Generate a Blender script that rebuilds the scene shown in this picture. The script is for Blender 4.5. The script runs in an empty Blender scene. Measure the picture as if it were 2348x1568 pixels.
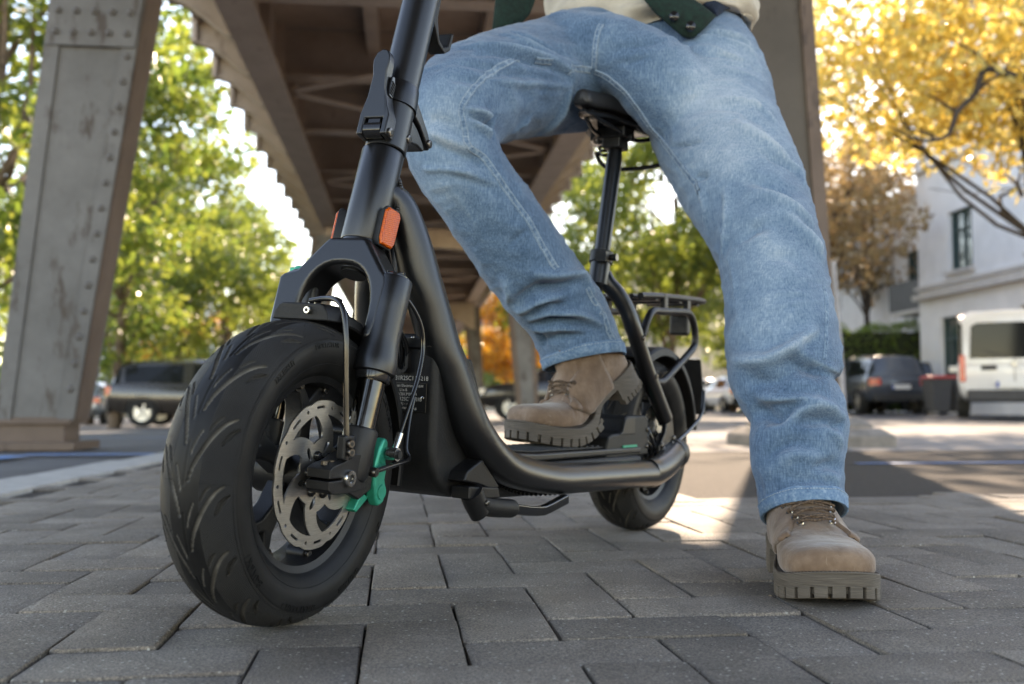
import bpy, bmesh, math, random
import numpy as np
from mathutils import Vector, Matrix
from mathutils.bvhtree import BVHTree
random.seed(7)
R = math.radians
SC = bpy.context.scene
COL = SC.collection
# ------------------------------------------------------------------ camera, sky, sun, exposure
CAM_H, CAM_PITCH, FPX, CX, CY = 0.235, math.atan(148/2282.0), 2282.0, 1173.5, 784.0
cam = bpy.data.cameras.new('camera'); camo = bpy.data.objects.new('camera', cam); COL.objects.link(camo)
camo.location = (0, 0, CAM_H); camo.rotation_euler = (math.pi/2 + CAM_PITCH, 0, 0)
cam.lens = 35; cam.sensor_width = 36; cam.sensor_fit = 'HORIZONTAL'; cam.clip_start = 0.02; cam.clip_end = 2000
cam.dof.use_dof = True; cam.dof.focus_distance = 1.18; cam.dof.aperture_fstop = 5.0; cam.dof.aperture_blades = 0
SC.camera = camo
SUN_AZ, SUN_EL = R(12), R(28.8)            # azimuth measured from +Y towards +X: behind the viaduct, to the right
world = bpy.data.worlds.new('World'); SC.world = world; world.use_nodes = True
wn = world.node_tree; wn.nodes.clear()
sky = wn.nodes.new('ShaderNodeTexSky'); sky.sky_type = 'NISHITA'; sky.sun_disc = False
sky.sun_elevation = SUN_EL; sky.sun_rotation = SUN_AZ; sky.air_density = 1.0; sky.dust_density = 0.15; sky.ozone_density = 1.0
wb = wn.nodes.new('ShaderNodeBackground'); wb.inputs['Strength'].default_value = 0.15
wo = wn.nodes.new('ShaderNodeOutputWorld')
wn.links.new(sky.outputs[0], wb.inputs[0]); wn.links.new(wb.outputs[0], wo.inputs[0])
sl = bpy.data.lights.new('sun', 'SUN'); sl.energy = 2.8; sl.angle = R(0.55); sl.color = (1.0, 0.93, 0.82)
suno = bpy.data.objects.new('sun', sl); COL.objects.link(suno)
sd = Vector((math.sin(SUN_AZ)*math.cos(SUN_EL), math.cos(SUN_AZ)*math.cos(SUN_EL), math.sin(SUN_EL)))
suno.rotation_euler = sd.to_track_quat('Z', 'Y').to_euler()
SC.view_settings.view_transform = 'Standard'; SC.view_settings.look = 'None'
SC.view_settings.exposure = 2.25; SC.view_settings.gamma = 1.0
SC.view_settings.use_white_balance = True; SC.view_settings.white_balance_temperature = 8500; SC.view_settings.white_balance_tint = 18
SC.render.engine = 'CYCLES'
SC.cycles.use_denoising = True
SC.cycles.max_bounces = 8; SC.cycles.diffuse_bounces = 5; SC.cycles.glossy_bounces = 4; SC.cycles.transparent_max_bounces = 8
SC.cycles.caustics_reflective = False; SC.cycles.caustics_refractive = False
SC.cycles.sample_clamp_indirect = 6.0

# ------------------------------------------------------------------ helpers
def at(u, v, Y):
    """point at depth Y (metres in front of the camera) seen at photo position u, v"""
    cp, sp = math.cos(CAM_PITCH), math.sin(CAM_PITCH)
    a, b = (u-CX)/FPX, (CY-v)/FPX
    d = Vector((a, cp - b*sp, sp + b*cp))
    return Vector((0, 0, CAM_H)) + d*(Y/d.y)

def tag(o, label=None, cat=None, group=None, kind=None):
    if label: o['label'] = label
    if cat: o['category'] = cat
    if group: o['group'] = group
    if kind: o['kind'] = kind
    return o

def empty(name, loc=(0, 0, 0), rz=0.0, mtx=None):
    o = bpy.data.objects.new(name, None); COL.objects.link(o)
    o.empty_display_size = 0.1
    if mtx is not None: o.matrix_world = mtx
    else:
        o.location = loc; o.rotation_euler = (0, 0, rz)
    return o

def link(name, me, parent=None, mat=None):
    o = bpy.data.objects.new(name, me); COL.objects.link(o)
    if mat is not None and len(me.materials) == 0: me.materials.append(mat)
    if parent is not None: o.parent = parent
    return o

def copy_tree(o, parent=None):
    c = o.copy(); COL.objects.link(c); c.parent = parent
    for ch in o.children: copy_tree(ch, c)
    return c

class MB:
    """collects vertices and faces; build() links them as one mesh object"""
    def __init__(s): s.v = []; s.f = []; s.m = []; s.mi = 0
    def add(s, vs, fs):
        b = len(s.v); s.v.extend([tuple(x) for x in vs]); s.f.extend([tuple(i+b for i in f) for f in fs]); s.m.extend([s.mi]*len(fs)); return s
    def box(s, c, size, rot=None, taper=1.0):
        x, y, z = size[0]/2, size[1]/2, size[2]/2
        vs = [Vector((sx*x*(taper if sz > 0 else 1), sy*y*(taper if sz > 0 else 1), sz*z)) for sz in (-1, 1) for sy in (-1, 1) for sx in (-1, 1)]
        if rot is not None: vs = [rot @ p for p in vs]
        c = Vector(c)
        return s.add([p + c for p in vs], [(0, 2, 3, 1), (4, 5, 7, 6), (0, 1, 5, 4), (2, 6, 7, 3), (0, 4, 6, 2), (1, 3, 7, 5)])
    def bar(s, p0, p1, w, h, up=(0, 0, 1)):
        p0, p1 = Vector(p0), Vector(p1); d = p1 - p0; L = d.length; d.normalize(); u = Vector(up)
        x = d; y = u.cross(x).normalized(); z = x.cross(y)
        return s.box((p0+p1)/2, (L, w, h), Matrix((x, y, z)).transposed())
    def loft(s, rings, cap0=True, cap1=True, closed=True):
        n = len(rings[0]); vs = [p for r in rings for p in r]; fs = []
        for i in range(len(rings)-1):
            for j in range(n if closed else n-1):
                k = (j+1) % n
                fs.append((i*n+j, i*n+k, (i+1)*n+k, (i+1)*n+j))
        if cap0: fs.append(tuple(range(n-1, -1, -1)))
        if cap1: fs.append(tuple((len(rings)-1)*n + j for j in range(n)))
        return s.add(vs, fs)
    def tube(s, path, r, n=12, ry=None, cap=True, ref=(0, 0, 1)):
        path = [Vector(p) for p in path]; N = len(path)
        rs = r if isinstance(r, (list, tuple)) else [r]*N
        rys = rs if ry is None else (ry if isinstance(ry, (list, tuple)) else [ry]*N)
        rings = []; nrm = None
        for i, p in enumerate(path):
            t = (path[min(i+1, N-1)] - path[max(i-1, 0)]).normalized()
            if nrm is None:
                u = Vector(ref)
                if abs(t.dot(u)) > 0.97: u = Vector((1, 0, 0))
                nrm = (u - t*u.dot(t)).normalized()
            else: nrm = (nrm - t*nrm.dot(t)).normalized()
            bi = t.cross(nrm)
            rings.append([p + nrm*(rys[i]*math.cos(2*math.pi*k/n)) + bi*(rs[i]*math.sin(2*math.pi*k/n)) for k in range(n)])
        return s.loft(rings, cap, cap)
    def cyl(s, p0, p1, r0, r1=None, n=20): return s.tube([p0, p1], [r0, r0 if r1 is None else r1], n)
    def lathe(s, prof, n=48, axis='Y', c=(0, 0, 0), closed=False, a0=0.0, a1=2*math.pi):
        """prof: (radius, along-axis) pairs"""
        c = Vector(c); full = abs(a1-a0-2*math.pi) < 1e-6; rings = []
        for i in range(n if full else n+1):
            t = a0 + (a1-a0)*i/n; ca, sa = math.cos(t), math.sin(t)
            if axis == 'Y': rings.append([c + Vector((q[0]*ca, q[1], q[0]*sa)) for q in prof])
            elif axis == 'Z': rings.append([c + Vector((q[0]*ca, q[0]*sa, q[1])) for q in prof])
            else: rings.append([c + Vector((q[1], q[0]*ca, q[0]*sa)) for q in prof])
        m = len(prof); vs = [p for r in rings for p in r]; fs = []; NR = len(rings)
        for i in range(NR if full else NR-1):
            k = (i+1) % NR
            for j in range(m if closed else m-1):
                l = (j+1) % m
                fs.append((i*m+j, i*m+l, k*m+l, k*m+j))
        return s.add(vs, fs)
    def prism(s, pts, ax, t0, t1):
        """2-D outline extruded: ax is a function (a, b, t) -> point"""
        n = len(pts); vs = [ax(p[0], p[1], t0) for p in pts] + [ax(p[0], p[1], t1) for p in pts]
        fs = [tuple(range(n-1, -1, -1)), tuple(range(n, 2*n))] + [(i, (i+1) % n, n+(i+1) % n, n+i) for i in range(n)]
        return s.add(vs, fs)
    def grid(s, fn, nu, nv, wrapu=False):
        vs = [fn(i, j) for i in range(nu) for j in range(nv)]; fs = []
        for i in range(nu if wrapu else nu-1):
            k = (i+1) % nu
            for j in range(nv-1): fs.append((i*nv+j, i*nv+j+1, k*nv+j+1, k*nv+j))
        return s.add(vs, fs)
    def build(s, name, mat, parent=None, smooth=True, angle=40, bevel=0.0, seg=2, recalc=True, mats=None):
        me = bpy.data.meshes.new(name); me.from_pydata(s.v, [], s.f)
        for q in (mats or [mat]): me.materials.append(q)
        if mats: me.polygons.foreach_set('material_index', s.m)
        if recalc:
            bm = bmesh.new(); bm.from_mesh(me); bmesh.ops.recalc_face_normals(bm, faces=bm.faces); bm.to_mesh(me); bm.free()
        if smooth:
            me.polygons.foreach_set('use_smooth', [True]*len(me.polygons))
            if not bevel: me.set_sharp_from_angle(angle=R(angle))
        me.update()
        o = link(name, me, parent)
        if bevel:
            b = o.modifiers.new('bevel', 'BEVEL'); b.width = bevel; b.segments = seg; b.limit_method = 'ANGLE'; b.angle_limit = R(35); b.harden_normals = True
        return o

def spline(pts, n=8):
    """Catmull-Rom through the points (tuples of any length)"""
    P_ = [np.array(p, float) for p in pts]; out = []
    for i in range(len(P_)-1):
        p0 = P_[i-1] if i else 2*P_[0]-P_[1]; p1 = P_[i]; p2 = P_[i+1]; p3 = P_[i+2] if i+2 < len(P_) else 2*P_[-1]-P_[-2]
        for k in range(n):
            t = k/n
            out.append(0.5*((2*p1)+(-p0+p2)*t+(2*p0-5*p1+4*p2-p3)*t*t+(-p0+3*p1-3*p2+p3)*t**3))
    out.append(P_[-1]); return [tuple(float(c) for c in q) for q in out]

# ------------------------------------------------------------------ materials
def nodes(name):
    m = bpy.data.materials.new(name); m.use_nodes = True; nt = m.node_tree
    return m, nt, nt.nodes['Principled BSDF']
def N(nt, typ, **kw):
    n = nt.nodes.new(typ)
    for k, v in kw.items():
        if k.startswith('i_'):
            key = k[2:]; n.inputs[int(key) if key.isdigit() else key.replace('_', ' ')].default_value = v
        else: setattr(n, k, v)
    return n
def ramp(nt, stops):
    r = nt.nodes.new('ShaderNodeValToRGB'); e = r.color_ramp.elements
    while len(e) < len(stops): e.new(0.5)
    for q, (p, c) in zip(e, stops): q.position = p; q.color = (c[0], c[1], c[2], 1)
    return r
def mat(name, col, rough=0.5, metal=0.0, var=0.15, vscale=8.0, bump=0.0, bscale=60.0, spec=0.5, col2=None, coat=0.0, rvar=0.0, coords='Object'):
    m, nt, b = nodes(name); L = nt.links.new
    tc = N(nt, 'ShaderNodeTexCoord')
    n1 = N(nt, 'ShaderNodeTexNoise', i_Scale=vscale, i_Detail=6.0, i_Roughness=0.6); L(tc.outputs[coords], n1.inputs['Vector'])
    c2 = col2 or tuple(max(0, c*(1-2*var)) for c in col); c1 = col if col2 else tuple(min(1, c*(1+var)) for c in col)
    rp = ramp(nt, [(0.32, c2), (0.68, c1)]); L(n1.outputs['Fac'], rp.inputs[0]); L(rp.outputs[0], b.inputs['Base Color'])
    b.inputs['Roughness'].default_value = rough; b.inputs['Metallic'].default_value = metal; b.inputs['Specular IOR Level'].default_value = spec
    if rvar:
        mr = N(nt, 'ShaderNodeMapRange'); mr.inputs['To Min'].default_value = rough-rvar; mr.inputs['To Max'].default_value = rough+rvar
        n3 = N(nt, 'ShaderNodeTexNoise', i_Scale=vscale*3, i_Detail=5.0); L(tc.outputs[coords], n3.inputs['Vector']); L(n3.outputs['Fac'], mr.inputs['Value']); L(mr.outputs[0], b.inputs['Roughness'])
    if coat: b.inputs['Coat Weight'].default_value = coat; b.inputs['Coat Roughness'].default_value = 0.08
    if bump:
        n2 = N(nt, 'ShaderNodeTexNoise', i_Scale=bscale, i_Detail=4.0); L(tc.outputs[coords], n2.inputs['Vector'])
        bp = N(nt, 'ShaderNodeBump', i_Strength=1.0, i_Distance=bump); L(n2.outputs['Fac'], bp.inputs['Height']); L(bp.outputs[0], b.inputs['Normal'])
    return m
def paver_mat():
    m, nt, b = nodes('concrete_paver'); L = nt.links.new
    tc = N(nt, 'ShaderNodeTexCoord'); oi = N(nt, 'ShaderNodeObjectInfo'); ge = N(nt, 'ShaderNodeNewGeometry')
    pos = ge.outputs['Position']
    n1 = N(nt, 'ShaderNodeTexNoise', i_Scale=7.0, i_Detail=5.0, i_Roughness=0.65); L(pos, n1.inputs['Vector'])
    r1 = ramp(nt, [(0.25, (0.172, 0.148, 0.128)), (0.55, (0.25, 0.218, 0.19)), (0.8, (0.32, 0.282, 0.248))]); L(n1.outputs['Fac'], r1.inputs[0])
    hs = N(nt, 'ShaderNodeHueSaturation'); L(r1.outputs[0], hs.inputs['Color'])
    mr = N(nt, 'ShaderNodeMapRange'); mr.inputs['To Min'].default_value = 0.84; mr.inputs['To Max'].default_value = 1.18; L(oi.outputs['Random'], mr.inputs['Value']); L(mr.outputs[0], hs.inputs['Value'])
    n2 = N(nt, 'ShaderNodeTexNoise', i_Scale=420.0, i_Detail=3.0, i_Roughness=0.7); L(pos, n2.inputs['Vector'])
    r2 = ramp(nt, [(0.32, (0.45, 0.44, 0.43)), (0.5, (1, 1, 1)), (0.66, (1.75, 1.7, 1.62))]); L(n2.outputs['Fac'], r2.inputs[0])
    mx = N(nt, 'ShaderNodeMix', data_type='RGBA', blend_type='MULTIPLY'); mx.inputs[0].default_value = 1; L(hs.outputs[0], mx.inputs[6]); L(r2.outputs[0], mx.inputs[7])
    vo = N(nt, 'ShaderNodeTexVoronoi', i_Scale=190.0); L(pos, vo.inputs['Vector'])
    sx = N(nt, 'ShaderNodeSeparateColor'); L(vo.outputs['Color'], sx.inputs[0])
    gt = N(nt, 'ShaderNodeMath', operation='GREATER_THAN'); gt.inputs[1].default_value = 0.90; L(sx.outputs[0], gt.inputs[0])
    lt = N(nt, 'ShaderNodeMath', operation='LESS_THAN'); lt.inputs[1].default_value = 0.3; L(vo.outputs['Distance'], lt.inputs[0])
    ml = N(nt, 'ShaderNodeMath', operation='MULTIPLY'); L(gt.outputs[0], ml.inputs[0]); L(lt.outputs[0], ml.inputs[1])
    m2 = N(nt, 'ShaderNodeMix', data_type='RGBA'); L(ml.outputs[0], m2.inputs[0]); L(mx.outputs[2], m2.inputs[6]); m2.inputs[7].default_value = (0.55, 0.52, 0.46, 1)
    # stains
    n4 = N(nt, 'ShaderNodeTexNoise', i_Scale=2.3, i_Detail=4.0); L(pos, n4.inputs['Vector'])
    r4 = ramp(nt, [(0.35, (0.70, 0.67, 0.64)), (0.5, (0.95, 0.94, 0.92)), (0.64, (1.12, 1.10, 1.07))]); L(n4.outputs['Fac'], r4.inputs[0])
    m3 = N(nt, 'ShaderNodeMix', data_type='RGBA', blend_type='MULTIPLY'); m3.inputs[0].default_value = 1; L(m2.outputs[2], m3.inputs[6]); L(r4.outputs[0], m3.inputs[7])
    L(m3.outputs[2], b.inputs['Base Color'])
    b.inputs['Roughness'].default_value = 0.72; b.inputs['Specular IOR Level'].default_value = 0.45
    n5 = N(nt, 'ShaderNodeTexNoise', i_Scale=330.0, i_Detail=4.0, i_Roughness=0.7); L(pos, n5.inputs['Vector'])
    bp = N(nt, 'ShaderNodeBump', i_Strength=1.0, i_Distance=0.0034); L(n5.outputs['Fac'], bp.inputs['Height'])
    n6 = N(nt, 'ShaderNodeTexNoise', i_Scale=55.0, i_Detail=3.0); L(pos, n6.inputs['Vector'])
    b2 = N(nt, 'ShaderNodeBump', i_Strength=1.0, i_Distance=0.003); L(n6.outputs['Fac'], b2.inputs['Height']); L(bp.outputs[0], b2.inputs['Normal']); L(b2.outputs[0], b.inputs['Normal'])
    return m
M = {}
M['paver'] = paver_mat()
M['joint'] = mat('joint_sand', (0.06, 0.044, 0.033), 0.95, var=0.3, vscale=90, bump=0.004, bscale=200)
M['asphalt'] = mat('asphalt', (0.105, 0.105, 0.11), 0.85, var=0.14, vscale=2.5, bump=0.006, bscale=160)
M['forecourt'] = mat('worn_asphalt', (0.27, 0.25, 0.235), 0.9, var=0.18, vscale=2.0, bump=0.006, bscale=120)
M['kerb'] = mat('kerb_granite', (0.46, 0.44, 0.41), 0.8, var=0.12, vscale=14, bump=0.003, bscale=120)
M['blue_paint'] = mat('blue_road_paint', (0.11, 0.27, 0.55), 0.7, var=0.2, vscale=30)
M['white_paint'] = mat('white_road_paint', (0.7, 0.7, 0.68), 0.7, var=0.1, vscale=30)
def steel_mat(name, c1, c2, rust, amount):
    m, nt, b = nodes(name); L = nt.links.new; tc = N(nt, 'ShaderNodeTexCoord')
    n1 = N(nt, 'ShaderNodeTexNoise', i_Scale=2.2, i_Detail=8.0, i_Roughness=0.65); L(tc.outputs['Object'], n1.inputs['Vector'])
    r1 = ramp(nt, [(0.3, c2), (0.65, c1)]); L(n1.outputs['Fac'], r1.inputs[0])
    mp = N(nt, 'ShaderNodeMapping'); mp.inputs['Scale'].default_value = (7, 7, 2.2); L(tc.outputs['Object'], mp.inputs[0])
    n2 = N(nt, 'ShaderNodeTexNoise', i_Scale=1.0, i_Detail=7.0, i_Roughness=0.7); L(mp.outputs[0], n2.inputs['Vector'])
    r2 = ramp(nt, [(0.62-amount, (0, 0, 0)), (0.70-amount, (1, 1, 1))]); L(n2.outputs['Fac'], r2.inputs[0])
    mx = N(nt, 'ShaderNodeMix', data_type='RGBA'); L(r2.outputs[0], mx.inputs[0]); L(r1.outputs[0], mx.inputs[6]); mx.inputs[7].default_value = (*rust, 1)
    L(mx.outputs[2], b.inputs['Base Color']); b.inputs['Roughness'].default_value = 0.62
    n3 = N(nt, 'ShaderNodeTexNoise', i_Scale=60.0, i_Detail=4.0); L(tc.outputs['Object'], n3.inputs['Vector'])
    bp = N(nt, 'ShaderNodeBump', i_Strength=0.6, i_Distance=0.004); L(n3.outputs['Fac'], bp.inputs['Height']); L(bp.outputs[0], b.inputs['Normal'])
    return m
M['steel_grey'] = steel_mat('weathered_grey_steel', (0.165, 0.163, 0.162), (0.095, 0.092, 0.09), (0.055, 0.04, 0.032), 0.08)
M['steel_rust'] = steel_mat('rusty_brown_steel', (0.15, 0.105, 0.082), (0.10, 0.068, 0.052), (0.06, 0.04, 0.032), 0.05)
M['steel_brown'] = steel_mat('brown_painted_steel', (0.44, 0.34, 0.265), (0.34, 0.255, 0.195), (0.15, 0.10, 0.075), -0.02)
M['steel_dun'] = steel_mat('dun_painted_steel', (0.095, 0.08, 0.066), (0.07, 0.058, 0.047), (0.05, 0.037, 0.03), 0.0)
M['steel_pale'] = steel_mat('pale_brown_steel', (0.46, 0.37, 0.30), (0.36, 0.285, 0.225), (0.24, 0.17, 0.125), 0.02)
M['deck_plate'] = steel_mat('dark_deck_plate', (0.40, 0.30, 0.235), (0.30, 0.22, 0.17), (0.2, 0.14, 0.1), 0.0)
def leaf_mat(name, cols, trans=0.5, glossy=0.35):
    m, nt, b = nodes(name); L = nt.links.new
    out = nt.nodes['Material Output']; ge = N(nt, 'ShaderNodeNewGeometry')
    n1 = N(nt, 'ShaderNodeTexNoise', i_Scale=0.9, i_Detail=3.0); L(ge.outputs['Position'], n1.inputs['Vector'])
    mx = N(nt, 'ShaderNodeMath', operation='ADD'); ri = N(nt, 'ShaderNodeMath', operation='MULTIPLY'); ri.inputs[1].default_value = 0.55
    L(ge.outputs['Random Per Island'], ri.inputs[0]); L(ri.outputs[0], mx.inputs[0])
    m2 = N(nt, 'ShaderNodeMath', operation='MULTIPLY'); m2.inputs[1].default_value = 0.75; L(n1.outputs['Fac'], m2.inputs[0]); L(m2.outputs[0], mx.inputs[1])
    k = len(cols); rp = ramp(nt, [(0.25+0.6*i/(k-1), c) for i, c in enumerate(cols)]); L(mx.outputs[0], rp.inputs[0])
    L(rp.outputs[0], b.inputs['Base Color']); b.inputs['Roughness'].default_value = glossy; b.inputs['Specular IOR Level'].default_value = 0.55
    tr = N(nt, 'ShaderNodeBsdfTranslucent'); hs = N(nt, 'ShaderNodeHueSaturation'); hs.inputs['Value'].default_value = 2.2; hs.inputs['Saturation'].default_value = 1.05
    L(rp.outputs[0], hs.inputs['Color']); L(hs.outputs[0], tr.inputs['Color'])
    ms = N(nt, 'ShaderNodeMixShader'); ms.inputs[0].default_value = trans; L(b.outputs[0], ms.inputs[1]); L(tr.outputs[0], ms.inputs[2]); L(ms.outputs[0], out.inputs['Surface'])
    return m
M['leaf_green'] = leaf_mat('green_leaves', [(0.055, 0.085, 0.022), (0.115, 0.15, 0.033), (0.20, 0.22, 0.045)])
M['leaf_lime'] = leaf_mat('yellow_green_leaves', [(0.06, 0.10, 0.024), (0.115, 0.16, 0.032), (0.21, 0.225, 0.045)])
M['leaf_gold'] = leaf_mat('golden_leaves', [(0.20, 0.13, 0.04), (0.36, 0.25, 0.06), (0.46, 0.36, 0.10), (0.50, 0.43, 0.17)])
M['leaf_rust'] = leaf_mat('russet_leaves', [(0.14, 0.09, 0.05), (0.22, 0.15, 0.075), (0.32, 0.23, 0.11)], 0.35)
M['leaf_orange'] = leaf_mat('orange_leaves', [(0.22, 0.10, 0.02), (0.38, 0.18, 0.03), (0.42, 0.26, 0.05)])
M['leaf_hedge'] = leaf_mat('hedge_leaves', [(0.06, 0.11, 0.02), (0.10, 0.17, 0.03), (0.15, 0.22, 0.045)], 0.35, 0.3)
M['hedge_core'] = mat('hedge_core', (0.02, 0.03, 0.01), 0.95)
M['bark'] = mat('bark', (0.17, 0.12, 0.085), 0.9, var=0.3, vscale=9, bump=0.02, bscale=20)
M['bark_dark'] = mat('dark_bark', (0.06, 0.045, 0.035), 0.9, var=0.3, vscale=9, bump=0.02, bscale=20)
M['white_wall'] = mat('white_render', (0.86, 0.86, 0.87), 0.85, var=0.05, vscale=1.5, bump=0.002, bscale=80)
M['cream_wall'] = mat('cream_render', (0.6, 0.5, 0.36), 0.85, var=0.06, vscale=1.5)
M['stone_trim'] = mat('stone_trim', (0.66, 0.63, 0.60), 0.8, var=0.06, vscale=3)
M['teal_frame'] = mat('dark_teal_window_frame', (0.03, 0.075, 0.075), 0.5, var=0.1)
M['window_glass'] = mat('window_glass', (0.05, 0.08, 0.08), 0.08, var=0.1, spec=0.8)
M['dark_metal'] = mat('dark_metal', (0.035, 0.036, 0.042), 0.5, var=0.15)
M['plinth'] = mat('worn_granite_plinth', (0.24, 0.21, 0.185), 0.85, var=0.2, vscale=9, bump=0.004, bscale=60)
def paint(name, c, rough=0.25): return mat(name, c, rough, 0.0, var=0.04, vscale=2, coat=0.7)
M['car_black'] = paint('black_car_paint', (0.018, 0.016, 0.015)); M['car_brown'] = paint('dark_brown_car_paint', (0.03, 0.024, 0.02))
M['car_silver'] = paint('silver_blue_car_paint', (0.32, 0.37, 0.43)); M['car_white'] = paint('white_car_paint', (0.78, 0.78, 0.78)); M['car_slate'] = paint('slate_car_paint', (0.05, 0.06, 0.08))
M['car_glass'] = mat('car_glass', (0.012, 0.014, 0.016), 0.06, var=0.05, spec=0.2)
M['tyre'] = mat('car_tyre', (0.02, 0.02, 0.02), 0.85); M['alloy'] = mat('alloy_wheel', (0.55, 0.54, 0.52), 0.35, 0.9, var=0.05)
M['red_lens'] = mat('red_tail_lens', (0.55, 0.02, 0.02), 0.2, coat=0.5); M['white_lens'] = mat('clear_lens', (0.7, 0.7, 0.72), 0.12, coat=0.6)
M['plastic_black'] = mat('black_plastic', (0.03, 0.03, 0.032), 0.55, var=0.1); M['plate_white'] = mat('number_plate_white', (0.75, 0.75, 0.74), 0.5, var=0.03); M['plate_blue'] = mat('number_plate_blue', (0.02, 0.08, 0.4), 0.5)
M['bin_grey'] = mat('grey_bin_plastic', (0.07, 0.072, 0.08), 0.5, var=0.08); M['bin_red'] = mat('red_bin_lid', (0.55, 0.07, 0.06), 0.45, var=0.08)
# ------------------------------------------------------------------ the setting
PHI = R(5.97); CP, SP = math.cos(PHI), math.sin(PHI)
def street(w, a, z=0.0):                     # w: metres right of the camera across the street, a: metres along it
    return Vector((w*CP - a*SP, a*CP + w*SP, z))
def sstep(x, a, b):
    t = min(1, max(0, (x-a)/(b-a))); return t*t*(3-2*t)
def gz(x, y):                                # the street falls gently to the left beyond the pavement
    return 0.017*(min(x, 14)-8)*sstep(y, 3.0, 22.0)*(1 if x < 8 else 0.6)
def sheet(name, w0, w1, a0, a1, m, dz, nw=8, na=8, kind='structure', parent=None, thick=0.0):
    mb = MB()
    def fn(i, j):
        p = street(w0+(w1-w0)*i/(nw-1), a0+(a1-a0)*j/(na-1)); p.z = gz(p.x, p.y)+dz; return p
    mb.grid(fn, nw, na); o = mb.build(name, m, parent, angle=60)
    if kind and parent is None: tag(o, kind=kind)
    return o
def ground_sheet():
    mb = MB(); ws = [-400, -160, -80, -40, -20, -10, -5, -2, 0, 2, 5, 8, 10, 14, 20, 40, 80, 160, 400]; as_ = [-60, -20, -8, -2, 0, 3, 5, 7, 9, 12, 15, 18, 22, 30, 50, 90, 180, 400, 900]
    def fn(i, j):
        p = street(ws[i], as_[j]); p.z = gz(p.x, p.y) - 0.03; return p
    mb.grid(fn, len(ws), len(as_)); return tag(mb.build('ground', M['asphalt'], angle=80), kind='structure')
ground_sheet()
sheet('forecourt', 0.62, 9.5, 2.62, 60, M['forecourt'], -0.012, 10, 40)
sheet('road', -40, -1.3, -6, 120, M['asphalt'], -0.016, 14, 40)
# parking bay lines
for k, (w0, w1, a0, a1) in enumerate(((-2.02, -1.88, 3.2, 5.25), (-1.95, 0.2, 5.3, 5.45), (1.9, 4.6, 4.05, 4.12), (-4.6, -1.4, 9.6, 9.72))):
    tag(sheet('parking_line', w0, w1, a0, a1, M['blue_paint'], -0.004, 6, 6), kind='structure')
# pavement: bedding sand with every block laid on it in herringbone
pave = tag(sheet('pavement', -1.06, 4.2, -1.5, 5.4, M['joint'], -0.0085, 12, 12), kind='structure')
PV = math.atan((907-CX)/FPX); PC, PS = math.cos(-PV), math.sin(-PV)
def paver_mesh(L, W, seed):
    rnd = random.Random(seed); mb = MB(); c = 0.0028; h = 0.03
    def ring(inset, z, jit):
        pts = []; cr = 0.004
        for sx, sy in ((1, 1), (-1, 1), (-1, -1), (1, -1)):
            x, y = sx*(L/2-inset), sy*(W/2-inset)
            a, b2 = (x-sx*cr, y), (x, y-sy*cr)
            for p in ((b2, a) if sx*sy > 0 else (a, b2)): pts.append(Vector((p[0]+rnd.uniform(-jit, jit), p[1]+rnd.uniform(-jit, jit), z+rnd.uniform(-jit, jit)*0.4)))
        return pts
    mb.loft([ring(0.0, -h, 0), ring(0.0, -c*0.9, 0.0007), ring(c*0.35, -c*0.25, 0.0007), ring(c*1.1, 0.0, 0.0007)], False, True)
    me_o = mb.build('paver', M['paver'], angle=25); me = me_o.data; bpy.data.objects.remove(me_o); return me
PMESH = [paver_mesh(0.1974, 0.0974, i) for i in range(6)]
j0 = at(1462/1.7451, 2476/1.7451, 1.105)                     # where one joint ends
jl = (j0.x*PC + j0.y*PS, -j0.x*PS + j0.y*PC)
ox, oy = jl[0]-0.1, jl[1]
cells = []
for X in range(-60, 80):
    for Yc in range(-30, 70):
        m_ = (X-Yc) % 4
        if m_ == 0: cells.append((ox+(X+1)*0.1, oy+(Yc+0.5)*0.1, 0))
        elif m_ == 3: cells.append((ox+(X+0.5)*0.1, oy+(Yc+1)*0.1, 1))
vis, rest = [], []
for lx, ly, vert in cells:
    x, y = lx*PC - ly*PS, lx*PS + ly*PC
    w, a = x*CP + y*SP, -x*SP + y*CP
    if w < -0.98 or w > 4.1 or a < -1.4 or a > 5.3 or (w > 0.66 and a > 2.56): continue
    u = abs(x)/max(y, 0.05)
    (vis if (y > 0.78 and u < 0.545) else rest).append((x, y, vert))
vis.sort(key=lambda q: q[1]); rest = vis[300:] + rest; vis = vis[:300]
prnd = random.Random(3)
for i, (x, y, vert) in enumerate(vis):
    o = bpy.data.objects.new('paver', PMESH[prnd.randrange(6)]); COL.objects.link(o); o.parent = pave
    o.location = (x, y, prnd.gauss(0, 0.0011) + gz(x, y)); o.rotation_euler = (prnd.gauss(0, 0.006), prnd.gauss(0, 0.006), -PV + (math.pi/2 if vert else 0) + prnd.gauss(0, 0.006) + (math.pi if prnd.random() < 0.5 else 0))
mb = MB()
for x, y, vert in rest:
    rot = Matrix.Rotation(-PV + (math.pi/2 if vert else 0) + prnd.gauss(0, 0.006), 3, 'Z'); z = gz(x, y) + prnd.gauss(0, 0.001)
    mb.box((x, y, z-0.015), (0.1975, 0.0975, 0.03), rot)
tag(mb.build('outlying_pavers', M['paver'], pave, smooth=False, recalc=False), kind='stuff')
# kerb of pale granite stones along the roadside
kerb = tag(sheet('kerb', -1.3, -1.06, -1.5, 60, M['joint'], -0.02, 3, 30), kind='structure')
for k in range(22):
    p = street(-1.18, -1.0 + k*1.002); mb = MB(); mb.box((0, 0, -0.06), (0.222, 0.994, 0.125))
    o = mb.build('kerb_stone', M['kerb'], kerb, bevel=0.008); o.location = (p.x, p.y, gz(p.x, p.y) + random.gauss(0, 0.002)); o.rotation_euler = (0, 0, PHI + random.gauss(0, 0.002))
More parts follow.
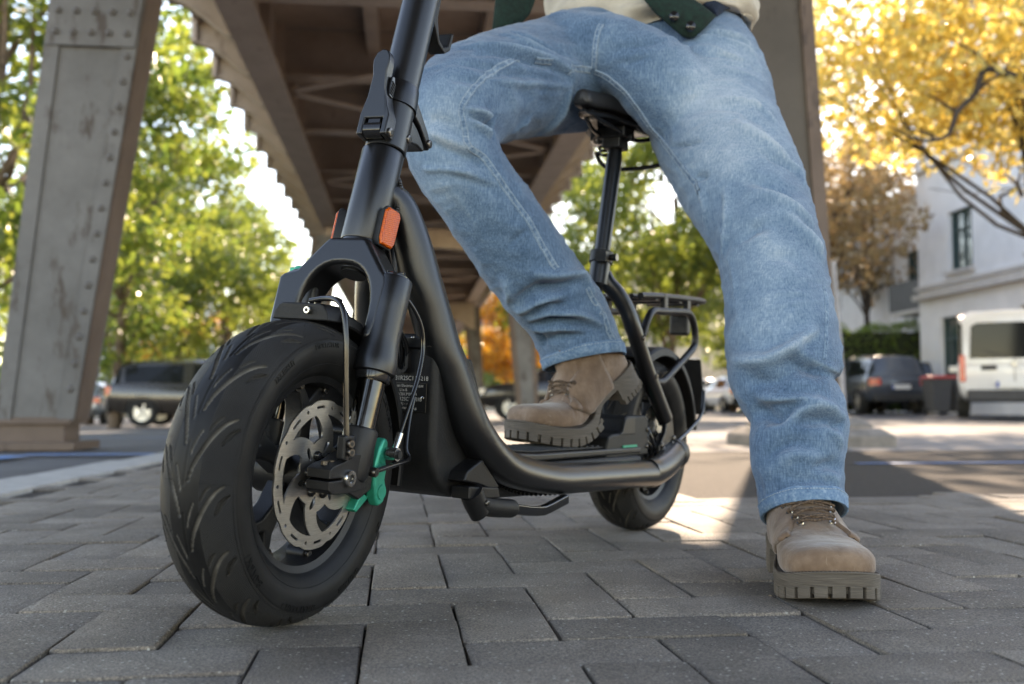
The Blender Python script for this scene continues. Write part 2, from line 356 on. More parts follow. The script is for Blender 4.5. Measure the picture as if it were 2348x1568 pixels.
# ------------------------------------------------------------------ steel viaduct
via = empty('steel_viaduct', (0, 0, 0), PHI); tag(via, 'long brown riveted steel railway viaduct on splayed columns overhead', 'viaduct')
ZB = 4.05; WL, WR, EL, ER = -1.66, 2.30, -2.52, 3.16
STN = [-8.5, 6.3, 21.3, 36.3, 51.3, 66.3, 81.3]
rivet_me = None
def rivet(parent, x, y, z):
    global rivet_me
    if rivet_me is None:
        q = MB(); q.lathe([(0.0, -0.019), (0.012, -0.017), (0.021, -0.009), (0.024, 0.004)], 10, 'Y'); t = q.build('rivet', M['steel_grey'], angle=60); rivet_me = t.data; bpy.data.objects.remove(t)
    o = bpy.data.objects.new('rivet', rivet_me); COL.objects.link(o); o.parent = parent; o.location = (x, y, z); return o
def column(a, wb, wt, side, near, face='steel_grey'):
    """battered box column; wb / wt: lateral place at foot and head"""
    z0, z1 = 0.17, ZB
    mb = MB(); hw0, hw1, d0, d1 = 0.215, 0.30, 0.15, 0.19
    foot = street(wb, a); zf = gz(foot.x, foot.y)
    def cx(z): return wb + (wt-wb)*(z-0)/z1
    def hw(z): return hw0 + (hw1-hw0)*z/z1
    def dd(z): return d0 + (d1-d0)*z/z1
    def sec(z, h, d): return [Vector((cx(z)-h, a-d, z+zf)), Vector((cx(z)+h, a-d, z+zf)), Vector((cx(z)+h, a+d, z+zf)), Vector((cx(z)-h, a+d, z+zf))]
    mb.loft([sec(z0, hw(z0)-0.012, dd(z0)-0.012), sec(z1, hw(z1)-0.012, dd(z1)-0.012)])
    col_o = mb.build('column', M[face], via, smooth=False)
    mb = MB()                                           # angle irons on the four corners and side plates
    for sx in (-1, 1):
        for sy in (-1, 1):
            r = []
            for z in (z0, z1):
                h, d, t = hw(z), dd(z), 0.085
                X0, X1 = cx(z)+sx*(h-t), cx(z)+sx*(h+0.004); Y0, Y1 = a+sy*(d-0.02), a+sy*(d+0.004)
                r.append([Vector((X0, Y0, z+zf)), Vector((X1, Y0, z+zf)), Vector((X1, Y1, z+zf)), Vector((X0, Y1, z+zf))])
            mb.loft(r)
    mb.build('corner_angle', M['steel_rust'] if not near else M[face], col_o, smooth=False)
    mb = MB()
    for sx in (-1, 1):
        r = []
        for z in (z0, z1):
            h, d = hw(z)-0.004, dd(z)-0.03; X = cx(z)+sx*h
            r.append([Vector((X, a-d, z+zf)), Vector((X+sx*0.012, a-d, z+zf)), Vector((X+sx*0.012, a+d, z+zf)), Vector((X, a+d, z+zf))])
        mb.loft(r)
    mb.build('side_plate', M['steel_rust'], col_o, smooth=False)
    mb = MB()
    mb.loft([[Vector((wb+sx*0.19, a+sy*0.14, zf-0.05)) for sx, sy in ((-1, -1), (1, -1), (1, 1), (-1, 1))], [Vector((wb+sx*0.19, a+sy*0.14, zf+z0+0.02)) for sx, sy in ((-1, -1), (1, -1), (1, 1), (-1, 1))]])
    mb.box((wb, a, zf+0.015), (0.56, 0.50, 0.05)); mb.box((wb, a, zf+z0-0.012), (0.46, 0.34, 0.03))
    mb.build('foot_plate', M['steel_rust'], col_o, smooth=False, bevel=0.006)
    if near:
        mb = MB()                                       # splice plate high on the face
        r = [[Vector((cx(z)-hw(z)+0.004, a-dd(z)-0.018, z+zf)), Vector((cx(z)+hw(z)-0.004, a-dd(z)-0.018, z+zf)), Vector((cx(z)+hw(z)-0.004, a-dd(z)-0.002, z+zf)), Vector((cx(z)-hw(z)+0.004, a-dd(z)-0.002, z+zf))] for z in (2.42, 3.4)]
        mb.loft(r); mb.build('splice_plate', M[face], col_o, smooth=False)
        z = 0.35
        while z < 2.38:
            rivet(col_o, cx(z)+(hw(z)-0.04), a-dd(z)-0.002, z+zf)
            z += 0.155
        for r_ in range(6):
            for c_ in range(5):
                z = 2.50+r_*0.13; rivet(col_o, cx(z)-hw(z)+0.06+c_*(2*hw(z)-0.12)/4, a-dd(z)-0.019, z+zf)
    return col_o
for a in STN:
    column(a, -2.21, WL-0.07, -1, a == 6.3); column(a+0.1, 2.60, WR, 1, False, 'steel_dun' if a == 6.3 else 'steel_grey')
A0, A1 = -12.0, 90.0
for w in (WL, WR):                                       # main plate girders
    mb = MB(); mb.box((w, (A0+A1)/2, ZB+0.02), (0.36, A1-A0, 0.04)); mb.build('girder_flange', M['steel_pale'], via, smooth=False)
    mb = MB(); mb.box((w, (A0+A1)/2, ZB+0.47), (0.03, A1-A0, 0.86)); mb.build('girder_web', M['steel_brown'], via, smooth=False)
    st_me = None
    for k in range(8, 60):
        if st_me is None:
            mb = MB(); mb.box((0, 0, 0), (0.26, 0.02, 0.84)); o = mb.build('stiffener', M['steel_brown'], via, smooth=False); st_me = o.data
        else: o = link('stiffener', st_me, via)
        o.location = (w, A0+1.25*k+0.4, ZB+0.47)
mb = MB(); mb.box(((EL+ER)/2, (A0+A1)/2, ZB+1.0), (ER-EL-0.1, A1-A0, 0.06)); mb.build('deck_plate', M['deck_plate'], via, smooth=False)
mb = MB()
for w in (-0.45, 0.95): mb.box((w, (A0+A1)/2, ZB+0.80), (0.16, A1-A0, 0.34))
mb.build('stringer', M['steel_brown'], via, smooth=False)
k = 0; a = -10.0
while a < 88:                                            # floor beams, wind bracing
    mb = MB(); mb.box(((WL+WR)/2, a, ZB+0.62), (WR-WL-0.05, 0.03, 0.62)); mb.box(((WL+WR)/2, a, ZB+0.32), (WR-WL-0.05, 0.26, 0.03))
    mb.build('floor_beam', M['steel_brown'] if k % 2 else M['steel_pale'], via, smooth=False)
    s1 = 1 if k % 2 else -1
    mb = MB(); mb.bar(((WL+WR)/2 - s1*1.75, a+0.1, ZB+0.13), ((WL+WR)/2 + s1*1.75, a+2.45, ZB+0.13), 0.14, 0.02); mb.build('wind_brace', M['steel_brown'], via, smooth=False)
    a += 2.5; k += 1
def bracket(a, w0, w1):
    s_ = 1 if w1 > w0 else -1; L_ = abs(w1-w0); pts = []
    pts = [(0.02, ZB+0.06), (0.02, ZB+0.95), (L_, ZB+0.95), (L_, ZB+0.52)]
    for i in range(7):
        t = i/6; pts.append((L_-0.06-(L_-0.1)*t, ZB+0.50-0.42*(math.sin(t*math.pi/2)**1.6)))
    mb = MB(); mb.prism([(w0+s_*p[0], p[1]) for p in pts], lambda x, z, t: Vector((x, a+t, z)), -0.014, 0.014)
    fl = [(L_, ZB+0.51)] + [(p[0], p[1]-0.008) for p in pts[4:]]
    for p, q in zip(fl[:-1], fl[1:]): mb.bar((w0+s_*p[0], a, p[1]), (w0+s_*q[0], a, q[1]), 0.15, 0.02)
    mb.box((w1+s_*0.03, a, ZB+0.75), (0.06, 0.17, 0.5))
    return mb.build('bracket', M['steel_pale'], via, smooth=False)
a = 3.2
while a < 60:
    bracket(a, WL, EL); bracket(a, WR, ER); a += 1.25
for w in (EL, ER):
    mb = MB(); mb.box((w, (A0+A1)/2, ZB+0.92), (0.05, A1-A0, 0.34)); mb.box((w, (A0+A1)/2, ZB+1.25), (0.10, A1-A0, 0.34)); mb.build('edge_beam', M['steel_pale'], via, smooth=False)
for a in STN:                                            # portal beams with haunches
    pts = [(WL-0.1, ZB-0.02), (WR+0.1, ZB-0.02), (WR+0.12, ZB-1.0)] + [(WR-0.1-(WR-WL-0.2)*i/12, ZB-0.42-0.52*(abs(i/6-1)**3.2)) for i in range(13)] + [(WL-0.12, ZB-1.0)]
    if a > 0 and a < 10: continue
    mb = MB(); mb.prism(pts, lambda x, z, t: Vector((x, a+t, z)), -0.12, 0.12); mb.build('portal_beam', M['steel_pale'], via, smooth=False)
# worn granite blocks at the foot of the right-hand column
pl = empty('column_plinth', street(2.62, 6.35)); pl.rotation_euler = (0, 0, PHI)
tag(pl, 'worn chamfered granite blocks round the foot of the right-hand column', 'plinth')
for (x, y, sx, sy, sz) in ((0.0, 0, 0.84, 0.8, 0.10), (0.02, 0.05, 0.64, 0.60, 0.17)):
    mb = MB(); mb.loft([[Vector((x+q*sx/2, y+r*sy/2, -0.05)) for q, r in ((-1, -1), (1, -1), (1, 1), (-1, 1))], [Vector((x+q*sx/2, y+r*sy/2, sz-0.05)) for q, r in ((-1, -1), (1, -1), (1, 1), (-1, 1))], [Vector((x+q*(sx/2-0.07), y+r*(sy/2-0.07), sz)) for q, r in ((-1, -1), (1, -1), (1, 1), (-1, 1))]])
    mb.build('block', M['plinth'], pl, smooth=False, bevel=0.012)

# grit and crumbs of leaf caught in the joints
gr = random.Random(12); mb = MB()
for k in range(420):
    lx, ly, vert = cells[gr.randrange(len(cells))]; s_ = gr.choice((-1, 1)); e_ = gr.uniform(-1, 1)
    dx, dy = (e_*0.1, s_*0.05) if not vert else (s_*0.05, e_*0.1)
    x, y = (lx+dx)*PC-(ly+dy)*PS, (lx+dx)*PS+(ly+dy)*PC
    if not (0.8 < y < 2.5 and abs(x) < 0.6*y) or (x*CP+y*SP) < -0.95: continue
    r_ = gr.uniform(0.0007, 0.0022); mb.box((x, y, gz(x, y)-0.0025+r_*0.6), (r_*2, r_*gr.uniform(1, 2.4), r_*1.4), Matrix.Rotation(gr.uniform(0, 3.1), 3, 'Z'), 0.6)
tag(mb.build('joint_grit', mat('grit', (0.32, 0.25, 0.18), 0.9, var=0.4, vscale=40, coords='Object'), smooth=False, recalc=False), kind='stuff')
# ------------------------------------------------------------------ trees
def leaf_cloud(centres, radii, n, size, rng, squash=0.75):
    """n leaf-shaped faces spread over clumps -> vertices, quads"""
    k = len(centres); w = np.array(radii)**2; w /= w.sum(); idx = rng.choice(k, n, p=w)
    d = rng.normal(size=(n, 3)); d /= np.linalg.norm(d, axis=1)[:, None]
    rr = rng.uniform(0.25, 1.0, n)**0.45
    pos = np.array(centres)[idx] + d*rr[:, None]*np.array(radii)[idx][:, None]*np.array([1, 1, squash])
    nrm = d*0.6 + rng.normal(size=(n, 3))*0.7 + np.array([0, 0, 0.5]); nrm /= np.linalg.norm(nrm, axis=1)[:, None]
    t = rng.normal(size=(n, 3)); t -= nrm*(t*nrm).sum(1)[:, None]; t /= np.linalg.norm(t, axis=1)[:, None]; b = np.cross(nrm, t)
    s = size*rng.uniform(0.55, 1.25, n)[:, None]
    v = np.stack([pos-t*s, pos+b*s*0.42+nrm*s*0.1, pos+t*s, pos-b*s*0.42+nrm*s*0.1], 1).reshape(-1, 3)
    f = np.arange(n*4).reshape(n, 4); return v, f
def mesh_np(name, v, f, m, smooth=False):
    me = bpy.data.meshes.new(name); me.from_pydata(v.tolist(), [], f.tolist()); me.materials.append(m)
    if smooth: me.polygons.foreach_set('use_smooth', [True]*len(me.polygons))
    return me
def limb(mb, p0, p1, r0, r1, rng, n=7, sag=0.1):
    p0, p1 = np.array(p0, float), np.array(p1, float); L_ = np.linalg.norm(p1-p0); path, rs = [], []
    off = rng.normal(size=(2, 3))*L_*sag
    for i in range(6):
        t = i/5; path.append(tuple(p0*(1-t)+p1*t + off[0]*math.sin(math.pi*t)*0.6 + off[1]*math.sin(2*math.pi*t)*0.35)); rs.append(r0*(1-t)+r1*t)
    mb.tube(path, rs, n); return path
def tree_meshes(seed, h, cr, ch, trunk_r, leaf, nleaf, lsize, clear=0.3, nclump=34, bark='bark'):
    """crown (mesh) and trunk (mesh) of a tree standing at the origin"""
    rng = np.random.default_rng(seed); cz = h - ch/2
    cs, rs = [], []
    while len(cs) < nclump:
        d = rng.uniform(-1, 1, 3)
        if np.linalg.norm(d) > 1: continue
        prof = math.sqrt(max(0, 1-(d[2]*0.9)**2))*(1.0 if d[2] < 0.2 else 1.0-0.35*(d[2]-0.2))
        p = np.array([d[0]*cr*prof, d[1]*cr*prof, cz+d[2]*ch/2])
        cs.append(p); rs.append(rng.uniform(0.16, 0.36)*cr)
    v, f = leaf_cloud(cs, rs, nleaf, lsize, rng)
    mb = MB(); base = h-ch
    tr = limb(mb, (0, 0, -0.3), (rng.normal()*0.2, rng.normal()*0.2, h*0.72), trunk_r, trunk_r*0.35, rng, 10, 0.02)
    for i in range(16):
        c = cs[rng.integers(nclump)]; t = rng.uniform(0.35, 0.95); q = np.array(tr[int(t*5)])
        q = np.array([q[0], q[1], max(base*0.75, min(q[2], c[2]-0.3*cr))]) if True else q
        pth = limb(mb, q, c, trunk_r*0.32, 0.02, rng, 6, 0.12)
        for _ in range(2):
            c2 = c + rng.normal(size=3)*cr*0.3; limb(mb, pth[3], c2, trunk_r*0.12, 0.008, rng, 5, 0.12)
    to = mb.build('trunk', M[bark]); tm = to.data; bpy.data.objects.remove(to)
    return mesh_np('crown', v, f, M[leaf]), tm
def tree(loc, meshes, name, label, rz=0.0, sc=1.0, group=None):
    r = empty(name, loc, rz); r.scale = (sc, sc, sc); tag(r, label, 'tree', group)
    link('trunk', meshes[1], r); link('crown', meshes[0], r); return r
def ground_at(u, Y):
    p = at(u, 900, Y); return (p.x, p.y, gz(p.x, p.y))
TL = tree_meshes(11, 10.5, 3.4, 9.0, 0.17, 'leaf_lime', 15000, 0.135, nclump=60)
TG = tree_meshes(12, 9.5, 3.2, 7.6, 0.15, 'leaf_green', 14000, 0.13, nclump=52)
TG2 = tree_meshes(13, 9.0, 3.6, 6.6, 0.16, 'leaf_green', 14000, 0.14, nclump=48)
TO = tree_meshes(14, 7.0, 2.6, 5.4, 0.13, 'leaf_orange', 9000, 0.13, nclump=36)
grp = 'street trees along the left side'
tree(ground_at(-60, 15), TL, 'street_tree', 'yellow-green leafy tree cut by the left edge, left of the near column', 0.3, 1.05, grp)
tree(ground_at(262, 25), TL, 'street_tree', 'bright yellow-green tree with thin trunk just right of the near column', 1.9, 1.0, grp)
tree(ground_at(205, 36), TG, 'street_tree', 'green tree mostly hidden behind the near left column', 2.9, 1.15, grp)
tree(ground_at(425, 33), TG, 'street_tree', 'green tree standing behind the dark brown car', 0.7, 1.0, grp)
tree(ground_at(520, 45), TL, 'street_tree', 'smaller yellow-green tree between the brown car and front wheel', 4.1, 1.0, grp)
tree(ground_at(405, 52), TO, 'street_tree', 'low orange autumn tree far behind the brown car roof', 2.2, 1.0, grp)
tree(ground_at(640, 58), TO, 'street_tree', 'orange-tinged tree beside the far viaduct column, left of the fork', 5.0, 1.25, grp)
tree(ground_at(60, 48), TG2, 'street_tree', 'far green tree at the left edge behind the near column', 1.1, 1.2, grp)
tree(ground_at(700, 85), TG, 'street_tree', 'distant green tree seen through the fork arch', 1.4, 1.2, grp)
grp = 'trees under and beyond the viaduct'
tree(ground_at(1530, 27), TG2, 'park_tree', 'broad green tree with trunk showing behind the rear rack', 0.2, 0.93, grp)
tree(ground_at(1330, 34), TG, 'park_tree', 'green tree behind the lifted right boot and knee', 3.3, 0.95, grp)
tree(ground_at(1150, 58), TO, 'park_tree', 'orange autumn tree glimpsed between far columns left of the bent leg', 0.9, 1.2, grp)
tree(ground_at(1680, 44), TG, 'park_tree', 'green tree half hidden behind the straight leg', 5.2, 1.1, grp)
tree(ground_at(1010, 100), TG2, 'park_tree', 'far green tree closing the view under the viaduct', 5.2, 1.3, grp)
# golden tree on the right: trunk outside the frame, boughs reaching into it
TY = tree_meshes(21, 9.0, 4.9, 5.2, 0.11, 'leaf_gold', 19000, 0.115, nclump=84, bark='bark_dark')
q = at(2420, 900, 15.5); ty = tree((q.x, q.y, 0), TY, 'golden_tree', 'golden yellow autumn tree with dark boughs in the upper right corner', 0.6, 1.0, 'autumn trees on the right')
rng = np.random.default_rng(4); mb = MB()
pts = [at(2460, 170, 13.4), at(2347, 178, 13.2), at(2262, 158, 13.0), at(2235, 215, 12.9), at(2195, 255, 12.8), at(2176, 305, 12.7), at(2140, 322, 12.6), at(2095, 318, 12.6), at(2040, 290, 12.5)]
pts = spline([tuple(p - Vector((q.x, q.y, 0))) for p in pts], 4); Mr = Matrix.Rotation(-0.6, 3, 'Z')
mb.tube([Mr @ Vector(p) for p in pts], [0.06-0.045*i/(len(pts)-1) for i in range(len(pts))], 8)
for (u0, v0, u1, v1) in ((2262, 158, 2180, 90), (2235, 215, 2330, 120), (2140, 322, 2060, 250), (2195, 255, 2120, 215)):
    a_, b_ = at(u0, v0, 12.9)-Vector((q.x, q.y, 0)), at(u1, v1, 12.6)-Vector((q.x, q.y, 0)); limb(mb, Mr @ a_, Mr @ b_, 0.03, 0.008, rng, 6, 0.1)
mb.build('bough', M['bark_dark'], ty)
TR = tree_meshes(22, 8.0, 2.9, 4.6, 0.10, 'leaf_rust', 5600, 0.12, nclump=40, bark='bark_dark')
q = at(1990, 900, 37); tree((q.x, q.y, gz(q.x, q.y)), TR, 'russet_tree', 'thin russet brown tree behind the hedge', 0.4, 1.35, 'autumn trees on the right')
q = at(1885, 900, 31); tree((q.x, q.y, gz(q.x, q.y)), TR, 'russet_tree', 'second russet tree just right of the right-hand column', 2.4, 1.2, 'autumn trees on the right')
# hedge
def hedge(a0, a1, w, depth, h, label):
    r = empty('hedge', street(w, (a0+a1)/2), PHI); tag(r, label, 'hedge')
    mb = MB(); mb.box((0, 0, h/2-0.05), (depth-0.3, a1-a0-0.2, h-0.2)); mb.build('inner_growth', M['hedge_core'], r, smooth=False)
    rng = np.random.default_rng(5); n = 16000
    face = rng.integers(0, 4, n); U = rng.uniform(-0.5, 0.5, n); V = rng.uniform(0, 1, n); p = np.zeros((n, 3))
    p[:, 0] = np.where(face == 0, -depth/2, np.where(face == 1, U*depth, np.where(face == 2, U*depth, depth/2)))
    p[:, 1] = np.where(face == 1, (V-0.5)*(a1-a0), np.where(face == 2, -(a1-a0)/2, U*(a1-a0)))
    p[:, 2] = np.where(face == 1, h, V*h)
    lump = 0.12*np.sin(p[:, 1]*2.1+1)+0.09*np.sin(p[:, 1]*5.3+p[:, 2]*3)
    p += rng.normal(size=(n, 3))*0.07; p[:, 2] += lump*(face == 1); p[:, 0] += lump*(face != 1)
    v, f = leaf_cloud(p, np.full(n, 0.03), n, 0.075, rng, 1.0); link('foliage', mesh_np('foliage', v, f, M['leaf_hedge']), r)
    return r
q = at(2080, 900, 33); w_, a_ = q.x*CP+q.y*SP, -q.x*SP+q.y*CP
hd = hedge(-5.5, 5.5, w_, 1.5, 2.75, 'clipped green hedge behind the parked cars, in front of the white house'); hd.location = (q.x, q.y, gz(q.x, q.y)); hd.rotation_euler = (0, 0, PHI + R(78))
# far shrubbery that closes the street
def thicket(name, u0, u1, Y, h, m, seed):
    rng = np.random.default_rng(seed); cs, rs = [], []
    for i in range(60):
        u = u0+(u1-u0)*rng.random(); p = at(u, 900, Y+rng.uniform(-4, 4)); cs.append((p.x, p.y, gz(p.x, p.y)+rng.uniform(0.1, 1)*h)); rs.append(rng.uniform(0.25, 0.6)*h)
    v, f = leaf_cloud(cs, rs, 11000, 0.28*h/3+0.1, rng); return tag(link(name, mesh_np(name, v, f, m)), kind='stuff')
thicket('far_shrubbery', -300, 800, 75, 4.0, M['leaf_green'], 1); thicket('far_shrubbery', 800, 1750, 95, 5.5, M['leaf_green'], 2); thicket('far_shrubbery', 1750, 2700, 60, 4.5, M['leaf_green'], 3)
# ------------------------------------------------------------------ houses
def house():
    W0 = 16.0; A_end = 29.7
    r = empty('white_house', street(W0, A_end), PHI); tag(r, 'white rendered town house with teal windows behind the van', 'house')
    # wall in vertical strips round the window openings (x = 0 is the street face, y negative is towards the camera)
    wins = [(-3.05, -1.8, 4.33-0.1, 6.0), (-7.0, -5.7, 4.23, 6.0), (-3.05, -1.8, 8.2, 9.9), (-7.0, -5.7, 8.2, 9.9), (-3.6, -1.2, 0.9, 2.9), (-7.6, -5.2, 0.9, 2.9)]
    ys = sorted({0.0, -14.0} | {w[0] for w in wins} | {w[1] for w in wins}); mb = MB()
    for y1, y0 in zip(ys[1:], ys[:-1]):
        ym = (y0+y1)/2; segs = sorted([(w[2], w[3]) for w in wins if w[0]-1e-3 <= ym <= w[1]+1e-3]); z = -0.3
        for (s0, s1) in segs + [(12.0, 12.0)]:
            mb.box((0.15, ym, (z+s0)/2), (0.3, y1-y0, s0-z)); z = s1
    mb.box((4.3, -0.15, 5.85), (8.0, 0.3, 12.3)); mb.box((4.3, -7, 12.1), (8.6, 14, 0.3)); mb.box((4.6, -13.85, 5.85), (7.6, 0.3, 12.3))
    mb.build('wall', M['white_wall'], r, smooth=False)
    for w in wins:
        ym, zm, ww, hh = (w[0]+w[1])/2, (w[2]+w[3])/2, w[1]-w[0], w[3]-w[2]
        mb = MB(); fr = 0.09
        for sy in (-1, 1): mb.box((0.16, ym+sy*(ww/2-fr/2), zm), (0.09, fr, hh))
        for sz in (-1, 1): mb.box((0.16, ym, zm+sz*(hh/2-fr/2)), (0.085, ww-2*fr, fr))
        mb.box((0.16, ym, zm+hh*0.18), (0.07, ww-2*fr, 0.06)); mb.box((0.165, ym, zm), (0.06, 0.06, hh-2*fr))
        wo_ = mb.build('window', M['teal_frame'], r, smooth=False)
        mb = MB(); mb.box((0.19, ym, zm), (0.02, ww-0.1, hh-0.1)); mb.build('pane', M['window_glass'], wo_, smooth=False)
        mb = MB(); mb.box((-0.05, ym, w[2]-0.06), (0.22, ww+0.2, 0.10)); mb.build('sill', M['stone_trim'], wo_, smooth=False)
    for z, d, h in ((3.62, 0.22, 0.16), (3.9, 0.14, 0.10), (7.6, 0.16, 0.12), (11.9, 0.4, 0.35)):
        mb = MB(); mb.box((-d/2, -7, z), (d, 14.1, h)); mb.build('cornice', M['stone_trim'], r, smooth=False)
    # setback wing with balcony
    r2 = empty('white_house_wing', street(17.6, 31)); r2.rotation_euler = (0, 0, PHI); tag(r2, 'lower white wing with dark balcony set back left of the white house', 'house')
    wins = [(1.6, 2.5, 4.0, 5.7), (5.0, 6.0, 4.0, 5.7), (9.0, 10.0, 4.0, 5.7), (2.2, 3.2, 1.0, 2.7), (6.2, 7.2, 1.0, 2.7)]
    ys = sorted({0.0, 14.0} | {w[0] for w in wins} | {w[1] for w in wins}); mb = MB()
    for y0, y1 in zip(ys[:-1], ys[1:]):
        ym = (y0+y1)/2; segs = sorted([(w[2], w[3]) for w in wins if w[0]-1e-3 <= ym <= w[1]+1e-3]); z = -0.3
        for (s0, s1) in segs + [(7.6, 7.6)]:
            mb.box((0.15, ym, (z+s0)/2), (0.3, y1-y0, s0-z)); z = s1
    mb.box((3, 7, 7.7), (6.5, 14.3, 0.3)); mb.box((3, 13.85, 3.6), (5.7, 0.3, 7.8)); mb.build('wall', M['white_wall'], r2, smooth=False)
    for w in wins:
        ym, zm, ww, hh = (w[0]+w[1])/2, (w[2]+w[3])/2, w[1]-w[0], w[3]-w[2]; mb = MB()
        for sy in (-1, 1): mb.box((0.14, ym+sy*(ww/2-0.04), zm), (0.08, 0.08, hh))
        for sz in (-1, 0.2, 1): mb.box((0.14, ym, zm+sz*(hh/2-0.04)), (0.07, ww-0.16, 0.08))
        wo_ = mb.build('window', M['teal_frame'], r2, smooth=False); mb = MB(); mb.box((0.18, ym, zm), (0.02, ww-0.06, hh-0.06)); mb.build('pane', M['window_glass'], wo_, smooth=False)
    mb = MB(); mb.box((-0.6, 0.3, 3.35), (1.2, 2.4, 0.12)); mb.build('balcony_slab', M['stone_trim'], r2, smooth=False)
    mb = MB(); mb.box((-1.16, 0.3, 3.9), (0.05, 2.4, 0.95)); mb.box((-0.6, -0.87, 3.9), (1.1, 0.05, 0.95)); mb.box((-0.6, 1.47, 3.9), (1.1, 0.05, 0.95)); mb.build('balcony_rail', M['dark_metal'], r2, smooth=False)
house()
def far_house(u, Y, w, d, h, m, label, rz=0.1):
    q = at(u, 900, Y); r = empty('far_house', (q.x, q.y, gz(q.x, q.y)), rz); tag(r, label, 'house', 'far houses')
    mb = MB(); mb.box((0, 0, h/2-0.5), (w, d, h+1)); mb.build('wall', m, r, smooth=False)
    mb = MB(); mb.loft([[Vector((sx*(w/2+0.3), sy*(d/2+0.3), h)) for sx, sy in ((-1, -1), (1, -1), (1, 1), (-1, 1))], [Vector((sx*(w/2-1.5), sy*0.4, h+2.6)) for sx, sy in ((-1, -1), (1, -1), (1, 1), (-1, 1))]]); mb.build('roof', M['dark_metal'], r, smooth=False)
    for zz in (1.4, 4.6, 7.6):
        if zz+1.6 > h: continue
        n = int(w/2.4)
        for i in range(n):
            x = -w/2+(i+0.5)*w/n; mb = MB(); mb.box((x, -d/2-0.01, zz+0.8), (1.05, 0.08, 1.6)); wo_ = mb.build('window', M['stone_trim'], r, smooth=False)
            mb = MB(); mb.box((x, -d/2-0.04, zz+0.8), (0.86, 0.06, 1.4)); mb.build('pane', M['window_glass'], wo_, smooth=False)
far_house(1590, 62, 7, 8, 8.5, M['cream_wall'], 'cream coloured house seen between the rear rack and the straight leg', 0.2)
far_house(330, 78, 12, 9, 9, M['white_wall'], 'pale house far behind the trees on the left', 0.15)
far_house(1090, 120, 16, 9, 10, M['cream_wall'], 'distant pale house at the end of the viaduct', 0.1)
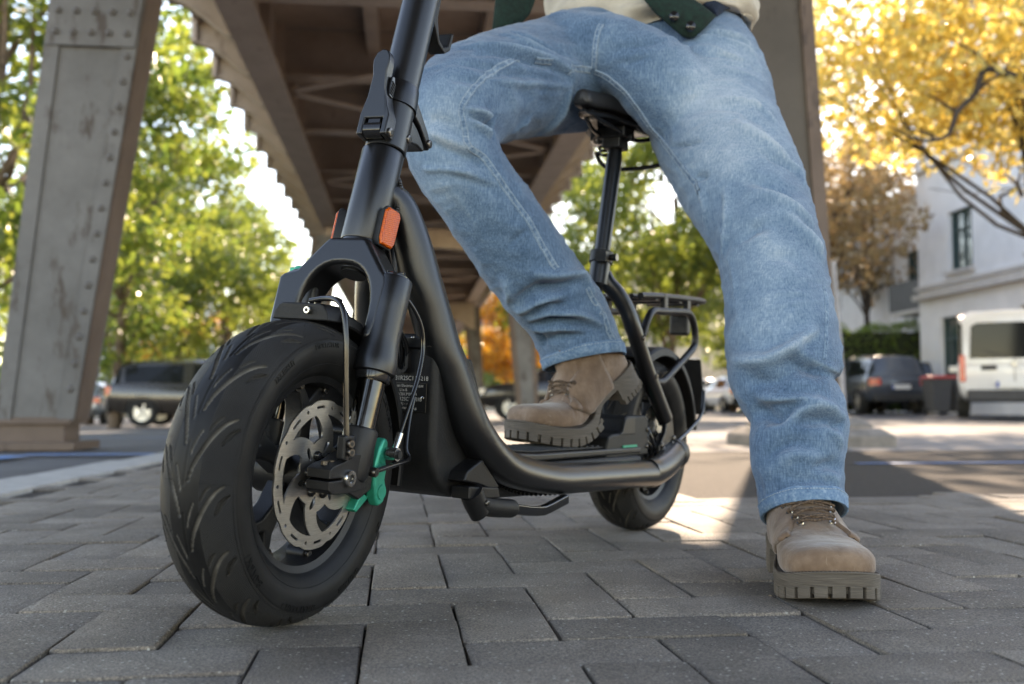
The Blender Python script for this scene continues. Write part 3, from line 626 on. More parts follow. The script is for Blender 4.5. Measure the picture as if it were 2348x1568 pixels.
# ------------------------------------------------------------------ cars
def car(loc, rz, paintm, name, label, L_=4.4, W_=1.8, H_=1.5, kind='suv', plate=True, group='parked cars'):
    """x is forwards; profile rows: x, bottom, belt, roof, half width at belt, half width at roof"""
    r = empty(name, loc, rz); tag(r, label, 'van' if kind == 'van' else 'car', group)
    h = H_; hl = L_/2; hw_ = W_/2
    if kind == 'van':
        rows = [(-1, .52, 1.0, 1.90, .93, .85), (-.98, .45, 1.05, 1.96, .98, .91), (-.9, .36, 1.07, 1.98, .99, .93), (-.5, .30, 1.08, 1.99, 1, .93), (.3, .30, 1.08, 1.98, 1, .93), (.55, .30, 1.08, 1.80, 1, .9), (.78, .30, 1.06, 1.12, .98, .95), (.95, .34, .92, .95, .93, .85), (1, .45, .75, .77, .82, .75)]; sc = H_/1.99
    elif kind == 'suv':
        rows = [(-1, .55, .92, .95, .84, .7), (-.97, .45, 1.0, 1.02, .92, .72), (-.9, .38, 1.05, 1.42, .95, .70), (-.8, .34, 1.05, 1.60, .97, .72), (-.3, .30, 1.03, 1.66, 1, .76), (.12, .30, 1.02, 1.62, 1, .76), (.42, .30, 1.02, 1.10, 1, .85), (.5, .30, 1.02, 1.04, .99, .9), (.8, .34, .98, 1.0, .95, .85), (.95, .40, .85, .87, .88, .75), (1, .5, .70, .72, .78, .68)]; sc = H_/1.66
    else:
        rows = [(-1, .5, .85, .88, .82, .7), (-.96, .42, .95, .97, .9, .72), (-.88, .36, .98, 1.05, .95, .72), (-.66, .32, .97, 1.40, .98, .70), (-.25, .28, .95, 1.48, 1, .74), (.1, .28, .94, 1.44, 1, .74), (.42, .28, .93, 1.0, 1, .85), (.5, .28, .93, .95, .99, .9), (.8, .32, .88, .9, .95, .85), (.95, .38, .74, .76, .87, .75), (1, .48, .62, .64, .76, .66)]; sc = H_/1.48
    fine = [tuple(x) for x in spline(rows, 4)]; rings, top = [], []
    for x, zb, zt, zr, wb_, wr_ in fine:
        X, zb, zt = x*hl, zb*sc, zt*sc; w = wb_*hw_
        rings.append([Vector((X, s*a*w, z)) for s, seq in ((1, [(0.0, zb), (0.86, zb), (0.96, zb+0.12), (1.0, zb*0.5+zt*0.5), (0.985, zt-0.06), (0.95, zt), (0.0, zt+0.02)]), (-1, [(0.95, zt), (0.985, zt-0.06), (1.0, zb*0.5+zt*0.5), (0.96, zb+0.12), (0.86, zb)])) for a, z in seq])
    mb = MB(); mb.loft(rings); body = mb.build('body', paintm, r, angle=35)
    gh = [q for q in fine if q[3]-q[2] > 0.03]; rg = []
    for x, zb, zt, zr, wb_, wr_ in gh:
        X, zt, zr = x*hl, zt*sc-0.02, zr*sc; w, wr = wb_*hw_*0.94, wr_*hw_
        rg.append([Vector((X, w, zt)), Vector((X, wr*1.02, zr-0.10*min(1, (zr-zt)/0.3))), Vector((X, wr*0.8, zr)), Vector((X, 0, zr+0.02)), Vector((X, -wr*0.8, zr)), Vector((X, -wr*1.02, zr-0.10*min(1, (zr-zt)/0.3))), Vector((X, -w, zt))])
    mb = MB(); mb.loft(rg, closed=False, cap0=True, cap1=True); mb.build('roof', paintm, r, angle=35)
    # glass: side panes and screens set just outside the shell
    def pane(pts):
        mb = MB(); n = len(pts); c = sum(pts, Vector())/n; nn = (pts[1]-pts[0]).cross(pts[2]-pts[0]).normalized()
        if nn.dot(c-Vector((0, 0, 1.0))) < 0: nn = -nn
        mb.add([p+nn*0.012 for p in pts]+[p-nn*0.03 for p in pts], [tuple(range(n)), tuple(range(2*n-1, n-1, -1))]+[(i, n+i, n+(i+1) % n, (i+1) % n) for i in range(n)]); return mb.build('window', M['car_glass'], r, smooth=False)
    def edge(i, s, t):
        p, q = (rg[i][0], rg[i][1]) if s > 0 else (rg[i][6], rg[i][5]); return p.lerp(q, t)
    n = len(rg); c1 = n*0.12; cuts = [(0.10, 0.30), (0.33, 0.60), (0.63, 0.86)] if kind != 'van' else [(0.06, 0.34), (0.38, 0.62), (0.66, 0.9)]
    for s in (1, -1):
        for f0, f1 in cuts:
            ids = [int(round(f0*(n-1)+(f1-f0)*(n-1)*k/4)) for k in range(5)]
            lo = [edge(i, s, 0.10) for i in ids]; hi = [edge(i, s, 0.90) for i in ids][::-1]
            if (lo[0]-lo[-1]).length > 0.1: 
                for k in range(4): pane([lo[k], lo[k+1], hi[3-k], hi[4-k]])
    def screen(i0, i1):
        a, b = rg[i0], rg[i1]; pane([a[0].lerp(a[6], 0.10), a[6].lerp(a[0], 0.10), b[4].lerp(b[2], -0.02), b[2].lerp(b[4], -0.02)])
    if kind == 'van':
        zz = [(-hl-0.004, y*0.74, z) for y, z in ((1, 1.10*sc), (-1, 1.10*sc), (-.95, 1.70*sc), (-.82, 1.76*sc), (.82, 1.76*sc), (.95, 1.70*sc))]; pane([Vector(p) for p in zz])
        mb = MB(); mb.box((-hl-0.004, 0.0, 0.85*sc), (0.012, 0.012, 0.62*sc)); mb.build('door_seam', M['plastic_black'], r, smooth=False)
        mb = MB(); mb.box((-hl-0.012, 0.42, 0.93*sc), (0.03, 0.26, 0.09)); mb.build('handle_recess', M['plastic_black'], r, bevel=0.01)
        mb = MB(); mb.bar((-hl-0.02, 0.1, 1.12*sc), (-hl-0.02, 0.5, 1.24*sc), 0.02, 0.02); mb.build('wiper', M['plastic_black'], r)
        mb = MB(); mb.tube([(-hl-0.012, 0.0, 0.99*sc), (-hl-0.022, 0.0, 0.99*sc)], [0.06, 0.055], 20); mb.build('badge', M['alloy'], r)
    else:
        big = min(range(n), key=lambda i: -rg[i][3].z); j = next((i for i in range(n) if rg[i][3].z > rg[big][3].z-0.10), 2); screen(0, max(1, j-1))
        j2 = max(i for i in range(n) if rg[i][3].z > rg[big][3].z-0.12); screen(n-1, min(n-2, j2+1))
    # wheels
    wr_ = 0.33 if kind == 'sedan' else 0.36
    for x in (-0.60, 0.62):
        for s in (1, -1):
            mb = MB(); mb.lathe([(wr_*0.6, -0.1), (wr_*0.92, -0.11), (wr_, -0.07), (wr_, 0.07), (wr_*0.92, 0.11), (wr_*0.6, 0.1)], 28, 'Y', closed=True); w_o = mb.build('wheel', M['tyre'], r); w_o.location = (x*hl, s*(hw_-0.10), wr_)
            mb = MB(); mb.lathe([(0, 0.02), (0.05, 0.06), (0.09, 0.04), (0.62*wr_, 0.05), (0.66*wr_, 0.10), (0.64*wr_, -0.05), (0, -0.05)], 28, 'Y')
            for k in range(5):
                t = k*2*math.pi/5; mb.bar((0.04*math.cos(t), 0.07, 0.04*math.sin(t)), (0.62*wr_*math.cos(t), 0.075, 0.62*wr_*math.sin(t)), 0.05, 0.03, (0, 1, 0))
            ro = mb.build('rim', M['alloy'], w_o); ro.scale = (1, s, 1)
            mb = MB(); mb.lathe([(wr_*1.0, -0.06), (wr_*1.13, 0.012), (wr_*1.15, 0.012), (wr_*1.15, -0.06)], 24, 'Y', a0=0.0, a1=math.pi); ar = mb.build('wheel_arch', M['plastic_black'], r); ar.location = (x*hl, s*hw_*0.985, wr_); ar.scale = (1, s, 1)
    zt = rows[1][2]*sc
    for s in (1, -1):
        mb = MB()
        if kind == 'van': mb.box((-hl+0.02, s*hw_*0.90, 0.92*sc), (0.10, 0.10, 0.5*sc))
        else: mb.box((-hl*0.965, s*hw_*0.76, zt*0.88), (0.16, hw_*0.34, 0.20))
        mb.build('tail_light', M['red_lens'], r, bevel=0.015)
        mb = MB(); mb.box((hl*0.93, s*hw_*0.70, 0.72*sc), (0.18, hw_*0.36, 0.15)); mb.build('headlight', M['white_lens'], r, bevel=0.02)
        mb = MB(); mb.box((hl*0.33, s*(hw_*0.98+0.08), 1.02*sc), (0.12, 0.18, 0.14)); mb.build('mirror', paintm, r, bevel=0.03)
    for bx, bw, bz in ((-hl*0.985-0.02, hw_*1.66, (0.46 if kind != 'van' else 0.42)*sc), (hl*0.985, hw_*1.5, 0.42*sc)): mb = MB(); mb.box((bx, 0, bz), (0.10, bw, 0.21*sc)); mb.build('bumper', M['plastic_black'] if kind != 'van' else M['dark_metal'], r, bevel=0.03)
    if plate:
        zp = 0.62*sc if kind == 'van' else 0.74*sc
        mb = MB(); mb.box((-hl-0.045, 0 if kind != 'van' else 0.05, zp), (0.02, 0.52, 0.115)); po = mb.build('number_plate', M['plate_white'], r, smooth=False)
        mb = MB(); mb.box((-hl-0.05, 0.235 if kind != 'van' else 0.285, zp), (0.02, 0.045, 0.113)); mb.build('plate_band', M['plate_blue'], po, smooth=False)
    return r
def put(u, Y, z=None):
    q = at(u, 900, Y); return (q.x, q.y, gz(q.x, q.y))
car(put(476, 25.5), R(4), M['car_brown'], 'parked_car', 'dark brown estate car side-on behind the front tyre', 4.6, 1.8, 1.68, 'suv')
car(put(205, 36), math.pi*0.5+R(10), M['car_silver'], 'parked_car', 'pale blue car mostly hidden behind the near left column', 4.3, 1.8, 1.5, 'sedan')
car(put(1285, 25.5), math.pi+R(3), M['car_black'], 'parked_car', 'black car behind the lifted right boot', 4.3, 1.8, 1.5, 'sedan')
car(put(1678, 42), R(98), M['car_white'], 'parked_car', 'small white car seen from behind, left of the straight leg', 4.0, 1.75, 1.5, 'sedan')
car(put(1612, 46), R(96), M['car_black'], 'parked_car', 'dark car beside the small white car, right of the rear tyre', 4.2, 1.75, 1.5, 'sedan')
car(put(1904, 33.2), R(90), M['car_silver'], 'parked_car', 'silver blue car just right of the right-hand column', 4.3, 1.8, 1.5, 'sedan')
car(put(1996, 29.7), R(91), M['car_slate'], 'parked_car', 'dark slate off-roader seen from behind, between silver car and bins', 4.4, 1.82, 1.68, 'suv')
car(put(2120, 32.5), R(80), M['car_black'], 'parked_car', 'black car behind the bins, between off-roader and white van', 4.4, 1.8, 1.6, 'suv')
vn = car(put(2312, 20.3), R(66), M['car_white'], 'parked_van', 'white van with dark rear window at the right edge', 5.0, 1.92, 1.98, 'van')
def bin_(u, Y, label):
    q = at(u, 900, Y); r = empty('wheelie_bin', (q.x, q.y, gz(q.x, q.y)), 0.1); tag(r, label, 'bin', 'bins beside the van')
    mb = MB(); mb.loft([[Vector((sx*a, sy*b, z)) for sx, sy in ((-1, -1), (1, -1), (1, 1), (-1, 1))] for a, b, z in ((.20, .22, .06), (.27, .30, .88), (.29, .32, .88), (.29, .32, .92))]); mb.build('body', M['bin_grey'], r, bevel=0.02)
    mb = MB(); mb.loft([[Vector((sx*a, sy*b, z)) for sx, sy in ((-1, -1), (1, -1), (1, 1), (-1, 1))] for a, b, z in ((.295, .335, .925), (.30, .34, .96), (.24, .28, 1.01))]); mb.build('lid', M['bin_red'], r, bevel=0.015)
    for s in (-1, 1):
        mb = MB(); mb.cyl((s*.2, .22, .1), (s*.26, .22, .1), .1, n=16); mb.build('wheel', M['tyre'], r)
    return r
bin_(2148, 26.0, 'grey wheeled bin with red lid beside the slate off-roader'); bin_(2196, 26.3, 'grey wheeled bin with red lid nearest the white van')
# lamp post beside the right-hand column
q = at(1932, 900, 12.0); lp = empty('lamp_post', (q.x, q.y, 0)); tag(lp, 'slim pale grey post right behind the right-hand column', 'post')
mb = MB(); mb.tube([(0, 0, 0), (-0.03, 0, 0.9), (-0.09, 0, 2.0)], [0.045, 0.04, 0.035], 12); mb.build('shaft', mat('galvanised_post', (0.26, 0.26, 0.28), 0.5, 0.3), lp); mb = MB(); mb.cyl((0, 0, -0.02), (0, 0, 0.12), 0.085); mb.build('collar', M['dark_metal'], lp)
# ------------------------------------------------------------------ electric scooter
M['frame'] = mat('satin_black_paint', (0.0055, 0.0057, 0.0064), 0.29, 0.0, spec=0.62, var=0.08, vscale=300, rvar=0.04, bump=0.0002, bscale=900)
M['frame_gloss'] = mat('gloss_black', (0.012, 0.012, 0.013), 0.16, 0.0, var=0.1, vscale=40)
M['black_part'] = mat('black_casting', (0.007, 0.007, 0.0078), 0.42, 0.0, spec=0.4, var=0.15, vscale=120, bump=0.0003, bscale=700)
M['black_matte'] = mat('matte_black_plastic', (0.008, 0.008, 0.0083), 0.55, spec=0.35, var=0.2, vscale=60, bump=0.0004, bscale=400)
M['stanchion'] = mat('dark_chrome', (0.09, 0.085, 0.078), 0.12, 1.0, var=0.1, vscale=50)
M['bolt'] = mat('black_steel_bolt', (0.16, 0.145, 0.13), 0.3, 1.0, var=0.15, vscale=90)
M['socket'] = mat('bolt_socket', (0.01, 0.01, 0.01), 0.5)
M['bright'] = mat('polished_steel', (0.62, 0.61, 0.58), 0.22, 1.0, var=0.06, vscale=60)
M['teal'] = mat('teal_anodised', (0.0, 0.33, 0.22), 0.38, 0.35, var=0.1, vscale=80)
M['rubber_mat'] = mat('deck_rubber', (0.03, 0.03, 0.031), 0.75, var=0.15, vscale=60, bump=0.0006, bscale=260)
M['label_print'] = mat('pale_print', (0.62, 0.6, 0.55), 0.6, var=0.08, vscale=200)
M['label_ink'] = mat('label_black', (0.008, 0.008, 0.008), 0.35)
def rotor_mat():
    m, nt, b = nodes('brushed_disc'); L = nt.links.new; tc = N(nt, 'ShaderNodeTexCoord')
    mp = N(nt, 'ShaderNodeMapping'); mp.inputs['Rotation'].default_value = (0, 0.5, 0); mp.inputs['Scale'].default_value = (60, 60, 1400); L(tc.outputs['Object'], mp.inputs[0])
    n = N(nt, 'ShaderNodeTexNoise', i_Scale=1.0, i_Detail=3.0); L(mp.outputs[0], n.inputs['Vector'])
    r = ramp(nt, [(0.3, (0.42, 0.40, 0.37)), (0.7, (0.62, 0.595, 0.56))]); L(n.outputs['Fac'], r.inputs[0]); L(r.outputs[0], b.inputs['Base Color'])
    b.inputs['Metallic'].default_value = 1.0; b.inputs['Roughness'].default_value = 0.36
    bp = N(nt, 'ShaderNodeBump', i_Strength=0.4, i_Distance=0.0003); L(n.outputs['Fac'], bp.inputs['Height']); L(bp.outputs[0], b.inputs['Normal']); return m
M['rotor'] = rotor_mat()
def reflector_mat():
    m, nt, b = nodes('orange_reflector'); L = nt.links.new; tc = N(nt, 'ShaderNodeTexCoord')
    v = N(nt, 'ShaderNodeTexVoronoi', i_Scale=420.0, i_Randomness=0.15); L(tc.outputs['Object'], v.inputs['Vector'])
    r = ramp(nt, [(0.0, (0.85, 0.17, 0.004)), (0.5, (0.60, 0.085, 0.002)), (0.9, (0.25, 0.025, 0.001))]); L(v.outputs['Distance'], r.inputs[0]); L(r.outputs[0], b.inputs['Base Color'])
    bp = N(nt, 'ShaderNodeBump', i_Strength=1.0, i_Distance=0.0012); L(v.outputs['Distance'], bp.inputs['Height']); L(bp.outputs[0], b.inputs['Normal'])
    b.inputs['Roughness'].default_value = 0.2; b.inputs['Coat Weight'].default_value = 0.3; b.inputs['Coat Roughness'].default_value = 0.05; b.inputs['Specular IOR Level'].default_value = 0.3; return m
M['reflector'] = reflector_mat()
def tyre_mat():
    m, nt, b = nodes('scooter_tyre_rubber'); L = nt.links.new
    at_ = N(nt, 'ShaderNodeAttribute', attribute_name='groove'); ak = N(nt, 'ShaderNodeAttribute', attribute_name='knurl'); uv = N(nt, 'ShaderNodeUVMap')
    tc = N(nt, 'ShaderNodeTexCoord'); n1 = N(nt, 'ShaderNodeTexNoise', i_Scale=35.0, i_Detail=6.0); L(tc.outputs['Object'], n1.inputs['Vector'])
    r1 = ramp(nt, [(0.3, (0.0065, 0.0065, 0.0068)), (0.7, (0.015, 0.0145, 0.014))]); L(n1.outputs['Fac'], r1.inputs[0])
    lit_dust_mix = N(nt, 'ShaderNodeMix', data_type='RGBA'); lit_dust_mix.inputs[7].default_value = (0.34, 0.32, 0.29, 1); L(r1.outputs[0], lit_dust_mix.inputs[6])  # paler groove insides: fine dirt, plus light caught by their walls painted in
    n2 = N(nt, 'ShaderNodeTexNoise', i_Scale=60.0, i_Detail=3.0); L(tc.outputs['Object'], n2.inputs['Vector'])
    mm = N(nt, 'ShaderNodeMath', operation='MULTIPLY'); L(at_.outputs['Fac'], mm.inputs[0]); L(n2.outputs['Fac'], mm.inputs[1]); L(mm.outputs[0], lit_dust_mix.inputs[0])
    # knurled bands
    sp = N(nt, 'ShaderNodeSeparateXYZ'); L(uv.outputs[0], sp.inputs[0])
    def wave(ax, bx):
        a = N(nt, 'ShaderNodeMath', operation='MULTIPLY'); a.inputs[1].default_value = ax; L(sp.outputs[0], a.inputs[0])
        c = N(nt, 'ShaderNodeMath', operation='MULTIPLY'); c.inputs[1].default_value = bx; L(sp.outputs[1], c.inputs[0])
        d = N(nt, 'ShaderNodeMath', operation='ADD'); L(a.outputs[0], d.inputs[0]); L(c.outputs[0], d.inputs[1]); s = N(nt, 'ShaderNodeMath', operation='SINE'); L(d.outputs[0], s.inputs[0]); return s
    w1, w2 = wave(2600, 2600), wave(2600, -2600)
    mw = N(nt, 'ShaderNodeMath', operation='MAXIMUM'); L(w1.outputs[0], mw.inputs[0]); L(w2.outputs[0], mw.inputs[1])
    mk = N(nt, 'ShaderNodeMath', operation='MULTIPLY'); L(mw.outputs[0], mk.inputs[0]); L(ak.outputs['Fac'], mk.inputs[1])
    bp = N(nt, 'ShaderNodeBump', i_Strength=0.9, i_Distance=0.0006); L(mk.outputs[0], bp.inputs['Height']); L(bp.outputs[0], b.inputs['Normal'])
    hk = N(nt, 'ShaderNodeMapRange'); hk.inputs['To Max'].default_value = 0.10; L(mk.outputs[0], hk.inputs['Value'])
    mx2 = N(nt, 'ShaderNodeMix', data_type='RGBA'); L(hk.outputs[0], mx2.inputs[0]); L(lit_dust_mix.outputs[2], mx2.inputs[6]); mx2.inputs[7].default_value = (0.3, 0.29, 0.28, 1)
    L(mx2.outputs[2], b.inputs['Base Color']); b.inputs['Roughness'].default_value = 0.48; b.inputs['Specular IOR Level'].default_value = 0.2
    return m
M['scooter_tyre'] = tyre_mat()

BM = Matrix(((-0.50761, 0.86077, 0.03758, 0.23591), (-0.86159, -0.50712, -0.02214, 1.9317), (0.0, -0.04362, 0.99905, 0.0), (0, 0, 0, 1)))
KM = Matrix(((-0.39474, 0.9157, 0.07528, -0.243), (-0.91879, -0.39342, -0.03234, 1.092), (0.0, -0.08194, 0.99664, 0.1653), (0, 0, 0, 1)))
KB = BM.inverted() @ KM                                  # steered front end -> frame coordinates
sco = empty('electric_scooter', mtx=BM)
tag(sco, 'matt black electric scooter with fat tyres and teal brake, ridden by the person in jeans', 'scooter')
def kbuild(mb, name, m, parent=None, **kw):              # geometry given in front-wheel coordinates (x forwards, y left, z up, origin at the axle)
    o = mb.build(name, m, parent or sco, **kw); o.matrix_basis = KB if (parent is None or parent is sco) else Matrix.Identity(4); return o
QA, QF = Vector((-0.2622, 0, 0.965)), Vector((0.965, 0, 0.2622))
def kq(y, q, n=0.0): return Vector((-0.0405, 0, 0)) + QA*q + QF*n + Vector((0, y, 0))   # along / ahead of the steering axis
def bolt(mb_head, mb_sock, p, d, r=0.0045, h=0.004):
    p, d = Vector(p), Vector(d).normalized(); mb_head.tube([p, p+d*h*0.8, p+d*h], [r, r, r*0.85], 14); mb_sock.tube([p+d*h*0.6, p+d*(h+0.0002)], [r*0.52, r*0.52], 6)
def bolts(lst, parent, name='bolt', r=0.0045, h=0.004, k=False, m=None):
    for p, d in lst:
        a, b = MB(), MB(); bolt(a, b, p, d, r, h); o = a.build(name, m or M['bolt'], parent, angle=50)
        if k and parent is sco: o.matrix_basis = KB
        so = b.build('socket', M['socket'], o if parent is sco else parent, angle=50)
def text_verts(body, size, extrude=0.0):
    cu = bpy.data.curves.new('t', 'FONT'); cu.body = body; cu.size = size; cu.extrude = extrude; cu.align_x = 'CENTER'; cu.align_y = 'CENTER'; cu.resolution_u = 3
    o = bpy.data.objects.new('t', cu); COL.objects.link(o); dg = bpy.context.evaluated_depsgraph_get(); me = bpy.data.meshes.new_from_object(o.evaluated_get(dg))
    v = [p.co.copy() for p in me.vertices]; f = [tuple(p.vertices) for p in me.polygons]
    bpy.data.objects.remove(o); bpy.data.curves.remove(cu); bpy.data.meshes.remove(me); return v, f
# ---- tyre: profile and carved tread
TYP = spline([(0.105, 0.030), (0.112, 0.0375), (0.126, 0.0450), (0.139, 0.0462), (0.1475, 0.0432), (0.1545, 0.0365), (0.1608, 0.0245), (0.1640, 0.0120), (0.1650, 0.0)], 6)
TYP = TYP + [(r_, -y_) for r_, y_ in TYP[:-1][::-1]]
def resample(pts, n):
    p = np.array(pts); d = np.r_[0, np.cumsum(np.linalg.norm(np.diff(p, axis=0), axis=1))]; t = np.linspace(0, d[-1], n)
    return np.stack([np.interp(t, d, p[:, 0]), np.interp(t, d, p[:, 1])], 1), t-d[-1]/2
def tyre_mesh(pitches=15, per=56, nphi=141):
    prof, arc = resample(TYP, nphi); tsign = -arc         # arc runs from y>0 to y<0: make t positive on the left
    pit = 2*math.pi/pitches; th = np.arange(per)*pit/per
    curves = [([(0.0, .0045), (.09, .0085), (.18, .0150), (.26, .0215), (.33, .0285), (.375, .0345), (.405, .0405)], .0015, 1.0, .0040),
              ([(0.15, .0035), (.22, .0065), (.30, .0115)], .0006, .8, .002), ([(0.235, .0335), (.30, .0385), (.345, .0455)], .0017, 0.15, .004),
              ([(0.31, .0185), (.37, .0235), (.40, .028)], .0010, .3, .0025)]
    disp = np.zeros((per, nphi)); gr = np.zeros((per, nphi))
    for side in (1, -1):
        for pts, hw, lit_dust, depth in curves:  # third value: how far dirt and painted-in wall light pale the groove
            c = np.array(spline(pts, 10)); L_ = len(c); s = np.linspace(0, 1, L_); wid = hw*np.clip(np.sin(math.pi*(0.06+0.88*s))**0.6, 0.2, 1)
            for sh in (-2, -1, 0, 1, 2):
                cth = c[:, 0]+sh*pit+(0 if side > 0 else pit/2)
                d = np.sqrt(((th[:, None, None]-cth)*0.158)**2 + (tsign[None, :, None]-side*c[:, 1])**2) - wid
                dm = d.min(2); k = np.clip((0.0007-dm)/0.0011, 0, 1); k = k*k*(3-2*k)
                disp = np.maximum(disp, k*depth); gr = np.maximum(gr, k*lit_dust)
    line = np.clip(1-np.abs(tsign)/0.0009, 0, 1)[None, :]*(np.sin(th*2*math.pi/pit) > -0.4)[:, None]; disp = np.maximum(disp, line*0.0012)
    kn = ((np.abs(tsign) > 0.017) & (np.abs(tsign) < 0.052))[None, :]*np.clip(1-gr*3, 0, 1)
    # small ribs where tread meets sidewall
    disp = np.tile(disp, (pitches, 1)); gr = np.tile(gr, (pitches, 1)); kn = np.tile(kn, (pitches, 1)); nt_ = pitches*per
    TH = np.arange(nt_)*2*math.pi/nt_
    g = np.gradient(prof, axis=0); nr = np.stack([-g[:, 1], g[:, 0]], 1); nr /= np.linalg.norm(nr, axis=1)[:, None]
    if nr[nphi//2, 0] < 0: nr = -nr
    edge = (np.abs(np.abs(tsign)-0.0535) < 0.0013)[None, :]*(np.arange(nt_) % 2)[:, None]*0.0008
    dd = -disp+edge
    rr = prof[None, :, 0]+nr[None, :, 0]*dd; yy = prof[None, :, 1]+nr[None, :, 1]*dd
    V = np.stack([rr*np.cos(TH)[:, None], yy, rr*np.sin(TH)[:, None]], 2).reshape(-1, 3)
    i, j = np.meshgrid(np.arange(nt_), np.arange(nphi-1), indexing='ij'); k = (i+1) % nt_
    F = np.stack([i*nphi+j, i*nphi+j+1, k*nphi+j+1, k*nphi+j], 2).reshape(-1, 4)
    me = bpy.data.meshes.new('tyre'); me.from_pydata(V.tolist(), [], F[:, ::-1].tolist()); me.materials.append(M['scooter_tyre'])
    me.polygons.foreach_set('use_smooth', [True]*len(F))
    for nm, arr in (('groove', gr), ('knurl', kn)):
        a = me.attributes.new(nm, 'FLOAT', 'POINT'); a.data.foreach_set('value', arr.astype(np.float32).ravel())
    uvl = me.uv_layers.new(name='UVMap'); U = np.stack([np.repeat(TH*0.158, nphi), np.tile(tsign, nt_)], 1); vi = np.empty(len(me.loops), np.int32); me.loops.foreach_get('vertex_index', vi); uvl.data.foreach_set('uv', U[vi].astype(np.float32).ravel())
    bm = bmesh.new(); bm.from_mesh(me); bmesh.ops.recalc_face_normals(bm, faces=bm.faces); bm.to_mesh(me); bm.free()
    return me
SW, _ = resample([p for p in TYP if p[1] > 0.028 and p[0] < 0.15], 60)
def side_y(r): return float(np.interp(r, SW[:, 0], SW[:, 1]))
def side_text(mb, body, size, th, r, flip=False, lift=0.0006):
    v, f = text_verts(body, size, 0.0004); out = []
    for p in v:
        a, b = (p.x, p.y) if not flip else (-p.x, -p.y)
        t = th - a/r; rr = r + b          # reads clockwise seen from the left
        out.append(Vector((rr*math.cos(t), side_y(rr)+lift+p.z, rr*math.sin(t))))
    # seen from y>0 with x pointing left: mirror so that the letters read right
    mb.add(out, f)
def disc_mesh(name, loops, t, m):
    """flat plate with holes: loops of (x, z) points, the first is the outline; lies in the x-z plane"""
    cu = bpy.data.curves.new(name, 'CURVE'); cu.dimensions = '2D'; cu.fill_mode = 'BOTH'; cu.extrude = t/2
    for lp in loops:
        s = cu.splines.new('POLY'); s.points.add(len(lp)-1); s.use_cyclic_u = True
        for q, p in zip(s.points, lp): q.co = (p[0], p[1], 0, 1)
    o = bpy.data.objects.new(name, cu); COL.objects.link(o); dg = bpy.context.evaluated_depsgraph_get(); me = bpy.data.meshes.new_from_object(o.evaluated_get(dg)); bpy.data.objects.remove(o); bpy.data.curves.remove(cu)
    for v in me.vertices: v.co = Vector((v.co.x, v.co.z, v.co.y))
    me.flip_normals(); me.materials.clear(); me.materials.append(m); me.name = name
    return me
def pol(r, t): return (r*math.cos(t), r*math.sin(t))
def arc_pts(r, t0, t1, n): return [pol(r, t0+(t1-t0)*i/n) for i in range(n+1)]
def rotor_loops():
    out = [pol(0.0800-0.0016*max(0, math.cos(10*t))**3, t) for t in np.linspace(0, 2*math.pi, 240, endpoint=False)]; loops = [out]
    for k in range(10):
        t = k*2*math.pi/10+0.12
        a = arc_pts(0.0745, t, t+0.20, 5)+arc_pts(0.0715, t+0.20, t, 5); loops.append(a)
        c = pol(0.0730, t+0.40); loops.append([(c[0]+0.0021*math.cos(q), c[1]+0.0021*math.sin(q)) for q in np.linspace(0, 2*math.pi, 10, endpoint=False)])
    for k in range(6):
        t = k*2*math.pi/6                                   # large swept openings
        pts = []
        for r_, a0, a1 in ((0.0345, 0.08, 0.52), ):
            pass
        inn = [pol(0.036+0.004*i/4, t+0.10+0.42*i/4) for i in range(5)]
        right = [pol(0.040+(0.0645-0.040)*i/6, t+0.52-0.02*i/6-0.55*(i/6)**1.3+0.36*(i/6)) for i in range(1, 7)]
        outer = arc_pts(0.0652, t+0.24, t-0.42, 8)
        left = [pol(0.0645-(0.0645-0.036)*i/6, t-0.42+0.52*(i/6)**0.8) for i in range(1, 6)]
        loops.append(inn+right+outer+left)
        c = pol(0.0335, t-0.22+0.5); 
        loops.append([pol(0.030+0.0075*math.sin(q)+0.001, t+0.80+0.10*math.cos(q)+0.06*math.sin(q)) for q in np.linspace(0, 2*math.pi, 14, endpoint=False)])
    loops.append([pol(0.0165, q) for q in np.linspace(0, 2*math.pi, 40, endpoint=False)])
    return loops
TYRE = tyre_mesh()
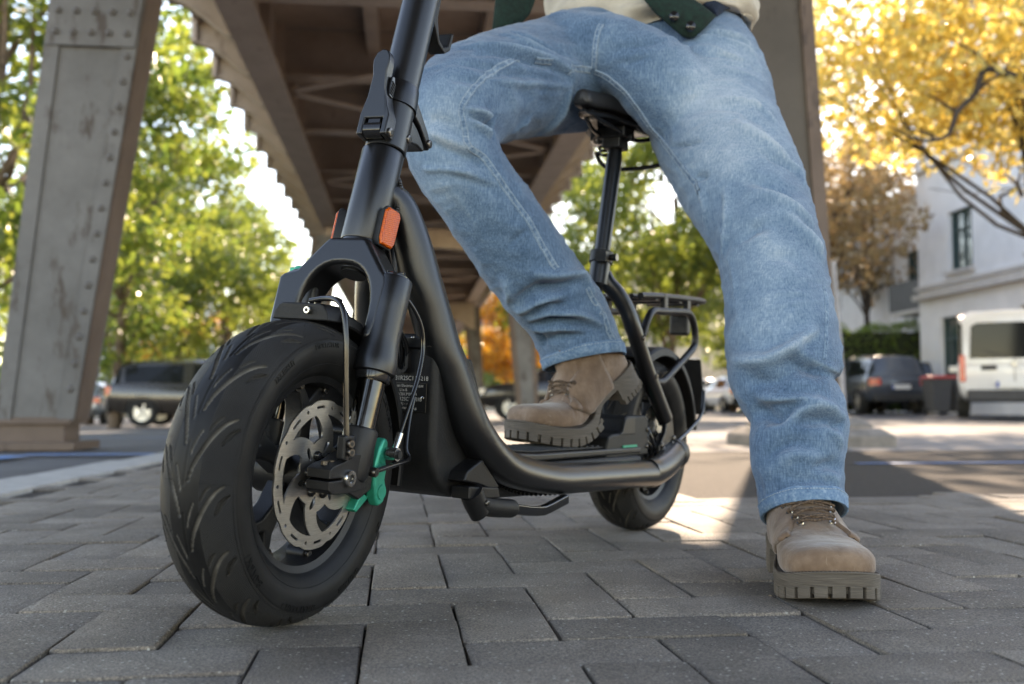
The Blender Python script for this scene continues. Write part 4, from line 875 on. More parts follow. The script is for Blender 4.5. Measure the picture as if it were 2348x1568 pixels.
def make_wheel(parent, name, spin=0.0, lettering=True):
    w = empty(name); w.parent = parent
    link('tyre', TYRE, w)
    mb = MB(); mb.lathe([(0.1115, 0.0335), (0.1125, 0.0315), (0.1095, 0.0290), (0.1010, 0.0270), (0.0985, 0.012), (0.0985, -0.012), (0.1010, -0.0270), (0.1095, -0.0290), (0.1125, -0.0315), (0.1115, -0.0335), (0.1085, -0.0320), (0.0985, -0.0280), (0.0955, -0.011), (0.0955, 0.011), (0.0985, 0.0280), (0.1085, 0.0320)], 96, 'Y', closed=True); mb.build('rim', M['black_part'], w, angle=28)
    for k in range(5):                                     # forked spokes
        t = k*2*math.pi/5+0.42+spin; mb = MB(); ax = lambda a, b, q, t=t: Vector((a*math.cos(t)-b*math.sin(t), q, a*math.sin(t)+b*math.cos(t)))
        prof = [(0.022, -0.013), (0.05, -0.0095), (0.072, -0.013), (0.0975, -0.030), (0.0975, -0.017), (0.080, 0.0), (0.0975, 0.017), (0.0975, 0.030), (0.072, 0.013), (0.05, 0.0095), (0.022, 0.013)]
        mb.prism(prof, ax, -0.010, 0.014); mb.build('spoke', M['black_part'], w, bevel=0.003)
        for s in (-1, 1):
            a, b = MB(), MB(); p = ax(0.0925, s*0.0235, 0.0138); bolt(a, b, p, (0, 1, 0), 0.0045, 0.0045); bo = a.build('rim_bolt', M['bolt'], w, angle=50); b.build('socket', M['socket'], w, angle=50)
            mb = MB(); mb.cyl(ax(0.0925, s*0.0235, -0.008), ax(0.0925, s*0.0235, 0.0135), 0.0085, 0.0075, 16); mb.build('bolt_boss', M['black_part'], w)
    mb = MB(); mb.lathe([(0.0, -0.043), (0.020, -0.043), (0.026, -0.034), (0.026, 0.028), (0.022, 0.034), (0.0, 0.034)], 40, 'Y'); mb.build('hub', M['black_part'], w, angle=30)
    o = link('brake_disc', disc_mesh('brake_disc', rotor_loops(), 0.0019, M['rotor']), w); o.location = (0, 0.0385, 0); o.rotation_euler = (0, -spin, 0)
    for k in range(6):
        t = k*2*math.pi/6+0.15; mb = MB(); mb.lathe([(0.0, 0.0048), (0.003, 0.0046), (0.0048, 0.0028), (0.0052, 0.0), (0.0052, -0.003)], 14, 'Y'); o = mb.build('disc_bolt', M['frame_gloss'], w); o.location = (0.0225*math.cos(t), 0.0396, 0.0225*math.sin(t))
    mb = MB(); mb.cyl((0, 0.033, 0), (0, 0.041, 0), 0.0205, 0.019, 30); mb.build('disc_carrier', M['black_part'], w)
    if lettering:
        mb = MB()
        side_text(mb, 'H-619BZ', 0.0125, R(152), 0.1405); side_text(mb, 'ROTATION', 0.0085, R(84), 0.1400); side_text(mb, 'TUBELESS', 0.0085, R(52), 0.1385)
        side_text(mb, '120/70-8', 0.0120, R(-38), 0.1395); side_text(mb, 'CHAO YANG', 0.0105, R(-78), 0.1405); side_text(mb, 'MAX LOAD', 0.0085, R(-118), 0.1385); side_text(mb, '42L', 0.0085, R(-150), 0.1385)
        for q in range(2):                                  # rotation arrow
            r0, r1 = (0.1415, 0.1405) if q == 0 else (0.1375, 0.1385)
            mb.add([Vector((r_*math.cos(t), side_y(r_)+0.0007, r_*math.sin(t))) for r_, t in ((r0, R(105)), (r1, R(116)), (r1-0.0006, R(116)), (r0-0.0006, R(105)))], [(0, 1, 2, 3)])
        tag(mb.build('sidewall_lettering', M['scooter_tyre'], w, smooth=False, recalc=False), kind='stuff')
        mb = MB()                                           # moulding rings and rubber hairs
        for r_ in (0.1195, 0.1465): mb.lathe([(r_-0.0004, side_y(r_-0.0004)-0.0003), (r_, side_y(r_)+0.0004), (r_+0.0004, side_y(r_+0.0004)-0.0003)], 160, 'Y')
        mb.build('moulding_ring', M['scooter_tyre'], w)
        rnd = random.Random(5); mb = MB()
        for k in range(46):
            t = k*2*math.pi/46+rnd.uniform(-.03, .03); y = rnd.choice((-1, 1))*rnd.uniform(0.026, 0.043)
            i = int(np.argmin(np.abs(np.array([p[1] for p in TYP])-y)+0.02*(np.array([p[0] for p in TYP]) < 0.147))); r_ = TYP[i][0]
            p = Vector((r_*math.cos(t), y, r_*math.sin(t))); d = Vector((math.cos(t), y*10*rnd.uniform(.5, 1.5), math.sin(t))).normalized(); mb.tube([p-d*0.001, p+d*rnd.uniform(.001, .0032)], [0.0004, 0.0003], 5)
        tag(mb.build('rubber_hairs', M['scooter_tyre'], w), kind='stuff')
    return w
fwheel = make_wheel(sco, "front_wheel", 0.0); fwheel.matrix_basis = KB
rwheel = make_wheel(sco, 'rear_wheel', 0.6, False); rwheel.location = (0, 0, 0.165)
# ---- fork
def roundrect(w, h, r, n=5):
    pts = []
    for cx_, cy_, a0 in ((w/2-r, h/2-r, 0), (-w/2+r, h/2-r, 90), (-w/2+r, -h/2+r, 180), (w/2-r, -h/2+r, 270)):
        pts += [(cx_+r*math.cos(R(a0+90*i/n)), cy_+r*math.sin(R(a0+90*i/n))) for i in range(n+1)]
    return pts
outer = [(0.0795, 0.140), (0.0825, 0.165), (0.0835, 0.217), (0.0800, 0.2225), (0.060, 0.2290), (0.031, 0.2640), (0.026, 0.2700)]
inner = [(0.0465, 0.146), (0.0475, 0.160)] + [(0.0475*math.cos(t)**0.8 if t < 1.55 else 0.0, 0.180+0.0565*math.sin(t)) for t in np.linspace(0, math.pi/2, 9)]
half_r = [(y, q) for y, q in outer]; outl = [(0.0600, 0.146), (0.0640, 0.165), (0.0665, 0.214), (0.0640, 0.2235), (0.056, 0.2320)] + outer[-2:]
path_ = [(-y, q) for y, q in outer] + [(y, q) for y, q in outl[::-1]] + [(y, q) for y, q in inner] + [(-y, q) for y, q in inner[:-1][::-1]]
mb = MB(); mb.prism(path_, lambda y, q, n: kq(y, q, n), -0.012, 0.0350); kbuild(mb, 'fork_crown', M['frame'], bevel=0.0065, seg=4)
mb = MB(); mb.tube([kq(0, 0.238, -0.002), kq(0, 0.262, 0), kq(0, 0.2745, 0)], [0.030, 0.0285, 0.0265], 36); kbuild(mb, 'crown_collar', M['frame'], angle=30)
mb = MB(); mb.tube([kq(0, 0.232, 0.006), kq(0, 0.262, 0.003)], [0.0155, 0.0155], 24); kbuild(mb, 'crown_race', M['black_matte'])
for s in (1, -1):
    mb = MB(); mb.tube([kq(s*0.062, q, 0.013) for q in (0.112, 0.1135, 0.121, 0.129, 0.140, 0.155, 0.19, 0.2235, 0.2255, 0.2265)], [0.0222, 0.0240, 0.0246, 0.0240, 0.0222, 0.0212, 0.0212, 0.0212, 0.0204, 0.0185], 40); kbuild(mb, 'fork_leg', M['frame'], angle=30)
    mb = MB(); mb.tube([kq(s*0.062, q, 0.013) for q in (0.2262, 0.229, 0.2305)], [0.0165, 0.0165, 0.0145], 30); kbuild(mb, 'leg_cap', M['frame_gloss'], angle=30)
    mb = MB(); mb.tube([kq(s*0.062, q, 0.013) for q in (0.103, 0.106, 0.1125)], [0.0190, 0.0200, 0.0202], 36); kbuild(mb, 'wiper_seal', M['frame_gloss'], angle=30)
    mb = MB(); mb.tube([kq(s*0.062, q, 0.013) for q in (0.030, 0.115)], [0.0156, 0.0156], 40); kbuild(mb, 'stanchion', M['stanchion'], angle=30)
    mb = MB(); mb.tube([kq(s*0.062, q, 0.013) for q in (-0.012, -0.008, 0.0, 0.045, 0.0475, 0.049)], [0.012, 0.0165, 0.0185, 0.0192, 0.0188, 0.0172], 36); kbuild(mb, 'lower_casting', M['black_part'], angle=30)
    mb = MB()
    mb.prism([(-0.034, -0.014), (0.004, -0.0165), (0.029, -0.0150), (0.036, -0.011), (0.036, -0.0012), (0.030, -0.0012), (0.012, -0.0012), (0.012, 0.0012), (0.036, 0.0012), (0.036, 0.011), (0.029, 0.0145), (0.008, 0.0185), (-0.010, 0.026), (-0.034, 0.022)], lambda x, z, t: Vector((x, s*t, z)), 0.0475, 0.0765)
    kbuild(mb, 'axle_clamp', M['black_part'], bevel=0.0028)
    mb = MB(); mb.lathe([(0.0, 0.0785), (0.0048, 0.0785), (0.0048, 0.0805), (0.0085, 0.0805), (0.0092, 0.0792), (0.0092, 0.074), (0.0, 0.074)], 28, 'Y')
    o = kbuild(mb, 'axle_bolt', M['bright'], angle=30); mb = MB(); mb.tube([(0, 0.0782, 0), (0, 0.07875, 0)], [0.0047, 0.0047], 6); mb.build('socket', M['socket'], o)
    if s < 0: 
        for q in ('axle_bolt',): o.matrix_basis = KB @ Matrix.Rotation(math.pi, 4, 'Z')
    mb = MB()
    for x in (0.013, 0.026): mb.cyl((x, s*0.062, 0.0145), (x, s*0.062, 0.0185), 0.0040, n=14)
    kbuild(mb, 'pinch_bolt', M['bolt'])
# damper knobs
mb = MB(); mb.tube([kq(-0.064, 0.2265, 0.016), kq(-0.064, 0.2345, 0.016)], [0.0125, 0.0115], 14); mb.box(kq(-0.072, 0.231, 0.018), (0.014, 0.012, 0.007)); kbuild(mb, 'damper_knob', M['teal'], bevel=0.0015)
mb = MB()
for y_, n_ in ((0.053, 0.020), (0.062, 0.017), (0.071, 0.014)): mb.box(kq(y_, 0.2325, n_), (0.006, 0.006, 0.004))
kbuild(mb, 'cap_pins', M['frame_gloss'], bevel=0.001)
# hose clip bolts on the left casting
bolts([((0.010, 0.0795, 0.0375), (0.25, 1, 0)), ((0.0085, 0.0795, 0.0285), (0.25, 1, 0))], sco, 'clip_bolt', 0.0046, 0.005, True)
mb = MB(); mb.box((0.008, 0.0745, 0.033), (0.020, 0.010, 0.026)); kbuild(mb, 'clip_block', M['black_part'], bevel=0.0025)
# ---- front brake
mb = MB(); mb.prism([(-0.108, 0.030), (-0.104, 0.038), (-0.096, 0.038), (-0.089, 0.028), (-0.083, 0.010), (-0.082, -0.012), (-0.086, -0.030), (-0.094, -0.041), (-0.106, -0.038), (-0.111, -0.022), (-0.106, -0.010), (-0.109, 0.004), (-0.102, 0.016)], lambda x, z, t: Vector((x, t, z)), 0.046, 0.0600); cal = kbuild(mb, 'brake_caliper', M['teal'], bevel=0.0045, seg=3)
mb = MB(); mb.prism([(-0.112, 0.034), (-0.090, 0.038), (-0.068, 0.022), (-0.068, -0.022), (-0.088, -0.038), (-0.112, -0.034)], lambda x, z, t: Vector((x, t, z)), 0.018, 0.0465); mb.build('caliper_body', M['black_part'], cal, bevel=0.003)
mb = MB(); mb.cyl((-0.098, 0.058, -0.024), (-0.098, 0.0615, -0.024), 0.0095, 0.0085, 26); mb.cyl((-0.095, 0.058, 0.014), (-0.095, 0.0612, 0.014), 0.0060, 0.0052, 22); mb.build('piston_cap', M['teal'], cal, angle=35)
mb = MB(); mb.prism([(-0.082, 0.034), (-0.060, 0.040), (-0.030, 0.022), (-0.030, -0.020), (-0.055, -0.030), (-0.080, -0.020)], lambda x, z, t: Vector((x, t, z)), 0.0485, 0.0575); mb.build('caliper_mount', M['black_part'], cal, bevel=0.002)
mb = MB(); mb.prism([(-0.090, -0.030), (-0.064, -0.046), (-0.058, -0.042), (-0.072, -0.024)], lambda x, z, t: Vector((x, t, z)), 0.034, 0.050); mb.build('pad_spring', M['teal'], cal, bevel=0.002)
mb = MB(); mb.tube([(-0.102, 0.0635, 0.0205), (-0.102, 0.0760, 0.0205)], [0.0078, 0.0078], 20); bj = kbuild(mb, 'banjo_fitting', M['bright'], angle=35)
mb = MB(); mb.tube([(-0.102, 0.0755, 0.0205), (-0.102, 0.0790, 0.0205)], [0.0058, 0.0052], 8); mb.build('banjo_bolt', M['socket'], bj)
mb = MB(); mb.tube([(-0.104, 0.0700, 0.0255), (-0.109, 0.0700, 0.0345), (-0.1135, 0.0700, 0.0440)], [0.0036, 0.0045, 0.0045], 16); mb.build('hose_ferrule', M['bright'], bj, angle=35)
hose = spline([(-0.1115, 0.0700, 0.0400), (-0.130, 0.070, 0.076), (-0.151, 0.068, 0.112), (-0.161, 0.066, 0.148), (-0.155, 0.062, 0.178), (-0.135, 0.052, 0.204), (-0.112, 0.035, 0.222), (-0.105, 0.012, 0.240), (-0.118, 0.0, 0.262)], 8)
mb = MB(); mb.tube(hose, 0.0026, 10); kbuild(mb, 'brake_hose', M['frame_gloss'])
for dy in (0.0, 0.008):
    mb = MB(); mb.tube(spline([(-0.118, -0.002+dy, 0.262), (-0.125, 0.008+dy, 0.225), (-0.145, 0.022+dy, 0.180), (-0.175, 0.026+dy, 0.150), (-0.19, 0.020+dy, 0.12)], 8), 0.0030, 10); kbuild(mb, 'control_cable', M['frame_gloss'])
# ---- front mudguard and its stays
def fender_ring(t, r0=0.1765):
    rp = [(r0-0.012, 0.0465), (r0-0.004, 0.0450), (r0, 0.0405), (r0+0.001, 0.022), (r0+0.001, 0.0), (r0+0.001, -0.022), (r0, -0.0405), (r0-0.004, -0.0450), (r0-0.012, -0.0465)]
    rp = rp + [(a-0.0022, b*0.965) for a, b in rp[::-1]]
    return [Vector((a*math.cos(t), b, a*math.sin(t))) for a, b in rp]
mb = MB(); mb.loft([fender_ring(R(a)) for a in np.linspace(98, 188, 40)]); kbuild(mb, 'front_mudguard', M['black_matte'], angle=35)
mb = MB(); mb.prism([(-0.038, 0.1650), (-0.036, 0.1740), (-0.030, 0.1820), (-0.024, 0.1840), (0.022, 0.1840), (0.028, 0.1820), (0.034, 0.1740), (0.036, 0.1650)], lambda y, z, t: Vector((t, y, z)), -0.045, 0.0020); mg = kbuild(mb, 'mudguard_bridge', M['black_matte'], bevel=0.002)
bolts([((0.0020, 0.010, 0.1760), (1, 0, 0)), ((-0.012, 0.004, 0.1840), (0, 0, 1))], sco, 'mudguard_bolt', 0.0042, 0.005, True, M['bright'])
stay = spline([(-0.008, 0.004, 0.187), (-0.004, 0.026, 0.190), (0.004, 0.046, 0.188), (0.010, 0.060, 0.176), (0.012, 0.0665, 0.150), (0.0115, 0.070, 0.110), (0.0105, 0.0735, 0.070), (0.0100, 0.0765, 0.042), (0.010, 0.0775, 0.020)], 8)
mb = MB(); mb.tube(stay, 0.0031, 12); mb.tube([(p[0]-0.0075, p[1]-0.001, p[2]+0.0005) for p in stay[2:18]], 0.0026, 10); kbuild(mb, 'mudguard_stay', M['frame_gloss'])
mb = MB(); mb.tube(spline([(-0.046, 0.0765, 0.004), (-0.085, 0.0750, 0.0075), (-0.135, 0.0700, 0.0115), (-0.146, 0.0660, 0.0150), (-0.148, 0.0600, 0.026), (-0.162, 0.0540, 0.060), (-0.172, 0.0525, 0.085)], 8), 0.0030, 12); kbuild(mb, 'mudguard_stay', M['frame_gloss'])
bolts([((-0.046, 0.0755, 0.004), (0, 1, 0))], sco, 'stay_bolt', 0.0055, 0.0075, True)
# ---- folding stem above the head tube
mb = MB(); mb.tube([kq(0, q, 0) for q in (0.3985, 0.4000, 0.430, 0.452, 0.458)], [0.0248, 0.0258, 0.0252, 0.0246, 0.0246], 44); kbuild(mb, 'stem_base', M['frame'], angle=30)
mb = MB(); mb.tube([kq(0, q, 0) for q in (0.4585, 0.470, 0.487, 0.4885)], [0.0268, 0.0262, 0.0248, 0.0240], 44); kbuild(mb, 'hinge_collar', M['frame'], angle=30)
mb = MB(); mb.tube([kq(0, q, 0) for q in (0.487, 0.62, 0.92)], [0.0232, 0.0232, 0.0232], 44); kbuild(mb, 'stem', M['frame'], angle=30)
for nm, pts, hw in (('hinge_knuckle', [(-0.020, 0.490), (-0.026, 0.482), (-0.062, 0.462), (-0.0745, 0.452), (-0.077, 0.446), (-0.075, 0.440), (-0.068, 0.441), (-0.060, 0.447), (-0.040, 0.457), (-0.018, 0.463)], 0.0155), ('hinge_base', [(-0.018, 0.4575), (-0.040, 0.4515), (-0.060, 0.4415), (-0.066, 0.436), (-0.062, 0.432), (-0.045, 0.432), (-0.022, 0.424)], 0.0145)):
    mb = MB(); mb.prism(pts, lambda n_, q, y: kq(y, q, n_), -hw, hw); kbuild(mb, nm, M['frame'], bevel=0.0035, seg=3)
bolts([(kq(0.0155, 0.4475, -0.069), (0, 1, 0)), (kq(0.0236, 0.4195, -0.0065), (0, 1, 0))], sco, 'hinge_bolt', 0.0055, 0.0035, True)
# quick-release lever
lev = [(-0.0205, 0.4020), (-0.0205, 0.430), (-0.0150, 0.452), (-0.0105, 0.478), (-0.0125, 0.490), (-0.0135, 0.4985), (-0.0105, 0.5085), (-0.003, 0.5135), (0.0045, 0.5115), (0.0095, 0.5035), (0.0100, 0.494), (0.0085, 0.484), (0.0095, 0.462), (0.0150, 0.440), (0.0205, 0.428), (0.0205, 0.4020), (0.0125, 0.4020), (0.0125, 0.4235), (-0.0125, 0.4235), (-0.0125, 0.4020)]
def lever_n(q): return 0.0365 + 0.010*sstep(q, 0.43, 0.50)
mb = MB(); n_ = len(lev); dth = [0.016 if q < 0.45 else 0.0145 - 0.006*sstep(q, 0.46, 0.505) for y, q in lev]
vs = [kq(y, q, lever_n(q)-d) for (y, q), d in zip(lev, dth)] + [kq(y, q, lever_n(q)+0.004) for y, q in lev]
mb.add(vs, [tuple(range(n_-1, -1, -1)), tuple(range(n_, 2*n_))]+[(i, (i+1) % n_, n_+(i+1) % n_, n_+i) for i in range(n_)]); lv = kbuild(mb, 'quick_release_lever', M['frame'], bevel=0.0022, seg=3)
mb = MB(); mb.tube([kq(-0.0118, 0.4115, 0.031), kq(0.0118, 0.4115, 0.031)], [0.0098, 0.0098], 26); mb.box(kq(0, 0.418, 0.030), (0.016, 0.016, 0.014), Matrix((QF, Vector((0, 1, 0)), QA)).transposed()); mb.build('lever_cam', M['frame_gloss'], lv, angle=35)
a, b = MB(), MB(); bolt(a, b, kq(0.0205, 0.4085, 0.030), (0, 1, 0), 0.0058, 0.003); a.build('lever_pivot', M['bolt'], lv); b.build('socket', M['socket'], lv)
mb = MB(); mb.loft([[kq(0.0095+0.0035*k_+t_*0.0, 0.468+q_, 0.0335+p_) for p_, q_ in ((-0.004, -0.013), (0.004, -0.013), (0.0065, 0.0), (0.0065, 0.012), (0.001, 0.014), (-0.0035, 0.004))] for k_, t_ in ((0, 0), (1, 0))]); mb.build('safety_slider', M['frame_gloss'], lv, bevel=0.001)
mb = MB()
for i in range(5): mb.bar(kq(0.0128, 0.458+i*0.0036, 0.0300), kq(0.0133, 0.4595+i*0.0036, 0.0385), 0.0016, 0.0016)
mb.build('slider_ribs', M['black_matte'], lv)
# bag hook behind the stem
mb = MB(); mb.prism([(-0.020, 0.640), (-0.030, 0.640), (-0.032, 0.612), (-0.046, 0.5905), (-0.060, 0.588), (-0.0705, 0.596), (-0.0725, 0.618), (-0.079, 0.620), (-0.0785, 0.594), (-0.066, 0.581), (-0.046, 0.583), (-0.030, 0.596), (-0.020, 0.602)], lambda n_, q, y: kq(y, q, n_), -0.012, 0.012); kbuild(mb, 'bag_hook', M['black_matte'], bevel=0.0025)
# ---- head tube and frame (frame coordinates: x forwards from the rear wheel, y left, z up)
def kb(p): return KB @ p
ha, hb = kb(kq(0, 0.2752, 0)), kb(kq(0, 0.3975, 0)); ha.y = hb.y = 0
hd_ = (hb-ha); mb = MB(); mb.tube([ha, ha+hd_*0.012, ha+hd_*0.5, ha+hd_*0.988, hb], [0.0262, 0.0268, 0.0262, 0.0262, 0.0254], 48); mb.build('head_tube', M['frame'], sco, angle=30)
DT = [(0.830, 0.002, 0.4960), (0.814, 0.010, 0.4930), (0.8010, 0.0175, 0.4780), (0.7875, 0.0275, 0.4362), (0.7763, 0.0360, 0.3903), (0.7653, 0.0430, 0.3545), (0.7526, 0.0520, 0.3098), (0.7400, 0.0580, 0.2829), (0.7161, 0.0680, 0.2282), (0.6945, 0.0720, 0.2001), (0.6598, 0.0750, 0.1735), (0.6048, 0.0770, 0.1517), (0.4987, 0.0780, 0.1346), (0.4141, 0.0780, 0.1300), (0.27, 0.078, 0.1250), (0.133, 0.078, 0.1205)]
for s in (1, -1):
    p = spline([(a, s*b, c) for a, b, c in DT], 6); n_ = len(p)
    rl = [0.0180+0.0080*sstep(i/n_, 0.0, 0.30)-0.004*sstep(i/n_, 0.6, 0.8) for i in range(n_)]; rv = [0.0190+0.0090*sstep(i/n_, 0.0, 0.32)-0.003*sstep(i/n_, 0.6, 0.8) for i in range(n_)]
    mb = MB(); mb.tube(p, rl, 28, ry=rv, ref=(1, 0, 0)); mb.build('frame_tube', M['frame'], sco, angle=30)
    q = spline([(0.1325, s*0.078, 0.1205), (0.10, s*0.078, 0.1215), (0.055, s*0.0765, 0.1290), (0.015, s*0.072, 0.1380), (-0.022, s*0.066, 0.1460)], 6)
    mb = MB(); mb.tube(q, [0.0232]*len(q), 26, ry=[0.0262]*len(q), ref=(1, 0, 0)); mb.build('rail_end', M['frame'], sco, angle=30)
    mb = MB(); mb.tube([(-0.020, s*0.0660, 0.146), (-0.030, s*0.0650, 0.147), (-0.046, s*0.0640, 0.149), (-0.052, s*0.063, 0.150)], [0.0245, 0.0265, 0.0250, 0.019], 26, ry=[0.0280, 0.0300, 0.0285, 0.022]); mb.build('axle_cover', M['black_part'], sco, angle=30)
# weld beads: rows of overlapping scales
def weld(path, r, name='weld_bead'):
    mb = MB(); p = [Vector(q) for q in spline(path, 10)]
    L_ = [0.0]
    for a, b in zip(p[:-1], p[1:]): L_.append(L_[-1]+(b-a).length)
    t = 0.0
    while t < L_[-1]:
        i = max(k for k in range(len(L_)) if L_[k] <= t); c = p[i]; d = (p[min(i+1, len(p)-1)]-p[max(0, i-1)]).normalized()
        mb.tube([c-d*r*0.55, c-d*r*0.2, c+d*r*0.25, c+d*r*0.5], [r*0.75, r, r*0.9, r*0.5], 10); t += r*0.75
    return mb.build(name, M['frame'], sco, angle=50)
weld([(0.812, 0.0180, 0.5190), (0.8125, 0.0240, 0.505), (0.8160, 0.0265, 0.490), (0.821, 0.0260, 0.475), (0.829, 0.0200, 0.462)], 0.0034)
weld([(0.776, 0.0600, 0.3150), (0.764, 0.0650, 0.290), (0.750, 0.0690, 0.262), (0.732, 0.0735, 0.232), (0.712, 0.0775, 0.205), (0.690, 0.0800, 0.186)], 0.0042)
weld([(0.645, 0.0690, 0.138), (0.56, 0.0690, 0.116), (0.42, 0.069, 0.1065)], 0.003)
# battery housing
side = [(0.777, 0.318), (0.777, 0.190), (0.775, 0.165), (0.766, 0.145), (0.750, 0.131), (0.725, 0.1225), (0.60, 0.1120), (0.42, 0.1040), (0.12, 0.1035), (0.12, 0.152), (0.50, 0.157), (0.62, 0.176), (0.68, 0.216), (0.725, 0.285), (0.74, 0.318)]
mb = MB(); mb.prism(side, lambda a, b, t: Vector((a, t, b)), -0.063, 0.063); box_ = mb.build('battery_housing', M['black_matte'], sco, bevel=0.010, seg=4)
mb = MB(); mb.prism([(0.781, 0.309), (0.7825, 0.3225), (0.779, 0.3275), (0.735, 0.3275), (0.735, 0.309)], lambda a, b, t: Vector((a, t, b)), -0.058, 0.058); mb.build('housing_lid', M['black_part'], box_, bevel=0.002)
for y in (0.005, 0.030, -0.02): bolts([((0.7815, y, 0.3225), (0.7, 0, 0.7))], box_, 'lid_screw', 0.0026, 0.002, False, M['bright'])
mb = MB(); pts = roundrect(0.021, 0.034, 0.0095); pin = roundrect(0.012, 0.025, 0.006)
mb.loft([[Vector((0.7765, 0.014+p[0], 0.2945+p[1])) for p in pts], [Vector((0.7825, 0.014+p[0]*0.95, 0.2945+p[1]*0.97)) for p in pts], [Vector((0.7825, 0.014+p[0], 0.2945+p[1])) for p in pin], [Vector((0.7775, 0.014+p[0], 0.2945+p[1])) for p in pin]], False, True); mb.build('charge_port', M['black_part'], box_, angle=40)
mb = MB(); mb.box((0.7778, 0.018, 0.2480), (0.0012, 0.066, 0.036)); lab = mb.build('type_plate', M['label_ink'], box_, bevel=0.0004); 
mb = MB()
for sy in (-1, 1): mb.box((0.7785, 0.018+sy*0.0325, 0.2480), (0.0004, 0.0005, 0.0355))
for sz in (-1, 1): mb.box((0.7785, 0.018, 0.2480+sz*0.0175), (0.0004, 0.0655, 0.0005))
mb.build('plate_border', M['bolt'], box_, smooth=False)
mb = MB()
def plate_text(body, size, y, z, x=0.7787, align=0.0):
    v, f = text_verts(body, size)
    mb.add([Vector((x, y+p.x, z+p.y)) for p in v], f)
plate_text('CWT31R2SC1 25218', 0.0078, 0.018, 0.2715, 0.7776)
for body, size, z in (('Egret Urban Electrics GmbH', 0.0052, 0.2622), ('L1e-B', 0.0050, 0.2568), ('e1*168/2013*00394', 0.0052, 0.2515), ('CWT31R2SC125218', 0.0066, 0.2455), ('74 dB(A) - ---min', 0.0048, 0.2398), ('45 km/h - max 185 kg', 0.0048, 0.2347)): plate_text(body, size, 0.016, z)
mb.build('plate_lettering', M['label_print'], box_, smooth=False, recalc=False)
bolts([((0.7784, 0.046, 0.2475), (1, 0, 0))], box_, 'plate_rivet', 0.0022, 0.0012, False, M['bright'])
# deck
mb = MB(); mb.prism([(0.655, 0.196), (0.625, 0.1715), (0.57, 0.1600), (0.50, 0.1570), (0.12, 0.1545), (0.12, 0.1660), (0.50, 0.1690), (0.565, 0.1725), (0.612, 0.1850), (0.640, 0.2080), (0.665, 0.2500), (0.690, 0.300), (0.704, 0.300), (0.685, 0.245)], lambda a, b, t: Vector((a, t, b)), -0.0600, 0.0600); mb.build('deck_panel', M['black_part'], sco, bevel=0.004)
mb = MB(); mb.prism([(0.56, 0.1735), (0.50, 0.1698), (0.26, 0.1680), (0.26, 0.1705), (0.50, 0.1722), (0.56, 0.1760)], lambda a, b, t: Vector((a, t, b)), -0.050, 0.050); dk = mb.build('deck_mat', M['rubber_mat'], sco, bevel=0.0008)
for i in range(14):
    x = 0.275+i*0.02; mb = MB(); mb.box((x, 0, 0.1717), (0.008, 0.094, 0.0022)); mb.build('tread_rib', M['rubber_mat'], dk, bevel=0.0006)
mb = MB(); mb.prism([(0.262, 0.166), (0.255, 0.186), (0.240, 0.1900), (0.210, 0.1915), (0.200, 0.197), (0.190, 0.2170), (0.176, 0.2215), (0.095, 0.2215), (0.085, 0.214), (0.083, 0.150), (0.262, 0.150)], lambda a, b, t: Vector((a, t, b)), -0.057, 0.057); cb = mb.build('controller_box', M['black_matte'], sco, bevel=0.004, seg=3)
mb = MB(); mb.prism([(0.214, 0.1895), (0.203, 0.1945), (0.193, 0.2140), (0.182, 0.2180), (0.150, 0.2180), (0.150, 0.1895)], lambda a, b, t: Vector((a, t, b)), 0.0572, 0.0592); mb.build('side_badge', M['black_part'], cb, bevel=0.002)
bolts([((0.092, 0.057, 0.196), (0, 1, 0)), ((0.092, 0.057, 0.166), (0, 1, 0))], cb, 'box_screw', 0.0036, 0.003)
# reflectors on the head tube
for s in (1, -1):
    ax0 = Vector((0.8485, s*0.0285, 0.4475)); up_ = (hb-ha).normalized(); out = Vector((0.12, s, 0)).normalized(); fx_ = out.cross(up_).normalized(); Rm = Matrix((fx_, out, up_)).transposed()
    base = [(-0.0095, -0.024), (0.0095, -0.024), (0.0125, -0.016), (0.0125, 0.021), (0.0080, 0.0265), (-0.0100, 0.0265), (-0.0135, 0.021), (-0.0125, -0.018)]
    mb = MB(); mb.loft([[ax0+Rm @ Vector((p[0]*k_, d_, p[1]*k_)) for p in base] for k_, d_ in ((0.80, -0.008), (1.03, 0.0055), (1.03, 0.0085))]); rb = mb.build('reflector_holder', M['black_matte'], sco, bevel=0.001)
    mb = MB(); mb.loft([[ax0+Rm @ Vector((p[0]*k_, d_, p[1]*k_)) for p in base] for k_, d_ in ((0.94, 0.0075), (0.94, 0.0108), (0.87, 0.0125))]); mb.build('reflector', M['reflector'], rb, bevel=0.0008)
mb = MB(); mb.tube([(0.838, 0.029, 0.425), (0.828, 0.027, 0.405), (0.80, 0.015, 0.385)], 0.0024, 8); mb.build('reflector_wire', M['frame_gloss'], sco)
